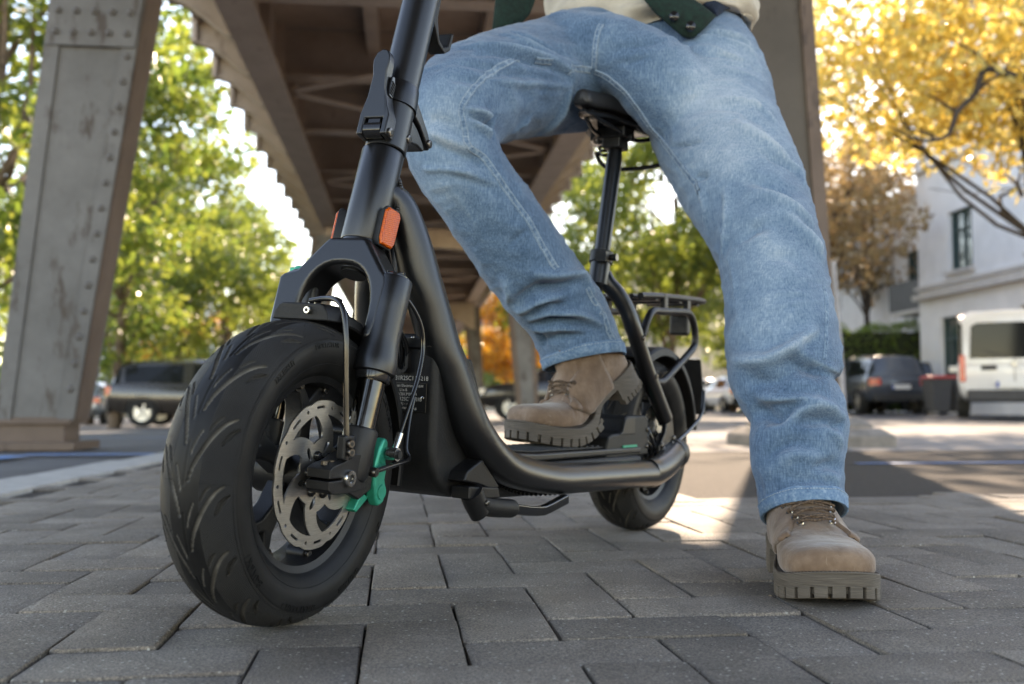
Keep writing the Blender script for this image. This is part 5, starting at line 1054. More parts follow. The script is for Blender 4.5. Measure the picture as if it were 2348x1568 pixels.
# side stand, folded
mb = MB(); mb.prism([(0.742, 0.146), (0.735, 0.158), (0.70, 0.172), (0.655, 0.134), (0.668, 0.128), (0.700, 0.138)], lambda a, b, t: Vector((a, t, b)), 0.060, 0.088); ks = mb.build('side_stand', M['black_part'], sco, bevel=0.003)
mb = MB(); mb.prism([(0.738, 0.124), (0.738, 0.140), (0.668, 0.134), (0.662, 0.120)], lambda a, b, t: Vector((a, t, b)), 0.066, 0.094); mb.build('stand_bracket', M['black_part'], ks, bevel=0.002)
mb = MB(); mb.tube([(0.722, 0.086, 0.132), (0.712, 0.086, 0.118), (0.700, 0.0865, 0.1030)], [0.014, 0.0135, 0.012], 18, ry=[0.017, 0.0165, 0.015]); mb.build('stand_pivot', M['black_part'], ks, angle=40)
mb = MB(); mb.tube(spline([(0.706, 0.087, 0.1145), (0.675, 0.088, 0.1085), (0.632, 0.089, 0.1035), (0.628, 0.089, 0.1030)], 4), [0.0125]*12+[0.0115], 16); mb.build('stand_sleeve', M['black_matte'], ks, angle=40)
mb = MB(); pp = [(0.634, 0.089, 0.1037), (0.585, 0.0895, 0.0960), (0.556, 0.090, 0.0930), (0.540, 0.090, 0.0925), (0.524, 0.0905, 0.0945), (0.474, 0.092, 0.1040)]
mb.tube(pp, [0.0090, 0.0088, 0.0088, 0.0092, 0.0092, 0.0095], 4, ry=[0.0105]*6, ref=(0, 0.7, 0.7)); mb.build('stand_arm', M['frame_gloss'], ks, bevel=0.0025)
bolts([((0.704, 0.0985, 0.117), (0, 1, 0))], ks, 'pivot_screw', 0.004, 0.003)
# ---- seat mast, stays, rack, saddle
for s in (1, -1):
    p = spline([(0.186, s*0.004, 0.470), (0.1815, s*0.012, 0.4540), (0.170, s*0.024, 0.4380), (0.1560, s*0.036, 0.4130), (0.1400, s*0.046, 0.3750), (0.0955, s*0.0515, 0.3107), (0.0434, s*0.054, 0.2555), (0.004, s*0.056, 0.2150)], 6)
    mb = MB(); mb.tube(p, [0.0150]*len(p), 24, ry=[0.0160]*len(p), ref=(1, 0, 0)); mb.build('seat_stay', M['frame'], sco, angle=30)
    mb = MB(); mb.prism([(0.020, 0.240), (-0.012, 0.225), (-0.020, 0.205), (-0.030, 0.168), (-0.020, 0.150), (0.030, 0.146), (0.046, 0.152), (0.046, 0.165), (0.020, 0.190), (0.012, 0.215)], lambda a, b, t: Vector((a, s*t, b)), 0.0545, 0.0645); dp = mb.build('dropout', M['frame'], sco, bevel=0.0025)
    bolts([((0.030, s*0.0645, 0.158), (0, s, 0)), ((0.038, s*0.0645, 0.166), (0, s, 0)), ((-0.012, s*0.0645, 0.168), (0, s, 0)), ((-0.020, s*0.0645, 0.178), (0, s, 0))], dp, 'dropout_bolt', 0.0050, 0.004)
    bolts([((0.134, s*0.062, 0.360), (0, s, 0)), ((0.080, s*0.066, 0.293), (0, s, 0))], sco, 'stay_bolt', 0.0045, 0.004)
ax_ = (Vector((0.1426, 0, 0.7108))-Vector((0.189, 0, 0.4988))).normalized(); c0 = Vector((0.189, 0, 0.4988))
mb = MB(); mb.tube([c0-ax_*0.050, c0-ax_*0.02, c0+ax_*0.004], [0.0178, 0.0178, 0.0178], 30); mb.build('seat_tube', M['frame'], sco, angle=30)
mb = MB(); mb.tube([c0-ax_*0.010, c0-ax_*0.009, c0+ax_*0.011, c0+ax_*0.012], [0.0190, 0.0208, 0.0208, 0.0190], 30); mb.box(c0+Vector((0.020, 0.012, 0)), (0.016, 0.02, 0.018)); sc_ = mb.build('seat_clamp', M['black_part'], sco, angle=30)
mb = MB(); mb.cyl(c0+Vector((0.004, 0.017, 0)), c0+Vector((0.004, 0.033, 0)), 0.0055, 0.0065, 16); mb.build('clamp_screw', M['bolt'], sc_)
mb = MB(); mb.tube([c0, c0+ax_*0.19, c0+ax_*0.212, c0+ax_*0.232], [0.0145, 0.0145, 0.0120, 0.0110], 30); mb.build('seat_post', M['frame'], sco, angle=30)
sd_ = empty('saddle'); sd_.parent = sco; sd_.location = (0.142, 0, 0.735)
def sad(x, hwid, z0, z1): # ring across the saddle
    pts = []
    for i in range(20):
        t = 2*math.pi*i/20; y = hwid*math.cos(t); z = math.sin(t)
        pts.append(Vector((x, y, (z0+z1)/2+(z1-z0)/2*(abs(z)**0.7)*(1 if z > 0 else -1) - (0.02*(abs(math.cos(t))**3) if hwid > 0.05 else 0.006*abs(math.cos(t))**3))))
    return pts
mb = MB(); mb.loft([sad(*r_) for r_ in spline([(0.150, 0.006, 0.022, 0.036), (0.144, 0.016, 0.014, 0.042), (0.115, 0.021, 0.014, 0.046), (0.07, 0.030, 0.020, 0.054), (0.02, 0.050, 0.018, 0.056), (-0.03, 0.080, 0.018, 0.062), (-0.075, 0.095, 0.022, 0.070), (-0.105, 0.088, 0.030, 0.072), (-0.118, 0.06, 0.040, 0.066)], 5)]); mb.build('saddle_cover', mat('black_saddle_vinyl', (0.018, 0.017, 0.017), 0.45, var=0.15, vscale=60, bump=0.0005, bscale=300), sd_, angle=60)
mb = MB(); mb.loft([[p+Vector((0, 0, -0.010)) for p in sad(x_, w_*0.93, a_, b_-0.018)] for x_, w_, a_, b_ in spline([(0.140, 0.010, 0.014, 0.036), (0.115, 0.017, 0.012, 0.042), (0.07, 0.026, 0.018, 0.05), (0.02, 0.046, 0.016, 0.05), (-0.03, 0.074, 0.016, 0.055), (-0.075, 0.088, 0.018, 0.06), (-0.10, 0.08, 0.026, 0.06)], 4)]); mb.build('saddle_base', M['frame_gloss'], sd_, angle=60)
for s in (1, -1):
    mb = MB(); mb.tube(spline([(0.125, s*0.007, 0.010), (0.095, s*0.012, 0.0), (0.05, s*0.021, -0.006), (-0.03, s*0.022, -0.008), (-0.065, s*0.040, 0.0), (-0.085, s*0.055, 0.014)], 6), 0.0040, 10); mb.build('saddle_rail', M['frame_gloss'], sd_)
    hp = [(-0.078+0.013*math.cos(t), s*0.058+0.013*math.sin(t), -0.022+0.036*t/(2*math.pi*4)) for t in np.linspace(0, 2*math.pi*4, 60)]
    mb = MB(); mb.tube(hp, 0.0028, 8); mb.build('saddle_spring', M['frame_gloss'], sd_)
mb = MB(); mb.tube(spline([(-0.078, 0.078, -0.010), (-0.085, 0.072, -0.030), (-0.09, 0.05, -0.043), (-0.094, 0.0, -0.046), (-0.09, -0.05, -0.043), (-0.085, -0.072, -0.030), (-0.078, -0.078, -0.010)], 6), 0.0042, 10); mb.build('spring_bridge', M['frame_gloss'], sd_)
mb = MB(); mb.box((0.004, 0, -0.004), (0.046, 0.056, 0.020)); mb.box((0.004, 0, -0.022), (0.040, 0.036, 0.02)); mb.cyl((0.004, -0.036, -0.012), (0.004, 0.036, -0.012), 0.007, n=14); mb.build('rail_clamp', M['black_part'], sd_, bevel=0.003)
# rear rack
rk = empty('rear_rack'); rk.parent = sco
loop = [(0.12, 0.048, 0.438), (0.05, 0.056, 0.444), (-0.10, 0.058, 0.452), (-0.185, 0.056, 0.456), (-0.212, 0.040, 0.457), (-0.216, 0.0, 0.457)]
mb = MB(); full = spline(loop + [(a, -b, c) for a, b, c in loop[:-1][::-1]], 6); mb.tube(full, 0.0062, 12); mb.build('rack_loop', M['black_part'], rk)
for y in (-0.028, 0.0, 0.028): mb = MB(); mb.tube([(0.115, y, 0.4385), (-0.10, y, 0.452), (-0.214, y, 0.457)], 0.0045, 10); mb.build('rack_rod', M['black_part'], rk)
for x in (0.06, -0.06, -0.16): mb = MB(); mb.bar((x, -0.056, 0.441+0.004*(0.1-x)*10-0.006), (x, 0.056, 0.441+0.004*(0.1-x)*10-0.006), 0.014, 0.004); mb.build('rack_plate', M['black_part'], rk, bevel=0.001)
for s in (1, -1):
    mb = MB(); mb.tube(spline([(0.128, s*0.058, 0.365), (0.110, s*0.060, 0.398), (0.085, s*0.060, 0.413), (0.04, s*0.060, 0.416), (-0.07, s*0.060, 0.424), (-0.105, s*0.060, 0.420), (-0.128, s*0.060, 0.400), (-0.136, s*0.060, 0.372), (-0.120, s*0.060, 0.352), (-0.02, s*0.060, 0.306), (0.030, s*0.060, 0.285), (0.055, s*0.058, 0.283)], 6), 0.0072, 12); mb.build('rack_strut', M['black_part'], rk)
    for x in (0.03, -0.09): mb = MB(); mb.box((x, s*0.058, 0.435), (0.018, 0.010, 0.03)); mb.build('rack_post', M['black_part'], rk, bevel=0.002)
mb = MB(); mb.box((-0.205, 0.0, 0.408), (0.022, 0.042, 0.046)); tl = mb.build('tail_lamp', M['black_part'], rk, bevel=0.006); mb = MB(); mb.box((-0.2165, 0, 0.408), (0.006, 0.034, 0.034)); mb.build('lens', M['red_lens'], tl, bevel=0.003); mb = MB(); mb.box((-0.180, 0, 0.43), (0.05, 0.014, 0.010)); mb.build('lamp_arm', M['black_part'], tl, bevel=0.002)
# rear mudguard and plate
def rf(t, r0=0.186):
    rp = [(r0-0.016, 0.055), (r0-0.004, 0.053), (r0, 0.048), (r0, 0.0), (r0, -0.048), (r0-0.004, -0.053), (r0-0.016, -0.055)]; rp = rp+[(a-0.0022, b*0.965) for a, b in rp[::-1]]
    return [Vector((a*math.cos(t), b, 0.165+a*math.sin(t))) for a, b in rp]
mb = MB(); mb.loft([rf(R(a)) for a in np.linspace(62, 172, 34)]); mb.build('rear_mudguard', M['black_matte'], sco, angle=35)
mb = MB(); mb.prism([(-0.196, 0.335), (-0.202, 0.335), (-0.240, 0.222), (-0.234, 0.220)], lambda a, b, t: Vector((a, t, b)), -0.056, 0.050); mb.build('plate_carrier', M['black_matte'], sco, bevel=0.001)
mb = MB(); mb.tube(spline([(-0.008, 0.070, 0.165), (-0.10, 0.070, 0.195), (-0.165, 0.068, 0.225), (-0.195, 0.060, 0.270)], 6), 0.0038, 10); mb.build('mudguard_stay', M['frame_gloss'], sco)
# rear brake
mb = MB(); mb.prism([(0.066, 0.185), (0.085, 0.180), (0.092, 0.200), (0.082, 0.214), (0.066, 0.214)], lambda a, b, t: Vector((a, t, b)), 0.028, 0.046); mb.build('rear_caliper', M['teal'], sco, bevel=0.004)
mb = MB(); mb.box((-0.045, 0.035, 0.222), (0.016, 0.02, 0.022)); mb.build('rear_adjuster', M['teal'], sco, bevel=0.004)
mb = MB(); mb.box((0.17, 0.0586, 0.1685), (0.06, 0.002, 0.004)); mb.build('teal_trim', M['teal'], sco, smooth=False)
mb = MB(); mb.tube(spline([(0.075, 0.050, 0.190), (0.085, 0.054, 0.175), (0.07, 0.056, 0.165), (0.06, 0.052, 0.15)], 5), 0.0035, 10); mb.tube(spline([(0.072, 0.048, 0.205), (0.082, 0.058, 0.19), (0.066, 0.060, 0.170), (0.05, 0.05, 0.155)], 5), 0.003, 10); mb.build('rear_cable', M['frame_gloss'], sco)
# ------------------------------------------------------------------ the rider
def ring_at(c, t, right, rx, ry, n=28, e=2.0):
    t = t.normalized(); e1 = (right - t*right.dot(t)).normalized(); e2 = t.cross(e1); out = []
    for k in range(n):
        a = 2*math.pi*k/n; ca, sa = math.cos(a), math.sin(a)
        out.append(c + e1*(rx*abs(ca)**(2/e)*(1 if ca >= 0 else -1)) + e2*(ry*abs(sa)**(2/e)*(1 if sa >= 0 else -1)))
    return out
def leg_loft(mb, st, sub=5, right=Vector((1, 0, 0))):
    """st rows: u, v, depth, radius across, radius in depth"""
    rows = spline([(*at(u, v, Y), rx, ry) for u, v, Y, rx, ry in st], sub); P_ = [Vector(r[:3]) for r in rows]; rings = []
    for i, r in enumerate(rows):
        t = P_[min(i+1, len(P_)-1)] - P_[max(i-1, 0)]
        rings.append(ring_at(P_[i], t, right, r[3], r[4]))
    mb.loft(rings)
LEG_L = [(1560, 120, 1.90, .120, .125), (1606, 190, 1.84, .122, .122), (1640, 300, 1.75, .113, .112), (1696, 414, 1.65, .102, .104), (1749, 534, 1.565, .083, .094), (1772, 615, 1.52, .0785, .090), (1786, 727, 1.475, .0795, .086), (1799, 840, 1.445, .0820, .082), (1806, 890, 1.435, .0740, .078), (1834, 932, 1.425, .0590, .070), (1838, 962, 1.42, .0640, .068), (1825, 1028, 1.41, .0662, .067), (1831, 1094, 1.405, .0605, .065), (1842, 1165, 1.397, .0555, .070), (1846, 1215, 1.395, .0550, .072)]
LEG_R = [(1420, 140, 1.90, .115, .11), (1320, 165, 1.83, .112, .105), (1230, 182, 1.755, .100, .100), (1140, 200, 1.675, .0935, .095), (1075, 228, 1.615, .0880, .090), (1036, 275, 1.575, .0820, .084), (1035, 330, 1.565, .0760, .080), (1060, 390, 1.57, .0720, .078), (1145, 512, 1.60, .0720, .076), (1222, 625, 1.635, .0735, .074), (1300, 728, 1.675, .0700, .070), (1337, 810, 1.695, .0700, .074), (1345, 850, 1.70, .070, .075)]
def jeans_base(voxel=0.0046):
    mb = MB(); leg_loft(mb, LEG_L)
    # right leg: the ring "across" direction turns with the leg
    rows = spline([(*at(u, v, Y), rx, ry) for u, v, Y, rx, ry in LEG_R], 5); P_ = [Vector(r[:3]) for r in rows]; rings = []
    for i, r in enumerate(rows):
        t = (P_[min(i+1, len(P_)-1)] - P_[max(i-1, 0)]).normalized(); side = t.cross(Vector((0, 1, 0))).normalized(); side = -side
        rings.append(ring_at(P_[i], t, side, r[3], r[4]))
    mb.loft(rings)
    leg_loft(mb, [(1270, 92, 1.78, .055, .06), (1330, 108, 1.755, .062, .065), (1400, 120, 1.735, .066, .066), (1480, 163, 1.72, .071, .07), (1545, 225, 1.715, .075, .07), (1580, 270, 1.72, .07, .07)], right=Vector((0.3, -0.2, 1)))
    # pelvis
    fwd, lef = Vector((-0.5076, -0.8616, 0)), Vector((0.8616, -0.5076, 0)); c = at(1482, 100, 1.93); rings = []
    for z, a, b, ox_, oy_ in ((0.815, 0.10, 0.09, 0.02, 0), (0.835, 0.155, 0.125, 0.01, 0), (0.875, 0.190, 0.145, 0, 0), (0.93, 0.195, 0.148, 0, 0), (0.99, 0.188, 0.140, -0.005, 0), (1.06, 0.180, 0.13, -0.01, 0)):
        cc = Vector((c.x, c.y, z)) + fwd*ox_; rings.append([cc + lef*(a*math.cos(2*math.pi*k/32)) + fwd*(b*math.sin(2*math.pi*k/32)) for k in range(32)])
    mb.loft(rings)
    o = mb.build('jeans', None)
    o.data.materials.clear()
    m = o.modifiers.new('remesh', 'REMESH'); m.mode = 'VOXEL'; m.voxel_size = voxel; m.use_smooth_shade = True
    s = o.modifiers.new('smooth', 'SMOOTH'); s.factor = 0.5; s.iterations = 16
    dg = bpy.context.evaluated_depsgraph_get(); me = bpy.data.meshes.new_from_object(o.evaluated_get(dg)); old = o.data
    bpy.data.objects.remove(o); bpy.data.meshes.remove(old)
    # open the legs at the hems
    bm = bmesh.new(); bm.from_mesh(me)
    hl = at(1842, 1176, 1.40); hr = at(1341, 826, 1.70)
    def cut(p, n, sel):
        g = [f for f in bm.faces if sel(f.calc_center_median())]; ed = list({e for f in g for e in f.edges}); vs = list({v for f in g for v in f.verts})
        bmesh.ops.bisect_plane(bm, geom=g+ed+vs, plane_co=p, plane_no=n, clear_inner=True)
    cut(hl, Vector((0.0, 0.42, 1)).normalized(), lambda q: q.z < 0.25 and q.x > 0.2)
    cut(hr, Vector((-0.20, 0.1, 1)).normalized(), lambda q: q.z < 0.45 and q.x < 0.3 and q.y > 1.5)
    bm.to_mesh(me); bm.free(); return me, hl, hr
# folds in the denim: height (mm), half width (mm), places along the fold
FOLDS = [
    (-5, 8, [(-0.056, 1.543, 0.791), (-0.016, 1.565, 0.799), (0.022, 1.594, 0.8), (0.063, 1.632, 0.801), (0.095, 1.666, 0.798)]),
    (5, 9, [(-0.064, 1.557, 0.808), (-0.017, 1.576, 0.815), (0.032, 1.609, 0.817), (0.08, 1.65, 0.814), (0.106, 1.677, 0.804)]),
    (4, 9, [(-0.017, 1.612, 0.851), (0.033, 1.62, 0.835), (0.074, 1.648, 0.827), (0.117, 1.687, 0.822)]),
    (-4, 8, [(0.003, 1.626, 0.858), (0.053, 1.635, 0.837), (0.099, 1.671, 0.827)]),
    (-3, 9, [(-0.078, 1.522, 0.767), (-0.044, 1.533, 0.768), (-0.007, 1.559, 0.772)]),
    (-3, 10, [(-0.095, 1.504, 0.738), (-0.062, 1.51, 0.738), (-0.044, 1.522, 0.744)]),
    (4, 7, [(-0.044, 1.522, 0.744), (0.003, 1.565, 0.752), (0.052, 1.623, 0.77), (0.095, 1.672, 0.782)]),
    (-4, 8, [(-0.04, 1.528, 0.753), (0.012, 1.577, 0.77), (0.073, 1.645, 0.785)]),
    (-9, 8, [(-0.031, 1.528, 0.685), (-0.034, 1.524, 0.669), (-0.03, 1.527, 0.653)]),
    (6, 8, [(-0.07, 1.493, 0.688), (-0.044, 1.511, 0.686), (-0.029, 1.532, 0.679)]),
    (5, 7, [(-0.063, 1.495, 0.672), (-0.043, 1.509, 0.661), (-0.033, 1.522, 0.653)]),
    (-6, 6, [(-0.061, 1.497, 0.679), (-0.04, 1.515, 0.672), (-0.035, 1.522, 0.666)]),
    (3, 6, [(-0.001, 1.624, 0.687), (0.019, 1.63, 0.705), (0.033, 1.638, 0.717)]),
    (5, 9, [(0.045, 1.731, 0.715), (0.076, 1.705, 0.733), (0.094, 1.686, 0.761), (0.1, 1.679, 0.78)]),
    (-4, 12, [(-0.125, 1.491, 0.672), (-0.097, 1.486, 0.665), (-0.076, 1.489, 0.642)]),
    (-5, 12, [(-0.116, 1.49, 0.635), (-0.088, 1.488, 0.623), (-0.061, 1.495, 0.61), (-0.043, 1.502, 0.601)]),
    (2.5, 6, [(-0.136, 1.515, 0.601), (-0.098, 1.496, 0.596), (-0.061, 1.498, 0.587)]),
    (4, 13, [(-0.129, 1.493, 0.652), (-0.094, 1.487, 0.634), (-0.068, 1.491, 0.624)]),
    (2, 6, [(-0.133, 1.513, 0.601), (-0.075, 1.496, 0.592), (-0.029, 1.51, 0.578)]),
    (-2, 8, [(-0.086, 1.499, 0.584), (-0.053, 1.503, 0.574), (-0.029, 1.511, 0.569)]),
    (1.5, 6, [(-0.097, 1.508, 0.573), (-0.061, 1.525, 0.525), (-0.03, 1.552, 0.471)]),
    (-3, 4, [(-0.001, 1.537, 0.489), (0.011, 1.536, 0.502), (0.022, 1.539, 0.509)]),
    (-10, 11, [(0.002, 1.597, 0.403), (0.036, 1.572, 0.419), (0.07, 1.576, 0.426), (0.099, 1.591, 0.435)]),
    (5, 11, [(-0.012, 1.571, 0.437), (-0.003, 1.586, 0.416), (-0.005, 1.607, 0.402)]),
    (8, 11, [(0.036, 1.56, 0.445), (0.07, 1.572, 0.442), (0.104, 1.598, 0.447), (0.116, 1.61, 0.44), (0.128, 1.618, 0.422)]),
    (5, 9, [(0.009, 1.609, 0.39), (0.047, 1.581, 0.404), (0.082, 1.585, 0.413)]),
    (-7, 7, [(0.025, 1.608, 0.381), (0.048, 1.587, 0.395), (0.082, 1.59, 0.398)]),
    (6, 9, [(0.03, 1.608, 0.378), (0.059, 1.593, 0.386), (0.106, 1.604, 0.383), (0.15, 1.63, 0.366)]),
    (-7, 8, [(0.037, 1.617, 0.368), (0.067, 1.6, 0.375), (0.106, 1.607, 0.374), (0.143, 1.624, 0.359)]),
    (4, 8, [(0.037, 1.629, 0.359), (0.072, 1.609, 0.362), (0.114, 1.613, 0.358)]),
    (-5, 8, [(0.058, 1.632, 0.343), (0.083, 1.616, 0.349), (0.118, 1.616, 0.351)]),
    (-6, 7, [(0.044, 1.629, 0.354), (0.049, 1.637, 0.345), (0.052, 1.649, 0.334)]),
    (3, 8, [(0.128, 1.618, 0.422), (0.14, 1.625, 0.392), (0.16, 1.638, 0.36), (0.173, 1.648, 0.341)]),
    (3, 7, [(0.255, 1.664, 0.862), (0.341, 1.726, 0.888), (0.391, 1.724, 0.88), (0.433, 1.739, 0.864)]),
    (3, 7, [(0.265, 1.654, 0.839), (0.325, 1.714, 0.863), (0.373, 1.701, 0.851), (0.417, 1.707, 0.835)]),
    (-3, 8, [(0.335, 1.699, 0.845), (0.385, 1.697, 0.841), (0.431, 1.715, 0.83)]),
    (-3, 7, [(0.342, 1.731, 0.897), (0.393, 1.731, 0.889), (0.446, 1.763, 0.876)]),
    (3, 6, [(0.343, 1.734, 0.902), (0.389, 1.735, 0.897), (0.431, 1.752, 0.885)]),
    (-2, 7, [(0.181, 1.664, 0.847), (0.217, 1.655, 0.846), (0.254, 1.658, 0.853)]),
    (-2, 8, [(0.177, 1.671, 0.822), (0.205, 1.658, 0.82), (0.233, 1.65, 0.825)]),
    (2, 8, [(0.355, 1.676, 0.814), (0.392, 1.677, 0.809), (0.433, 1.694, 0.797)]),
    (-2, 7, [(0.369, 1.683, 0.824), (0.409, 1.695, 0.824), (0.445, 1.721, 0.817)]),
    (4, 9, [(0.339, 1.628, 0.744), (0.385, 1.619, 0.738), (0.416, 1.613, 0.72), (0.432, 1.601, 0.695)]),
    (-3, 12, [(0.309, 1.633, 0.726), (0.363, 1.606, 0.722), (0.393, 1.588, 0.7), (0.417, 1.573, 0.672)]),
    (7, 12, [(0.363, 1.579, 0.688), (0.392, 1.557, 0.661), (0.415, 1.543, 0.634), (0.432, 1.538, 0.617)]),
    (-4, 9, [(0.397, 1.533, 0.627), (0.418, 1.529, 0.615), (0.438, 1.529, 0.599)]),
    (-6, 5, [(0.272, 1.662, 0.673), (0.29, 1.624, 0.667), (0.309, 1.598, 0.665)]),
    (-6, 7, [(0.297, 1.592, 0.602), (0.311, 1.568, 0.605)]),
    (4, 8, [(0.431, 1.535, 0.614), (0.45, 1.542, 0.6), (0.452, 1.526, 0.576)]),
    (7, 13, [(0.374, 1.492, 0.562), (0.396, 1.476, 0.545), (0.42, 1.465, 0.523), (0.445, 1.469, 0.507)]),
    (-4, 13, [(0.353, 1.52, 0.59), (0.39, 1.493, 0.568), (0.418, 1.478, 0.543)]),
    (3, 9, [(0.333, 1.531, 0.577), (0.332, 1.518, 0.54), (0.333, 1.506, 0.512)]),
    (3, 8, [(0.302, 1.581, 0.581), (0.308, 1.567, 0.555), (0.31, 1.576, 0.526)]),
    (4, 8, [(0.332, 1.513, 0.527), (0.328, 1.511, 0.498), (0.324, 1.517, 0.468)]),
    (6, 12, [(0.399, 1.461, 0.522), (0.42, 1.45, 0.499), (0.44, 1.446, 0.473), (0.45, 1.445, 0.453)]),
    (-5, 15, [(0.343, 1.471, 0.481), (0.358, 1.464, 0.498), (0.372, 1.453, 0.496)]),
    (-3, 13, [(0.372, 1.425, 0.447), (0.395, 1.42, 0.449), (0.412, 1.414, 0.436)]),
    (8, 13, [(0.321, 1.416, 0.3), (0.349, 1.378, 0.298), (0.378, 1.368, 0.31), (0.402, 1.37, 0.326), (0.419, 1.377, 0.337)]),
    (-7, 13, [(0.362, 1.369, 0.287), (0.384, 1.364, 0.298), (0.415, 1.365, 0.29), (0.464, 1.423, 0.276)]),
    (7, 9, [(0.395, 1.365, 0.307), (0.424, 1.368, 0.292), (0.457, 1.4, 0.283)]),
    (-5, 9, [(0.397, 1.367, 0.315), (0.41, 1.371, 0.324), (0.428, 1.38, 0.337)]),
    (1.5, 4, [(0.328, 1.416, 0.343), (0.339, 1.395, 0.326), (0.345, 1.384, 0.306)]),
    (2, 7, [(0.327, 1.493, 0.455), (0.328, 1.463, 0.423), (0.326, 1.449, 0.396)]),
    (-6, 13, [(0.331, 1.397, 0.272), (0.358, 1.371, 0.268), (0.388, 1.362, 0.284), (0.423, 1.368, 0.285)]),
    (7, 9, [(0.346, 1.385, 0.249), (0.373, 1.368, 0.247), (0.403, 1.358, 0.244), (0.436, 1.36, 0.235)]),
    (-10, 13, [(0.347, 1.397, 0.227), (0.364, 1.368, 0.219), (0.383, 1.358, 0.224)]),
    (7, 11, [(0.356, 1.37, 0.208), (0.378, 1.359, 0.219), (0.402, 1.355, 0.231), (0.426, 1.356, 0.232), (0.451, 1.367, 0.222)]),
    (-6, 11, [(0.388, 1.353, 0.216), (0.416, 1.351, 0.216), (0.444, 1.361, 0.211)]),
    (-5, 5, [(0.433, 1.355, 0.205), (0.45, 1.366, 0.211)]),
    (-5, 13, [(0.351, 1.366, 0.169), (0.368, 1.353, 0.182), (0.39, 1.345, 0.184), (0.414, 1.345, 0.176)]),
    (3, 13, [(0.36, 1.357, 0.166), (0.389, 1.344, 0.175), (0.413, 1.344, 0.167)]),
    (-6, 10, [(0.404, 1.342, 0.151), (0.427, 1.348, 0.157), (0.445, 1.361, 0.152)]),
    (4, 8, [(0.423, 1.351, 0.208), (0.439, 1.357, 0.195), (0.448, 1.364, 0.179)]),
    (-4, 10, [(0.367, 1.353, 0.142), (0.388, 1.341, 0.138), (0.411, 1.34, 0.138), (0.429, 1.344, 0.135)]),
    (3, 8, [(0.412, 1.341, 0.144), (0.43, 1.347, 0.141), (0.441, 1.352, 0.129)]),
]
# seams: half width (mm), places along the seam
SEAMS = [
    (6, [(0.01, 1.584, 0.8), (-0.026, 1.543, 0.768), (-0.053, 1.514, 0.735), (-0.072, 1.495, 0.703), (-0.078, 1.49, 0.683), (-0.072, 1.49, 0.655), (-0.067, 1.491, 0.63), (-0.043, 1.503, 0.616), (-0.029, 1.51, 0.596), (-0.003, 1.524, 0.561), (0.029, 1.542, 0.519), (0.051, 1.557, 0.481), (0.07, 1.571, 0.451)]),
    (5, [(0.12, 1.61, 0.428), (0.136, 1.621, 0.401), (0.153, 1.632, 0.369), (0.167, 1.641, 0.343)]),
    (7, [(0.04, 1.611, 0.804), (0.053, 1.624, 0.81), (0.064, 1.635, 0.815)]),
    (7, [(0.095, 1.665, 0.809), (0.117, 1.687, 0.817), (0.138, 1.701, 0.82)]),
    (6, [(0.154, 1.679, 0.893), (0.146, 1.676, 0.871), (0.144, 1.683, 0.842), (0.143, 1.697, 0.822)]),
    (6, [(0.144, 1.701, 0.817), (0.171, 1.692, 0.799), (0.205, 1.688, 0.765), (0.228, 1.695, 0.732), (0.259, 1.701, 0.697), (0.275, 1.652, 0.653), (0.296, 1.596, 0.598), (0.303, 1.579, 0.578)]),
    (2.5, [(0.448, 1.42, 0.408), (0.443, 1.399, 0.367), (0.435, 1.379, 0.321), (0.43, 1.371, 0.299)]),
]
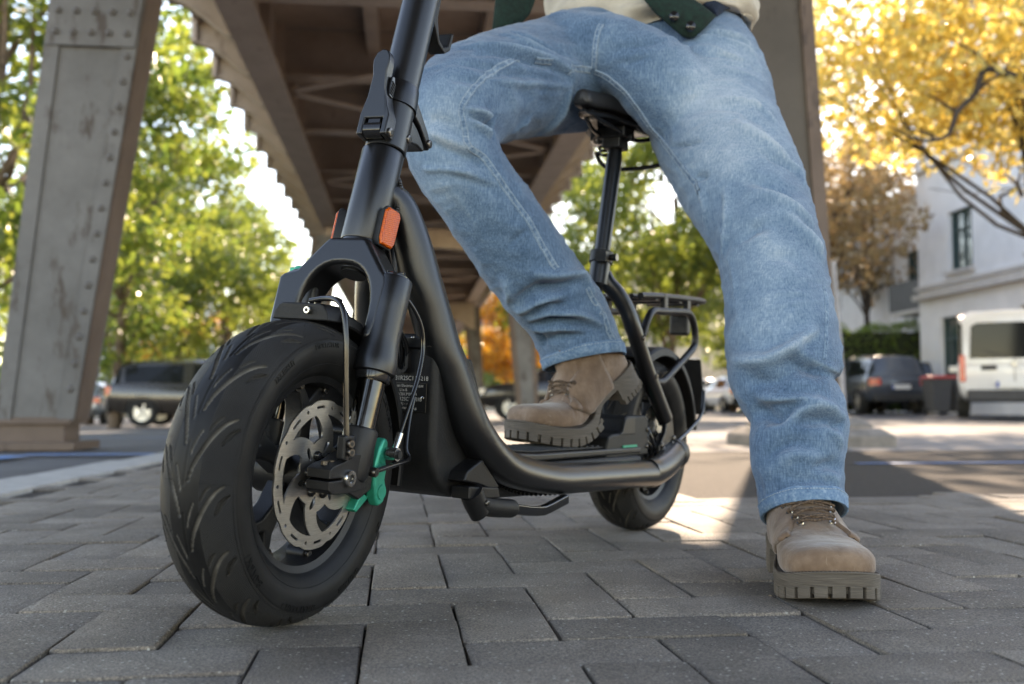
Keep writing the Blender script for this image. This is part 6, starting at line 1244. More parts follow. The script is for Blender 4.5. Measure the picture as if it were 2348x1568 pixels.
# worn pale patches: radius (mm), strength, place
FADES = [
    (90, 0.55, (0.349, 1.649, 0.775)),
    (110, 0.6, (0.341, 1.564, 0.654)),
    (80, 0.45, (0.366, 1.435, 0.46)),
    (60, 0.5, (-0.115, 1.489, 0.68)),
    (60, 0.35, (-0.11, 1.52, 0.566)),
    (70, 0.5, (0.403, 1.722, 0.868)),
    (60, 0.3, (0.369, 1.383, 0.352)),
]
def denim_mat():
    m, nt, b = nodes('faded_blue_denim'); L = nt.links.new; tc = N(nt, 'ShaderNodeTexCoord'); P0 = tc.outputs['Object']
    fa = N(nt, 'ShaderNodeAttribute', attribute_name='fade')
    n1 = N(nt, 'ShaderNodeTexNoise', i_Scale=9.0, i_Detail=6.0, i_Roughness=0.6); L(P0, n1.inputs['Vector'])
    mp = N(nt, 'ShaderNodeMapping'); mp.inputs['Scale'].default_value = (460, 460, 84); L(P0, mp.inputs[0])
    n2 = N(nt, 'ShaderNodeTexNoise', i_Scale=1.0, i_Detail=3.0, i_Roughness=0.65); L(mp.outputs[0], n2.inputs['Vector'])
    mp3 = N(nt, 'ShaderNodeMapping'); mp3.inputs['Scale'].default_value = (90, 90, 700); L(P0, mp3.inputs[0])
    n3 = N(nt, 'ShaderNodeTexNoise', i_Scale=1.0, i_Detail=2.0); L(mp3.outputs[0], n3.inputs['Vector'])
    def mth(op, a, bb):
        q = N(nt, 'ShaderNodeMath', operation=op)
        for i, x in enumerate((a, bb)):
            if isinstance(x, (int, float)): q.inputs[i].default_value = x
            else: L(x, q.inputs[i])
        return q.outputs[0]
    v = mth('ADD', mth('MULTIPLY', n1.outputs['Fac'], 0.42), mth('MULTIPLY', n2.outputs['Fac'], 0.70))
    v = mth('ADD', v, mth('MULTIPLY', n3.outputs['Fac'], 0.22)); v = mth('ADD', v, mth('MULTIPLY', fa.outputs['Fac'], 0.58)); v = mth('SUBTRACT', v, 0.335)
    r = ramp(nt, [(0.15, (0.036, 0.078, 0.145)), (0.38, (0.10, 0.18, 0.285)), (0.60, (0.205, 0.31, 0.425)), (0.88, (0.44, 0.53, 0.62))]); L(v, r.inputs[0])
    L(r.outputs[0], b.inputs['Base Color']); b.inputs['Roughness'].default_value = 0.85; b.inputs['Specular IOR Level'].default_value = 0.25
    b.inputs['Sheen Weight'].default_value = 0.25; b.inputs['Sheen Roughness'].default_value = 0.4
    w = N(nt, 'ShaderNodeTexWave', i_Scale=420.0, i_Distortion=1.0); w.bands_direction = 'DIAGONAL'; L(P0, w.inputs['Vector'])
    h = mth('ADD', mth('MULTIPLY', w.outputs['Fac'], 0.5), n2.outputs['Fac'])
    bp = N(nt, 'ShaderNodeBump', i_Strength=0.55, i_Distance=0.0007); L(h, bp.inputs['Height'])
    n7 = N(nt, 'ShaderNodeTexNoise', i_Scale=38.0, i_Detail=3.0, i_Distortion=0.8); n7.noise_type = 'RIDGED_MULTIFRACTAL'; L(P0, n7.inputs['Vector'])
    b7 = N(nt, 'ShaderNodeBump', i_Strength=0.35, i_Distance=0.0022); L(n7.outputs['Fac'], b7.inputs['Height']); L(bp.outputs[0], b7.inputs['Normal']); L(b7.outputs[0], b.inputs['Normal']); return m
M['denim'] = denim_mat()
M['thread'] = mat('pale_blue_thread', (0.42, 0.50, 0.56), 0.8, var=0.2, vscale=200)
def hem_mat():
    m, nt, b = nodes('frayed_hem_denim'); L = nt.links.new; tc = N(nt, 'ShaderNodeTexCoord')
    n = N(nt, 'ShaderNodeTexNoise', i_Scale=170.0, i_Detail=4.0, i_Roughness=0.7); L(tc.outputs['Object'], n.inputs['Vector'])
    r = ramp(nt, [(0.30, (0.07, 0.15, 0.27)), (0.55, (0.15, 0.26, 0.385)), (0.76, (0.36, 0.46, 0.55))]); L(n.outputs['Fac'], r.inputs[0]); L(r.outputs[0], b.inputs['Base Color']); b.inputs['Roughness'].default_value = 0.85
    bp = N(nt, 'ShaderNodeBump', i_Strength=0.6, i_Distance=0.001); L(n.outputs['Fac'], bp.inputs['Height']); L(bp.outputs[0], b.inputs['Normal']); return m
M['hem'] = hem_mat()
def suede_mat():
    m, nt, b = nodes('brown_nubuck'); L = nt.links.new; tc = N(nt, 'ShaderNodeTexCoord'); P0 = tc.outputs['Object']
    n1 = N(nt, 'ShaderNodeTexNoise', i_Scale=24.0, i_Detail=7.0, i_Roughness=0.62); L(P0, n1.inputs['Vector'])
    r1 = ramp(nt, [(0.28, (0.12, 0.072, 0.045)), (0.52, (0.20, 0.127, 0.082)), (0.74, (0.30, 0.208, 0.145))]); L(n1.outputs['Fac'], r1.inputs[0])
    mp = N(nt, 'ShaderNodeMapping'); mp.inputs['Scale'].default_value = (30, 90, 60); mp.inputs['Rotation'].default_value = (0.3, 0.2, 0.5); L(P0, mp.inputs[0])
    n2 = N(nt, 'ShaderNodeTexNoise', i_Scale=1.0, i_Detail=5.0, i_Roughness=0.7, i_Distortion=1.2); L(mp.outputs[0], n2.inputs['Vector'])
    r2 = ramp(nt, [(0.60, (0, 0, 0)), (0.74, (1, 1, 1))]); L(n2.outputs['Fac'], r2.inputs[0])
    mx = N(nt, 'ShaderNodeMix', data_type='RGBA'); mf = N(nt, 'ShaderNodeMath', operation='MULTIPLY'); mf.inputs[1].default_value = 0.6; L(r2.outputs[0], mf.inputs[0]); L(mf.outputs[0], mx.inputs[0]); L(r1.outputs[0], mx.inputs[6]); mx.inputs[7].default_value = (0.40, 0.32, 0.24, 1)
    L(mx.outputs[2], b.inputs['Base Color']); b.inputs['Roughness'].default_value = 0.68; b.inputs['Specular IOR Level'].default_value = 0.3; b.inputs['Sheen Weight'].default_value = 0.3
    n3 = N(nt, 'ShaderNodeTexNoise', i_Scale=900.0, i_Detail=3.0); L(P0, n3.inputs['Vector']); bp = N(nt, 'ShaderNodeBump', i_Strength=0.5, i_Distance=0.0004); L(n3.outputs['Fac'], bp.inputs['Height'])
    n4 = N(nt, 'ShaderNodeTexNoise', i_Scale=45.0, i_Detail=4.0); L(P0, n4.inputs['Vector']); b2 = N(nt, 'ShaderNodeBump', i_Strength=0.7, i_Distance=0.004); L(n4.outputs['Fac'], b2.inputs['Height']); L(bp.outputs[0], b2.inputs['Normal']); L(b2.outputs[0], b.inputs['Normal']); return m
M['suede'] = suede_mat()
def sole_mat():
    m, nt, b = nodes('taupe_rubber_sole'); L = nt.links.new; tc = N(nt, 'ShaderNodeTexCoord'); P0 = tc.outputs['Object']
    mp = N(nt, 'ShaderNodeMapping'); mp.inputs['Scale'].default_value = (25, 25, 900); L(P0, mp.inputs[0])
    n = N(nt, 'ShaderNodeTexNoise', i_Scale=1.0, i_Detail=4.0, i_Roughness=0.6); L(mp.outputs[0], n.inputs['Vector'])
    r = ramp(nt, [(0.3, (0.062, 0.051, 0.041)), (0.7, (0.15, 0.127, 0.104))]); L(n.outputs['Fac'], r.inputs[0]); L(r.outputs[0], b.inputs['Base Color']); b.inputs['Roughness'].default_value = 0.75
    bp = N(nt, 'ShaderNodeBump', i_Strength=0.7, i_Distance=0.001); L(n.outputs['Fac'], bp.inputs['Height']); L(bp.outputs[0], b.inputs['Normal']); return m
M['sole'] = sole_mat()
M['lace'] = mat('brown_lace', (0.14, 0.09, 0.058), 0.8, var=0.5, vscale=400, bump=0.0006, bscale=600); M['stitch'] = mat('brown_stitching', (0.06, 0.04, 0.028), 0.8, var=0.2, vscale=100)
M['eyelet'] = mat('nickel_eyelet', (0.5, 0.48, 0.45), 0.22, 1.0)
M['knit'] = mat('beige_jersey', (0.55, 0.49, 0.40), 0.9, var=0.08, vscale=30, bump=0.0006, bscale=500)
M['wool_green'] = mat('dark_green_wool', (0.0025, 0.021, 0.014), 0.9, var=0.3, vscale=120, bump=0.001, bscale=350); M['wool_navy'] = mat('navy_wool', (0.009, 0.02, 0.045), 0.9, var=0.3, vscale=120, bump=0.001, bscale=350)
person = empty('person', (0.25, 1.75, 0)); tag(person, 'person in faded blue jeans and brown boots astride the scooter, left foot down', 'person')
def pchild(o): o.parent = person; o.matrix_parent_inverse = Matrix.Translation((-0.25, -1.75, 0)); return o
# ---- jeans
jm, HL, HR = jeans_base()
def seg_samples(pts, step=0.004):
    out = []
    for a, b in zip(pts[:-1], pts[1:]):
        a, b = np.array(a), np.array(b); n = max(1, int(np.linalg.norm(b-a)/step)); out += [a+(b-a)*i/n for i in range(n)]
    return np.array(out+[np.array(pts[-1])])
def displace(me):
    n = len(me.vertices); V = np.empty(n*3, np.float32); me.vertices.foreach_get('co', V); V = V.reshape(-1, 3).astype(np.float64)
    NN = np.empty(n*3, np.float32); me.vertex_normals.foreach_get('vector', NN); NN = NN.reshape(-1, 3).astype(np.float64)
    disp = np.zeros(n); fade = np.zeros(n)
    for amp, wid, pts in FOLDS:
        sp = np.array(spline(pts, 6)) if len(pts) > 2 else np.array(pts); sp = seg_samples(sp); w = wid/1000*0.74
        c, rad = sp.mean(0), np.linalg.norm(sp-sp.mean(0), axis=1).max()+4*w
        idx = np.where(np.linalg.norm(V-c, axis=1) < rad)[0]
        if len(idx) == 0: continue
        D = np.linalg.norm(V[idx][:, None, :]-sp[None], axis=2); k = D.argmin(1); d = D.min(1); t = k/max(1, len(sp)-1)
        taper = np.clip(np.sin(math.pi*(0.04+0.92*t)), 0, 1)**0.55; g = np.exp(-(d/w)**2)
        a_ = amp/1000*2.3
        disp[idx] += a_*g*taper
        if amp > 0: fade[idx] += 0.5*min(1, amp/6)*np.exp(-(d/(w*0.6))**2)*taper
    for r_, s_, p in FADES:
        fade += s_*np.exp(-(np.linalg.norm(V-np.array(p), axis=1)/(r_/1000))**2)
    # fine irregular puckering
    rng = np.random.default_rng(9); pk = np.zeros(n)
    for _ in range(26):
        kdir = rng.normal(size=3)*np.array([60, 60, 110]); pk += np.sin(V @ kdir + rng.uniform(0, 6.3))
    disp += pk*0.00016
    def vnoise(Q):                                        # smooth lattice noise
        lat = rng.random((32, 32, 32)); i = np.floor(Q).astype(int); f_ = Q-i; f_ = f_*f_*(3-2*f_); out = 0
        for a in (0, 1):
            for b in (0, 1):
                for c_ in (0, 1):
                    wgt = (f_[:, 0] if a else 1-f_[:, 0])*(f_[:, 1] if b else 1-f_[:, 1])*(f_[:, 2] if c_ else 1-f_[:, 2]); out = out + wgt*lat[(i[:, 0]+a) % 32, (i[:, 1]+b) % 32, (i[:, 2]+c_) % 32]
        return out
    warp = np.stack([vnoise(V*14+5), vnoise(V*14+11), vnoise(V*14+19)], 1)-0.5
    for sc_n, am in (((16, 16, 34), 0.0026), ((34, 34, 70), 0.0012)):
        r_ = 1-np.abs(2*vnoise(V*np.array(sc_n)+warp*1.6)-1); disp += am*(r_**3-0.3); fade += 0.10*r_**4
    # puckers along the hems
    V2 = V + NN*disp[:, None]; me.vertices.foreach_set('co', V2.astype(np.float32).ravel())
    a = me.attributes.new('fade', 'FLOAT', 'POINT'); a.data.foreach_set('value', np.clip(fade, 0, 1).astype(np.float32)); me.update()
displace(jm); jm.materials.clear(); jm.materials.append(M['denim']); jm.polygons.foreach_set('use_smooth', [True]*len(jm.polygons)); jm.name = 'jeans'
# find the hem edges (open boundaries) before thickening
bm = bmesh.new(); bm.from_mesh(jm); loops = []
bv_ = [v.co.copy() for v in bm.verts if any(e.is_boundary for e in v.link_edges)]; bm.free()
for hc in (HL, HR):
    near_ = [p for p in bv_ if (p-hc).length < 0.14]; c = sum(near_, Vector())/len(near_); near_.sort(key=lambda p: math.atan2(p.y-c.y, p.x-c.x))
    nb = 96; bins = [[] for _ in range(nb)]
    for p in near_: bins[int((math.atan2(p.y-c.y, p.x-c.x)+math.pi)/(2*math.pi)*nb) % nb].append(p)
    ring = [sum(q, Vector())/len(q) if q else None for q in bins]
    for i in range(nb):
        if ring[i] is None: ring[i] = next(ring[(i+k) % nb] for k in range(1, nb) if ring[(i+k) % nb] is not None)
    loops.append(ring)
jo = pchild(link('jeans', jm)); so_ = jo.modifiers.new('thickness', 'SOLIDIFY'); so_.thickness = 0.0022; so_.offset = -1
tree_j = BVHTree.FromPolygons([v.co.copy() for v in jm.vertices], [tuple(p.vertices) for p in jm.polygons])
def to_parent(o): o.parent = jo; return o
for lp in loops:                                          # turned-up hem band with pale worn edges and a row of stitches
    c = sum(lp, Vector())/len(lp); pts = lp; n_ = len(pts); upv = Vector((0, 0, 1))
    sm = [sum((pts[(i+k) % n_] for k in range(-3, 4)), Vector())/7 for i in range(n_)]
    rings = []
    for i, p in enumerate(sm):
        out = (p-c); out.z = 0; out.normalize(); q, nrm, _, _ = tree_j.find_nearest(p+upv*0.016)
        if nrm is None: nrm = out
        top = q+nrm*0.0022; low = p+out*0.0016; wob = 0.0006*math.sin(i*1.3)+0.0005*math.sin(i*2.9)
        rings.append([low-upv*0.003-out*0.003, low-upv*0.0042+out*(0.0002+wob), low-upv*0.003+out*(0.0022+wob), low.lerp(top, 0.5)+out*(0.0016+wob), top+out*0.0008, top+upv*0.0012-out*0.0006, q-nrm*0.003])
    mb = MB(); m_ = 7; vs = [p for r_ in rings for p in r_]; fs = []
    for i in range(n_):
        for j in range(m_-1): fs.append((i*m_+j, i*m_+j+1, ((i+1) % n_)*m_+j+1, ((i+1) % n_)*m_+j))
    mb.add(vs, fs); ho = to_parent(mb.build('hem', M['hem'], angle=60))
    mb = MB()
    for i in range(0, n_):
        a_, b_ = rings[i], rings[(i+1) % n_]; p = a_[3].lerp(a_[4], 0.72); q = p.lerp(b_[3].lerp(b_[4], 0.72), 0.62); o_ = (p-c); o_.z = 0; o_.normalize(); mb.tube([p+o_*0.0006, q+o_*0.0006], 0.0005, 5)
    tag(mb.build('hem_stitches', M['thread'], ho), kind='stuff')
for wid, pts in SEAMS:
    sp = [Vector(p) for p in spline(pts, 10)]; W_ = wid/1000; rows = []; nrm_p = None
    for i, p in enumerate(sp):
        q, nr, _, _ = tree_j.find_nearest(p); t = (sp[min(i+1, len(sp)-1)]-sp[max(0, i-1)]).normalized()
        nr = (nr*0.6+nrm_p*0.4).normalized() if nrm_p is not None else nr; nrm_p = nr
        s_ = nr.cross(t).normalized(); r_ = []
        pk = 0.0004*math.sin(i*1.1)+0.0003*math.sin(i*0.47)
        for a_, h_ in ((-1.0, -0.0012), (-0.82, 0.0010+pk), (-0.3, 0.0014-pk), (0.3, 0.0015+pk), (0.82, 0.0022), (1.0, -0.0014)):
            qq, nn, _, _ = tree_j.find_nearest(q+s_*a_*W_); r_.append(qq+nn*h_)
        rows.append(r_)
    mb = MB(); mb.loft(rows, False, False, closed=False); seo = to_parent(mb.build('seam', M['denim'], angle=70))
    a = seo.data.attributes.new('fade', 'FLOAT', 'POINT'); a.data.foreach_set('value', [0.55 if k % 6 in (1, 4) else max(0.0, 0.22+0.22*math.sin((k//6)*2.7)+0.2*math.sin((k//6)*1.13+k%6)) for k in range(len(seo.data.vertices))])
    if W_ > 0.004:
        mb = MB()
        for i in range(len(rows)-1):
            for k0, k1 in ((1, 2), (3, 4)):
                p0, p1 = rows[i][k0].lerp(rows[i][k1], 0.5), rows[i+1][k0].lerp(rows[i+1][k1], 0.5); L_ = (p1-p0).length; n_ = max(1, int(L_/0.0032)); nn = (rows[i][2]-rows[i][0]).cross(p1-p0).normalized()
                q, nr, _, _ = tree_j.find_nearest(p0)
                for k in range(n_):
                    mb.tube([p0.lerp(p1, k/n_)+nr*0.0005, p0.lerp(p1, (k+0.62)/n_)+nr*0.0005], 0.00045, 4)
        tag(mb.build('stitching', M['thread'], seo), kind='stuff')
# ---- boots
SOLE = spline([(-0.108, 0.0), (-0.105, 0.018), (-0.092, 0.032), (-0.06, 0.0385), (-0.02, 0.0380), (0.02, 0.0410), (0.06, 0.0490), (0.10, 0.0565), (0.14, 0.0600), (0.17, 0.0560), (0.192, 0.0430), (0.203, 0.0240), (0.206, 0.0)], 5)
def sole_hw(x): return float(np.interp(x, [p[0] for p in SOLE], [p[1] for p in SOLE]))
def boot(name, label, mtx, bend, left=True, top=0.20):
    root = empty(name, mtx=mtx); root.parent = person; root.matrix_parent_inverse = person.matrix_world.inverted() if False else Matrix.Translation((-0.25, -1.75, 0)); root['label'] = label
    xb0, xb1 = 0.120, 0.045
    def g(p):                                             # flex at the ball of the foot, and toe spring
        x, y, z = p; z = z + (0.011*max(0, (x-0.125)/0.08)**2)
        if bend == 0: return Vector((x, y, z))
        if x >= xb0: return Vector((x, y, z))
        s_ = xb0-x; Lb = xb0-xb1; rate = bend/Lb
        if s_ <= Lb:
            a = s_*rate; cx_, cz_ = xb0-math.sin(a)/rate, (1-math.cos(a))/rate
        else:
            a = bend; cx_, cz_ = xb0-math.sin(a)/rate-(s_-Lb)*math.cos(a), (1-math.cos(a))/rate+(s_-Lb)*math.sin(a)
        return Vector((cx_+z*math.sin(a), y, cz_+z*math.cos(a)))
    def fin(mb, nm, m, parent=root, **kw):
        mb.v = [tuple(g(Vector(p))) for p in mb.v]; return mb.build(nm, m, parent, **kw)
    # upper: foot and shaft fused
    mb = MB(); ft = spline([(0.199, 0.022, 0.044, 0.026), (0.193, 0.038, 0.0560, 0.025), (0.178, 0.0495, 0.0640, 0.024), (0.15, 0.0555, 0.0690, 0.024), (0.115, 0.0545, 0.0735, 0.024), (0.085, 0.0500, 0.0840, 0.025), (0.055, 0.0455, 0.0985, 0.026), (0.025, 0.0410, 0.1160, 0.028), (-0.01, 0.0385, 0.1340, 0.030), (-0.05, 0.0375, 0.1350, 0.032), (-0.085, 0.0310, 0.1200, 0.034), (-0.101, 0.0180, 0.1000, 0.036)], 5); rings = []
    for x, hw_, zt, zb in ft:
        r_ = []
        for k in range(32):
            a = 2*math.pi*k/32; ca, sa = math.cos(a), math.sin(a); e = 2.7 if x > 0.10 else 2.3
            y = hw_*abs(ca)**(2/e)*(1 if ca >= 0 else -1)
            zc, hh = zb+(zt-zb)*0.42, (zt-zb)*(0.58 if sa > 0 else 0.42)
            z = zc+hh*abs(sa)**(2/(e if sa > 0 else 4))*(1 if sa >= 0 else -1); r_.append(Vector((x, y*(1-0.16*max(0, sa)**2 if x < 0.09 else 1), z)))
        rings.append(r_)
    mb.loft(rings)
    mb.loft([[Vector((cx_+rx*math.cos(2*math.pi*k/28), ry*math.sin(2*math.pi*k/28), z+tilt*math.cos(2*math.pi*k/28))) for k in range(28)] for z, cx_, rx, ry, tilt in ((0.06, -0.045, 0.050, 0.036, 0), (0.095, -0.038, 0.058, 0.0385, 0.005), (0.125, -0.032, 0.0575, 0.0405, 0.010), (0.15, -0.032, 0.0535, 0.0430, 0.010), (0.75*top+0.03, -0.036, 0.0530, 0.0455, 0.006), (top, -0.038, 0.0530, 0.0465, 0.006))])
    o = mb.build('tmp', None); o.data.materials.clear(); mo = o.modifiers.new('r', 'REMESH'); mo.mode = 'VOXEL'; mo.voxel_size = 0.0032; ms = o.modifiers.new('s', 'SMOOTH'); ms.factor = 0.5; ms.iterations = 7
    dg = bpy.context.evaluated_depsgraph_get(); um = bpy.data.meshes.new_from_object(o.evaluated_get(dg)); old = o.data; bpy.data.objects.remove(o); bpy.data.meshes.remove(old)
    n = len(um.vertices); V = np.empty(n*3, np.float32); um.vertices.foreach_get('co', V); V = V.reshape(-1, 3); NN = np.empty(n*3, np.float32); um.vertex_normals.foreach_get('vector', NN); NN = NN.reshape(-1, 3)
    # creases across the flex zone
    dz = np.zeros(n)
    for xc, am, wd, sl in ((0.098, -0.0022, 0.006, 0.25), (0.080, -0.0026, 0.006, -0.2), (0.062, -0.0016, 0.006, 0.1), (0.089, 0.0014, 0.005, 0.0)):
        dz += am*(1.0 if bend else 0.35)*np.exp(-((V[:, 0]-xc-sl*V[:, 1]-0.12*(0.08-V[:, 2]))/wd)**2)*np.clip((V[:, 2]-0.04)/0.03, 0, 1)
    dz += -0.0010*np.exp(-((V[:, 0]-0.128-0.9*np.maximum(0, np.abs(V[:, 1])-0.02))/0.0022)**2)*0
    V = V+NN*dz[:, None]
    bv = BVHTree.FromPolygons([Vector(p) for p in V], [tuple(p.vertices) for p in um.polygons])
    Vg = np.array([g(Vector(p)) for p in V.astype(float)], np.float32); um.vertices.foreach_set('co', Vg.ravel()); um.materials.clear(); um.materials.append(M['suede']); um.polygons.foreach_set('use_smooth', [True]*len(um.polygons)); um.update(); um.name = 'upper'
    link('upper', um, root)
    def surf(x, ph, lift=0.0, z0=0.046):
        d = Vector((0, math.sin(R(ph)), math.cos(R(ph)))); h = bv.ray_cast(Vector((x, 0, z0))+d*0.2, -d)
        return (h[0]+h[1]*lift) if h[0] is not None else Vector((x, 0, z0))+d*0.05
    # midsole, welt, outsole with lugs, heel
    def outline(off, n=1): return [(x, hw_+off) for x, hw_ in SOLE]
    def slab(z0f, z1f, off0, off1, nm, m, xr=(-1, 1), bev=0.0):
        mb = MB(); xs = [(max(xr[0], min(xr[1], x)), hw_) for x, hw_ in SOLE if xr[0] <= x <= xr[1]]
        cen = 0.05
        def rim(off, zf):
            L_ = [Vector((x+off*(1 if x > 0.19 else (-1 if x < -0.1 else 0)), hw_+off if hw_ > 0.001 else 0, zf(x))) for x, hw_ in xs]; return L_ + [Vector((p.x, -p.y, p.z)) for p in L_[::-1] if abs(p.y) > 1e-6]
        rings = [rim(off0, z0f), rim((off0+off1)/2+0.0006, lambda x: (z0f(x)+z1f(x))/2), rim(off1, z1f)]; mb.loft(rings); return fin(mb, nm, m, angle=35)
    zb_ = lambda x: 0.0135+0.021*sstep(-x, -0.045, -0.005)
    slab(lambda x: zb_(x), lambda x: zb_(x)+0.0150, 0.0, 0.001, 'midsole', M['sole'])
    mb = MB(); wl = [(x, hw_) for x, hw_ in SOLE]
    path = [Vector((x, hw_-0.001, zb_(x)+0.0155)) for x, hw_ in wl] + [Vector((x, -hw_+0.001, zb_(x)+0.0155)) for x, hw_ in wl[::-1][1:]]
    mb.tube(path, 0.0021, 8); fin(mb, 'welt', M['sole'])
    mb = MB(); acc = 0
    for a, b in zip(path[:-1], path[1:]):
        L_ = (b-a).length; k = max(1, int(L_/0.0045))
        for i in range(k): p, q = a.lerp(b, i/k), a.lerp(b, (i+0.6)/k); mb.tube([p+Vector((0, 0, 0.0021)), q+Vector((0, 0, 0.0021))], 0.0005, 4)
    tag(fin(mb, 'welt_stitches', M['stitch']), kind='stuff')
    slab(lambda x: 0.0055, lambda x: 0.0140, -0.006, -0.006, 'outsole', M['sole'], (0.02, 1)); 
    # lugs round the edge of the forefoot
    pts = [(x, hw_) for x, hw_ in SOLE if x > 0.02]; per = [Vector((x, hw_, 0)) for x, hw_ in pts] + [Vector((x, -hw_, 0)) for x, hw_ in pts[::-1][1:]]
    L_ = [0.0]
    for a, b in zip(per[:-1], per[1:]): L_.append(L_[-1]+(b-a).length)
    def along(s): 
        i = max(0, min(len(per)-2, int(np.searchsorted(L_, s))-1)); t = (s-L_[i])/max(1e-9, L_[i+1]-L_[i]); return per[i].lerp(per[i+1], t), (per[i+1]-per[i]).normalized()
    nl = 21; pitch = L_[-1]/nl
    for k in range(nl):
        s0, s1 = k*pitch+pitch*0.11, (k+1)*pitch-pitch*0.11; mb = MB(); out_, inn = [], []
        for j in range(4):
            p, t = along(s0+(s1-s0)*j/3); nn = Vector((-t.y, t.x, 0))
            if nn.dot(Vector((0.09, 0, 0))-p) > 0: nn = -nn
            out_.append(p+nn*0.0005); inn.append(p-nn*0.0165)
        poly = out_+inn[::-1]; mb.prism([(p.x, p.y) for p in poly], lambda a, b, t: Vector((a, b, t)), 0.0, 0.0142); fin(mb, 'lug', M['sole'], bevel=0.0012)
    for k in range(5):
        x = 0.05+k*0.028; mb = MB(); mb.box((x, 0, 0.004), (0.014, 0.05, 0.008)); fin(mb, 'lug', M['sole'], bevel=0.001)
    slab(lambda x: 0.011, lambda x: 0.0355, 0.0005, 0.0, 'heel', M['sole'], (-0.2, -0.035))
    ph = [(x, hw_) for x, hw_ in SOLE if x < -0.034]
    for k in range(6):
        for s_ in (1, -1):
            x = -0.040-k*0.0115; hw_ = sole_hw(x-0.004); mb = MB(); mb.box((x-0.004, s_*(hw_-0.008), 0.006), (0.0088, 0.0165, 0.0122)); fin(mb, 'lug', M['sole'], bevel=0.001)
    mb = MB(); mb.box((-0.099, 0, 0.006), (0.011, 0.030, 0.0122)); fin(mb, 'lug', M['sole'], bevel=0.001)
    # quarters (eyelet flaps), tongue, collar, heel patch
    for s_ in (1, -1):
        rows = []; X0, X1 = -0.030, 0.108
        for i in range(20):
            t = i/19; x = X0+(X1-X0)*t; inn = 21+3*t+34*sstep(t, 0.55, 1.0); out_ = inn+7+(97-inn)*min(1, max(0.0, (1-t)*1.9))**0.8
            rows.append([surf(x, s_*(inn+(out_-inn)*j/12), 0.0022 if 0 < j < 12 and i < 19 else -0.0012) for j in range(13)])
        mb = MB(); mb.loft(rows, False, False, closed=False); q_ = fin(mb, 'quarter', M['suede'], angle=60); sm_ = q_.modifiers.new('t', 'SOLIDIFY'); sm_.thickness = 0.0034; sm_.offset = 1
        mb = MB()
        for off in (1, 2):                                # edge stitching
            line = [rows[i][off]+Vector((0, 0, 0.0022)) for i in range(0, 17)]
            for a, b in zip(line[:-1], line[1:]): mb.tube([a, a.lerp(b, 0.6)], 0.00055, 4)
        mb.tube([rows[i][0]+Vector((0, 0, 0.0012)) for i in range(19)], 0.0011, 6)
        edge = [rows[i][11] for i in range(2, 19)]
        for a, b in zip(edge[:-1], edge[1:]): mb.tube([a+Vector((0, s_*0.0022, 0.001)), a.lerp(b, 0.6)+Vector((0, s_*0.0022, 0.001))], 0.00055, 4)
        tag(fin(mb, 'quarter_stitches', M['stitch'], q_), kind='stuff')
    rows = [[surf(-0.02+0.135*i/14, -25+50*j/10, -0.0008+(0.0022+0.0012*math.sin(math.pi*j/10))*(1-(i/14)**3)) for j in range(11)] for i in range(15)]
    mb = MB(); mb.loft(rows, False, False, closed=False); fin(mb, 'tongue', M['suede'], angle=60)
    mb = MB(); line = [surf(x, s2*ph_, 0.0012) for s2 in (1,) for x, ph_ in ((0.112, 62), (0.09, 68), (0.055, 80), (0.01, 90), (-0.04, 95))]; 
    line2 = [surf(x, -ph_, 0.0012) for x, ph_ in ((0.112, 62), (0.09, 68), (0.055, 80), (0.01, 90), (-0.04, 95))]
    for ln in (line, line2):
        if len(ln) > 2: mb.tube([Vector(p) for p in spline([tuple(q) for q in ln], 4)], 0.0009, 6)
    fin(mb, 'side_seam', M['stitch'])
    ey = []
    for i, x in enumerate((0.088, 0.071, 0.054, 0.037)):
        for s_ in (1, -1):
            p = surf(x, s_*29, 0.0048); p2 = surf(x, s_*29, 0.02); nn = (p2-p).normalized(); ey.append((i, s_, p, nn))
            e1 = nn.cross(Vector((1, 0, 0))).normalized(); e2 = nn.cross(e1); mb = MB(); rings = []
            for k in range(14):
                a = 2*math.pi*k/14; d = e1*math.cos(a)+e2*math.sin(a)
                rings.append([p+d*0.0048-nn*0.001, p+d*0.0044+nn*0.0012, p+d*0.0030+nn*0.0012, p+d*0.0026-nn*0.001])
            vs = [q for r_ in rings for q in r_]; fs = [(i_*4+j, i_*4+(j+1) % 4, ((i_+1) % 14)*4+(j+1) % 4, ((i_+1) % 14)*4+j) for i_ in range(14) for j in range(4)]
            mb.add(vs, fs); fin(mb, 'eyelet', M['eyelet'])
            mb = MB(); mb.tube([p-nn*0.001, p+nn*0.0002], 0.0028, 10); fin(mb, 'eyelet_hole', M['socket'])
    get = lambda i, s_: next(q for q in ey if q[0] == i and q[1] == s_)
    def lace(i0, s0, i1, s1, up=0.003):
        a, b = get(i0, s0), get(i1, s1); m0 = (a[2]+b[2])/2; q, nr, _, _ = bv.find_nearest(m0); mid = q+nr*(0.0060+up)
        pts = spline([tuple(a[2]-a[3]*0.001), tuple(a[2]+a[3]*0.004), tuple(a[2].lerp(mid, 0.5)+a[3]*0.004), tuple(mid), tuple(b[2].lerp(mid, 0.5)+b[3]*0.003), tuple(b[2]+b[3]*0.003), tuple(b[2]-b[3]*0.001)], 6)
        mb = MB(); mb.tube([Vector(p) for p in pts], [0.0017+0.0003*math.sin(k*2.1) for k in range(len(pts))], 8); fin(mb, 'lace', M['lace'])
    lace(0, 1, 0, -1, 0.0)
    for i in range(3): lace(i, 1, i+1, -1, 0.0015); lace(i, -1, i+1, 1, 0.0040)
    return root
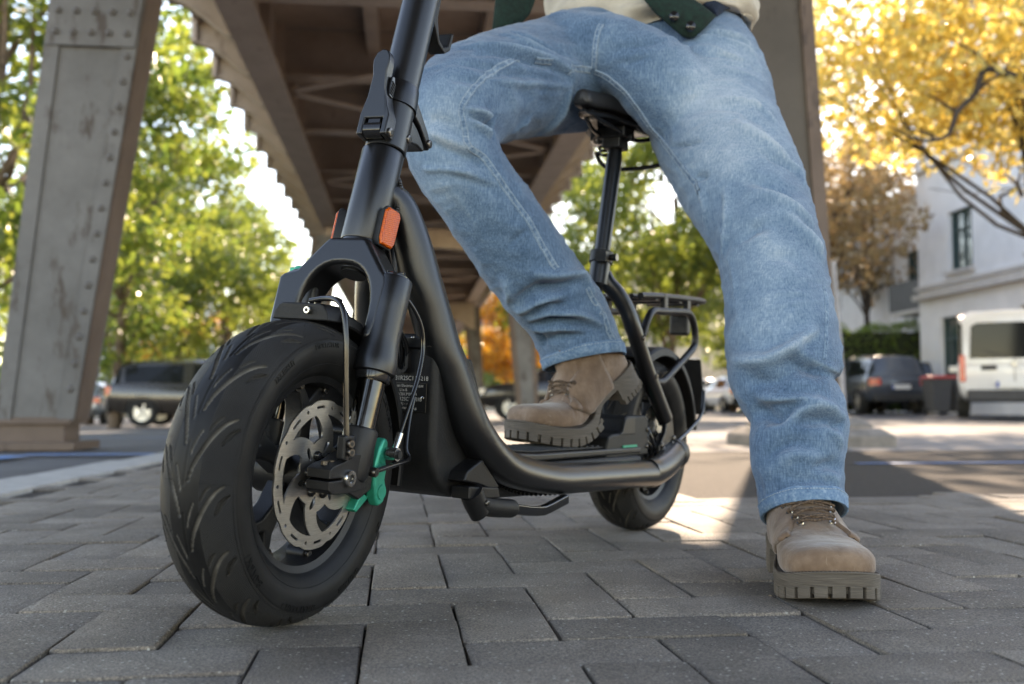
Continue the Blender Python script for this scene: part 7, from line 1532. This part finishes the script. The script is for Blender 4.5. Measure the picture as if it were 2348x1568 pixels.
# left boot flat on the pavement, right boot on the deck with its heel raised
d = Vector((-0.085, -0.9964, 0)); y_ = Vector((0.9964, -0.085, 0))
boot('boot', 'brown boot planted on the paving', Matrix(((d.x, y_.x, 0, 0.3995), (d.y, y_.y, 0, 1.383), (0, 0, 1, 0.0005), (0, 0, 0, 1))), 0.0)
bd = BM.to_3x3() @ Vector((0.932, -0.363, 0.0)).normalized(); bu = BM.to_3x3() @ Vector((0, 0, 1)); bl = bu.cross(bd).normalized(); bo_ = BM @ Vector((0.228, 0.034, 0.1725))
boot('boot', 'brown boot on the deck with raised heel', Matrix(((bd.x, bl.x, bu.x, bo_.x), (bd.y, bl.y, bu.y, bo_.y), (bd.z, bl.z, bu.z, bo_.z), (0, 0, 0, 1))) @ Matrix.Scale(0.95, 4), R(36), False, 0.155)
# ---- sweatshirt and jacket
fwd, lef = Vector((-0.5076, -0.8616, 0)), Vector((0.8616, -0.5076, 0)); pc = at(1482, 100, 1.93); rings = []
for iz, (z, a, b, off) in enumerate(spline([(0.945, 0.188, 0.150, 0.0), (0.950, 0.202, 0.163, 0.0), (0.965, 0.212, 0.172, 0.0), (1.00, 0.214, 0.170, 0.0), (1.06, 0.205, 0.158, 0.0), (1.2, 0.20, 0.145, 0.0), (1.42, 0.20, 0.13, 0.0)], 5)):
    r_ = []
    for k in range(64):
        t = 2*math.pi*k/64; wv = 0.006*math.sin(3*t+iz*0.6)+0.004*math.sin(7*t-iz*0.9)+0.003*math.sin(13*t+iz*0.35); dip = -0.022*max(0, math.sin(t-0.5))*max(0, 1-iz/8)+0.03*max(0, math.cos(t))**2*max(0, 1-iz/10)
        r_.append(Vector((pc.x, pc.y, z+dip)) + lef*((a+wv)*math.cos(t)) + fwd*((b+wv)*math.sin(t)))
    rings.append(r_)
mb = MB(); mb.loft(rings, False, True); sw = pchild(mb.build('sweatshirt', M['knit'], angle=70)); s2_ = sw.modifiers.new('t', 'SOLIDIFY'); s2_.thickness = 0.003
def cloth_panel(outline_px, Y, nm, m, thick=0.006, bulge=0.02, parent=None):
    pts = [at(u, v, Yd) for (u, v, Yd) in outline_px]; c = sum(pts, Vector())/len(pts); mb = MB(); n_ = len(pts)
    back = Vector((0, 1, 0))*thick; nn = Vector((-0.35, -0.93, 0.0)).normalized()
    L1 = [p for p in pts]; L2 = [p.lerp(c, 0.10)+nn*bulge*0.5 for p in pts]; L3 = [p.lerp(c, 0.5)+nn*bulge for p in pts]
    vs = L1+L2+L3+[c+nn*bulge*1.05]+[p-nn*thick for p in L1]; fs = []
    for i in range(n_):
        k = (i+1) % n_; fs += [(i, k, n_+k, n_+i), (n_+i, n_+k, 2*n_+k, 2*n_+i), (2*n_+i, 2*n_+k, 3*n_), (i, 3*n_+1+i, 3*n_+1+k, k)]
    fs.append(tuple(3*n_+1+i for i in range(n_))); mb.add(vs, fs); o = mb.build(nm, m, parent, angle=70)
    return o
jk = pchild(empty('jacket', (0, 0, 0)))
hp = cloth_panel([(1462, -30, 1.74), (1478, 2, 1.735), (1500, 28, 1.73), (1530, 54, 1.725), (1556, 76, 1.72), (1566, 84, 1.72), (1580, 86, 1.72), (1592, 82, 1.72), (1618, 58, 1.725), (1640, 35, 1.73), (1606, 8, 1.74), (1560, -22, 1.75), (1520, -40, 1.75)], 1.73, 'hem_band', M['wool_green'], 0.006, 0.010, jk)
cloth_panel([(1518, -42, 1.765), (1562, -22, 1.76), (1608, 8, 1.755), (1642, 36, 1.75), (1662, 20, 1.765), (1690, 14, 1.79), (1714, 26, 1.81), (1718, -10, 1.83), (1722, -90, 1.85), (1730, -420, 1.88), (1600, -420, 1.80), (1530, -250, 1.78), (1510, -120, 1.77)], 1.78, 'front_panel', M['wool_navy'], 0.006, 0.018, jk)
cloth_panel([(1200, -420, 1.84), (1150, -200, 1.81), (1136, -60, 1.80), (1136, -10, 1.795), (1132, 30, 1.79), (1127, 74, 1.785), (1150, 66, 1.785), (1175, 60, 1.79), (1196, 48, 1.80), (1212, 30, 1.81), (1224, 0, 1.82), (1226, -60, 1.83), (1290, -420, 1.84)], 1.8, 'front_panel', M['wool_green'], 0.006, 0.010, jk)
for (u, v) in ((1545, 37), (1583, 60)):
    p = at(u, v, 1.705); mb = MB(); mb.lathe([(0.0, -0.004), (0.006, -0.0038), (0.0085, -0.002), (0.009, 0.004)], 18, 'Y', c=p); mb.build('snap_button', M['frame_gloss'], jk)
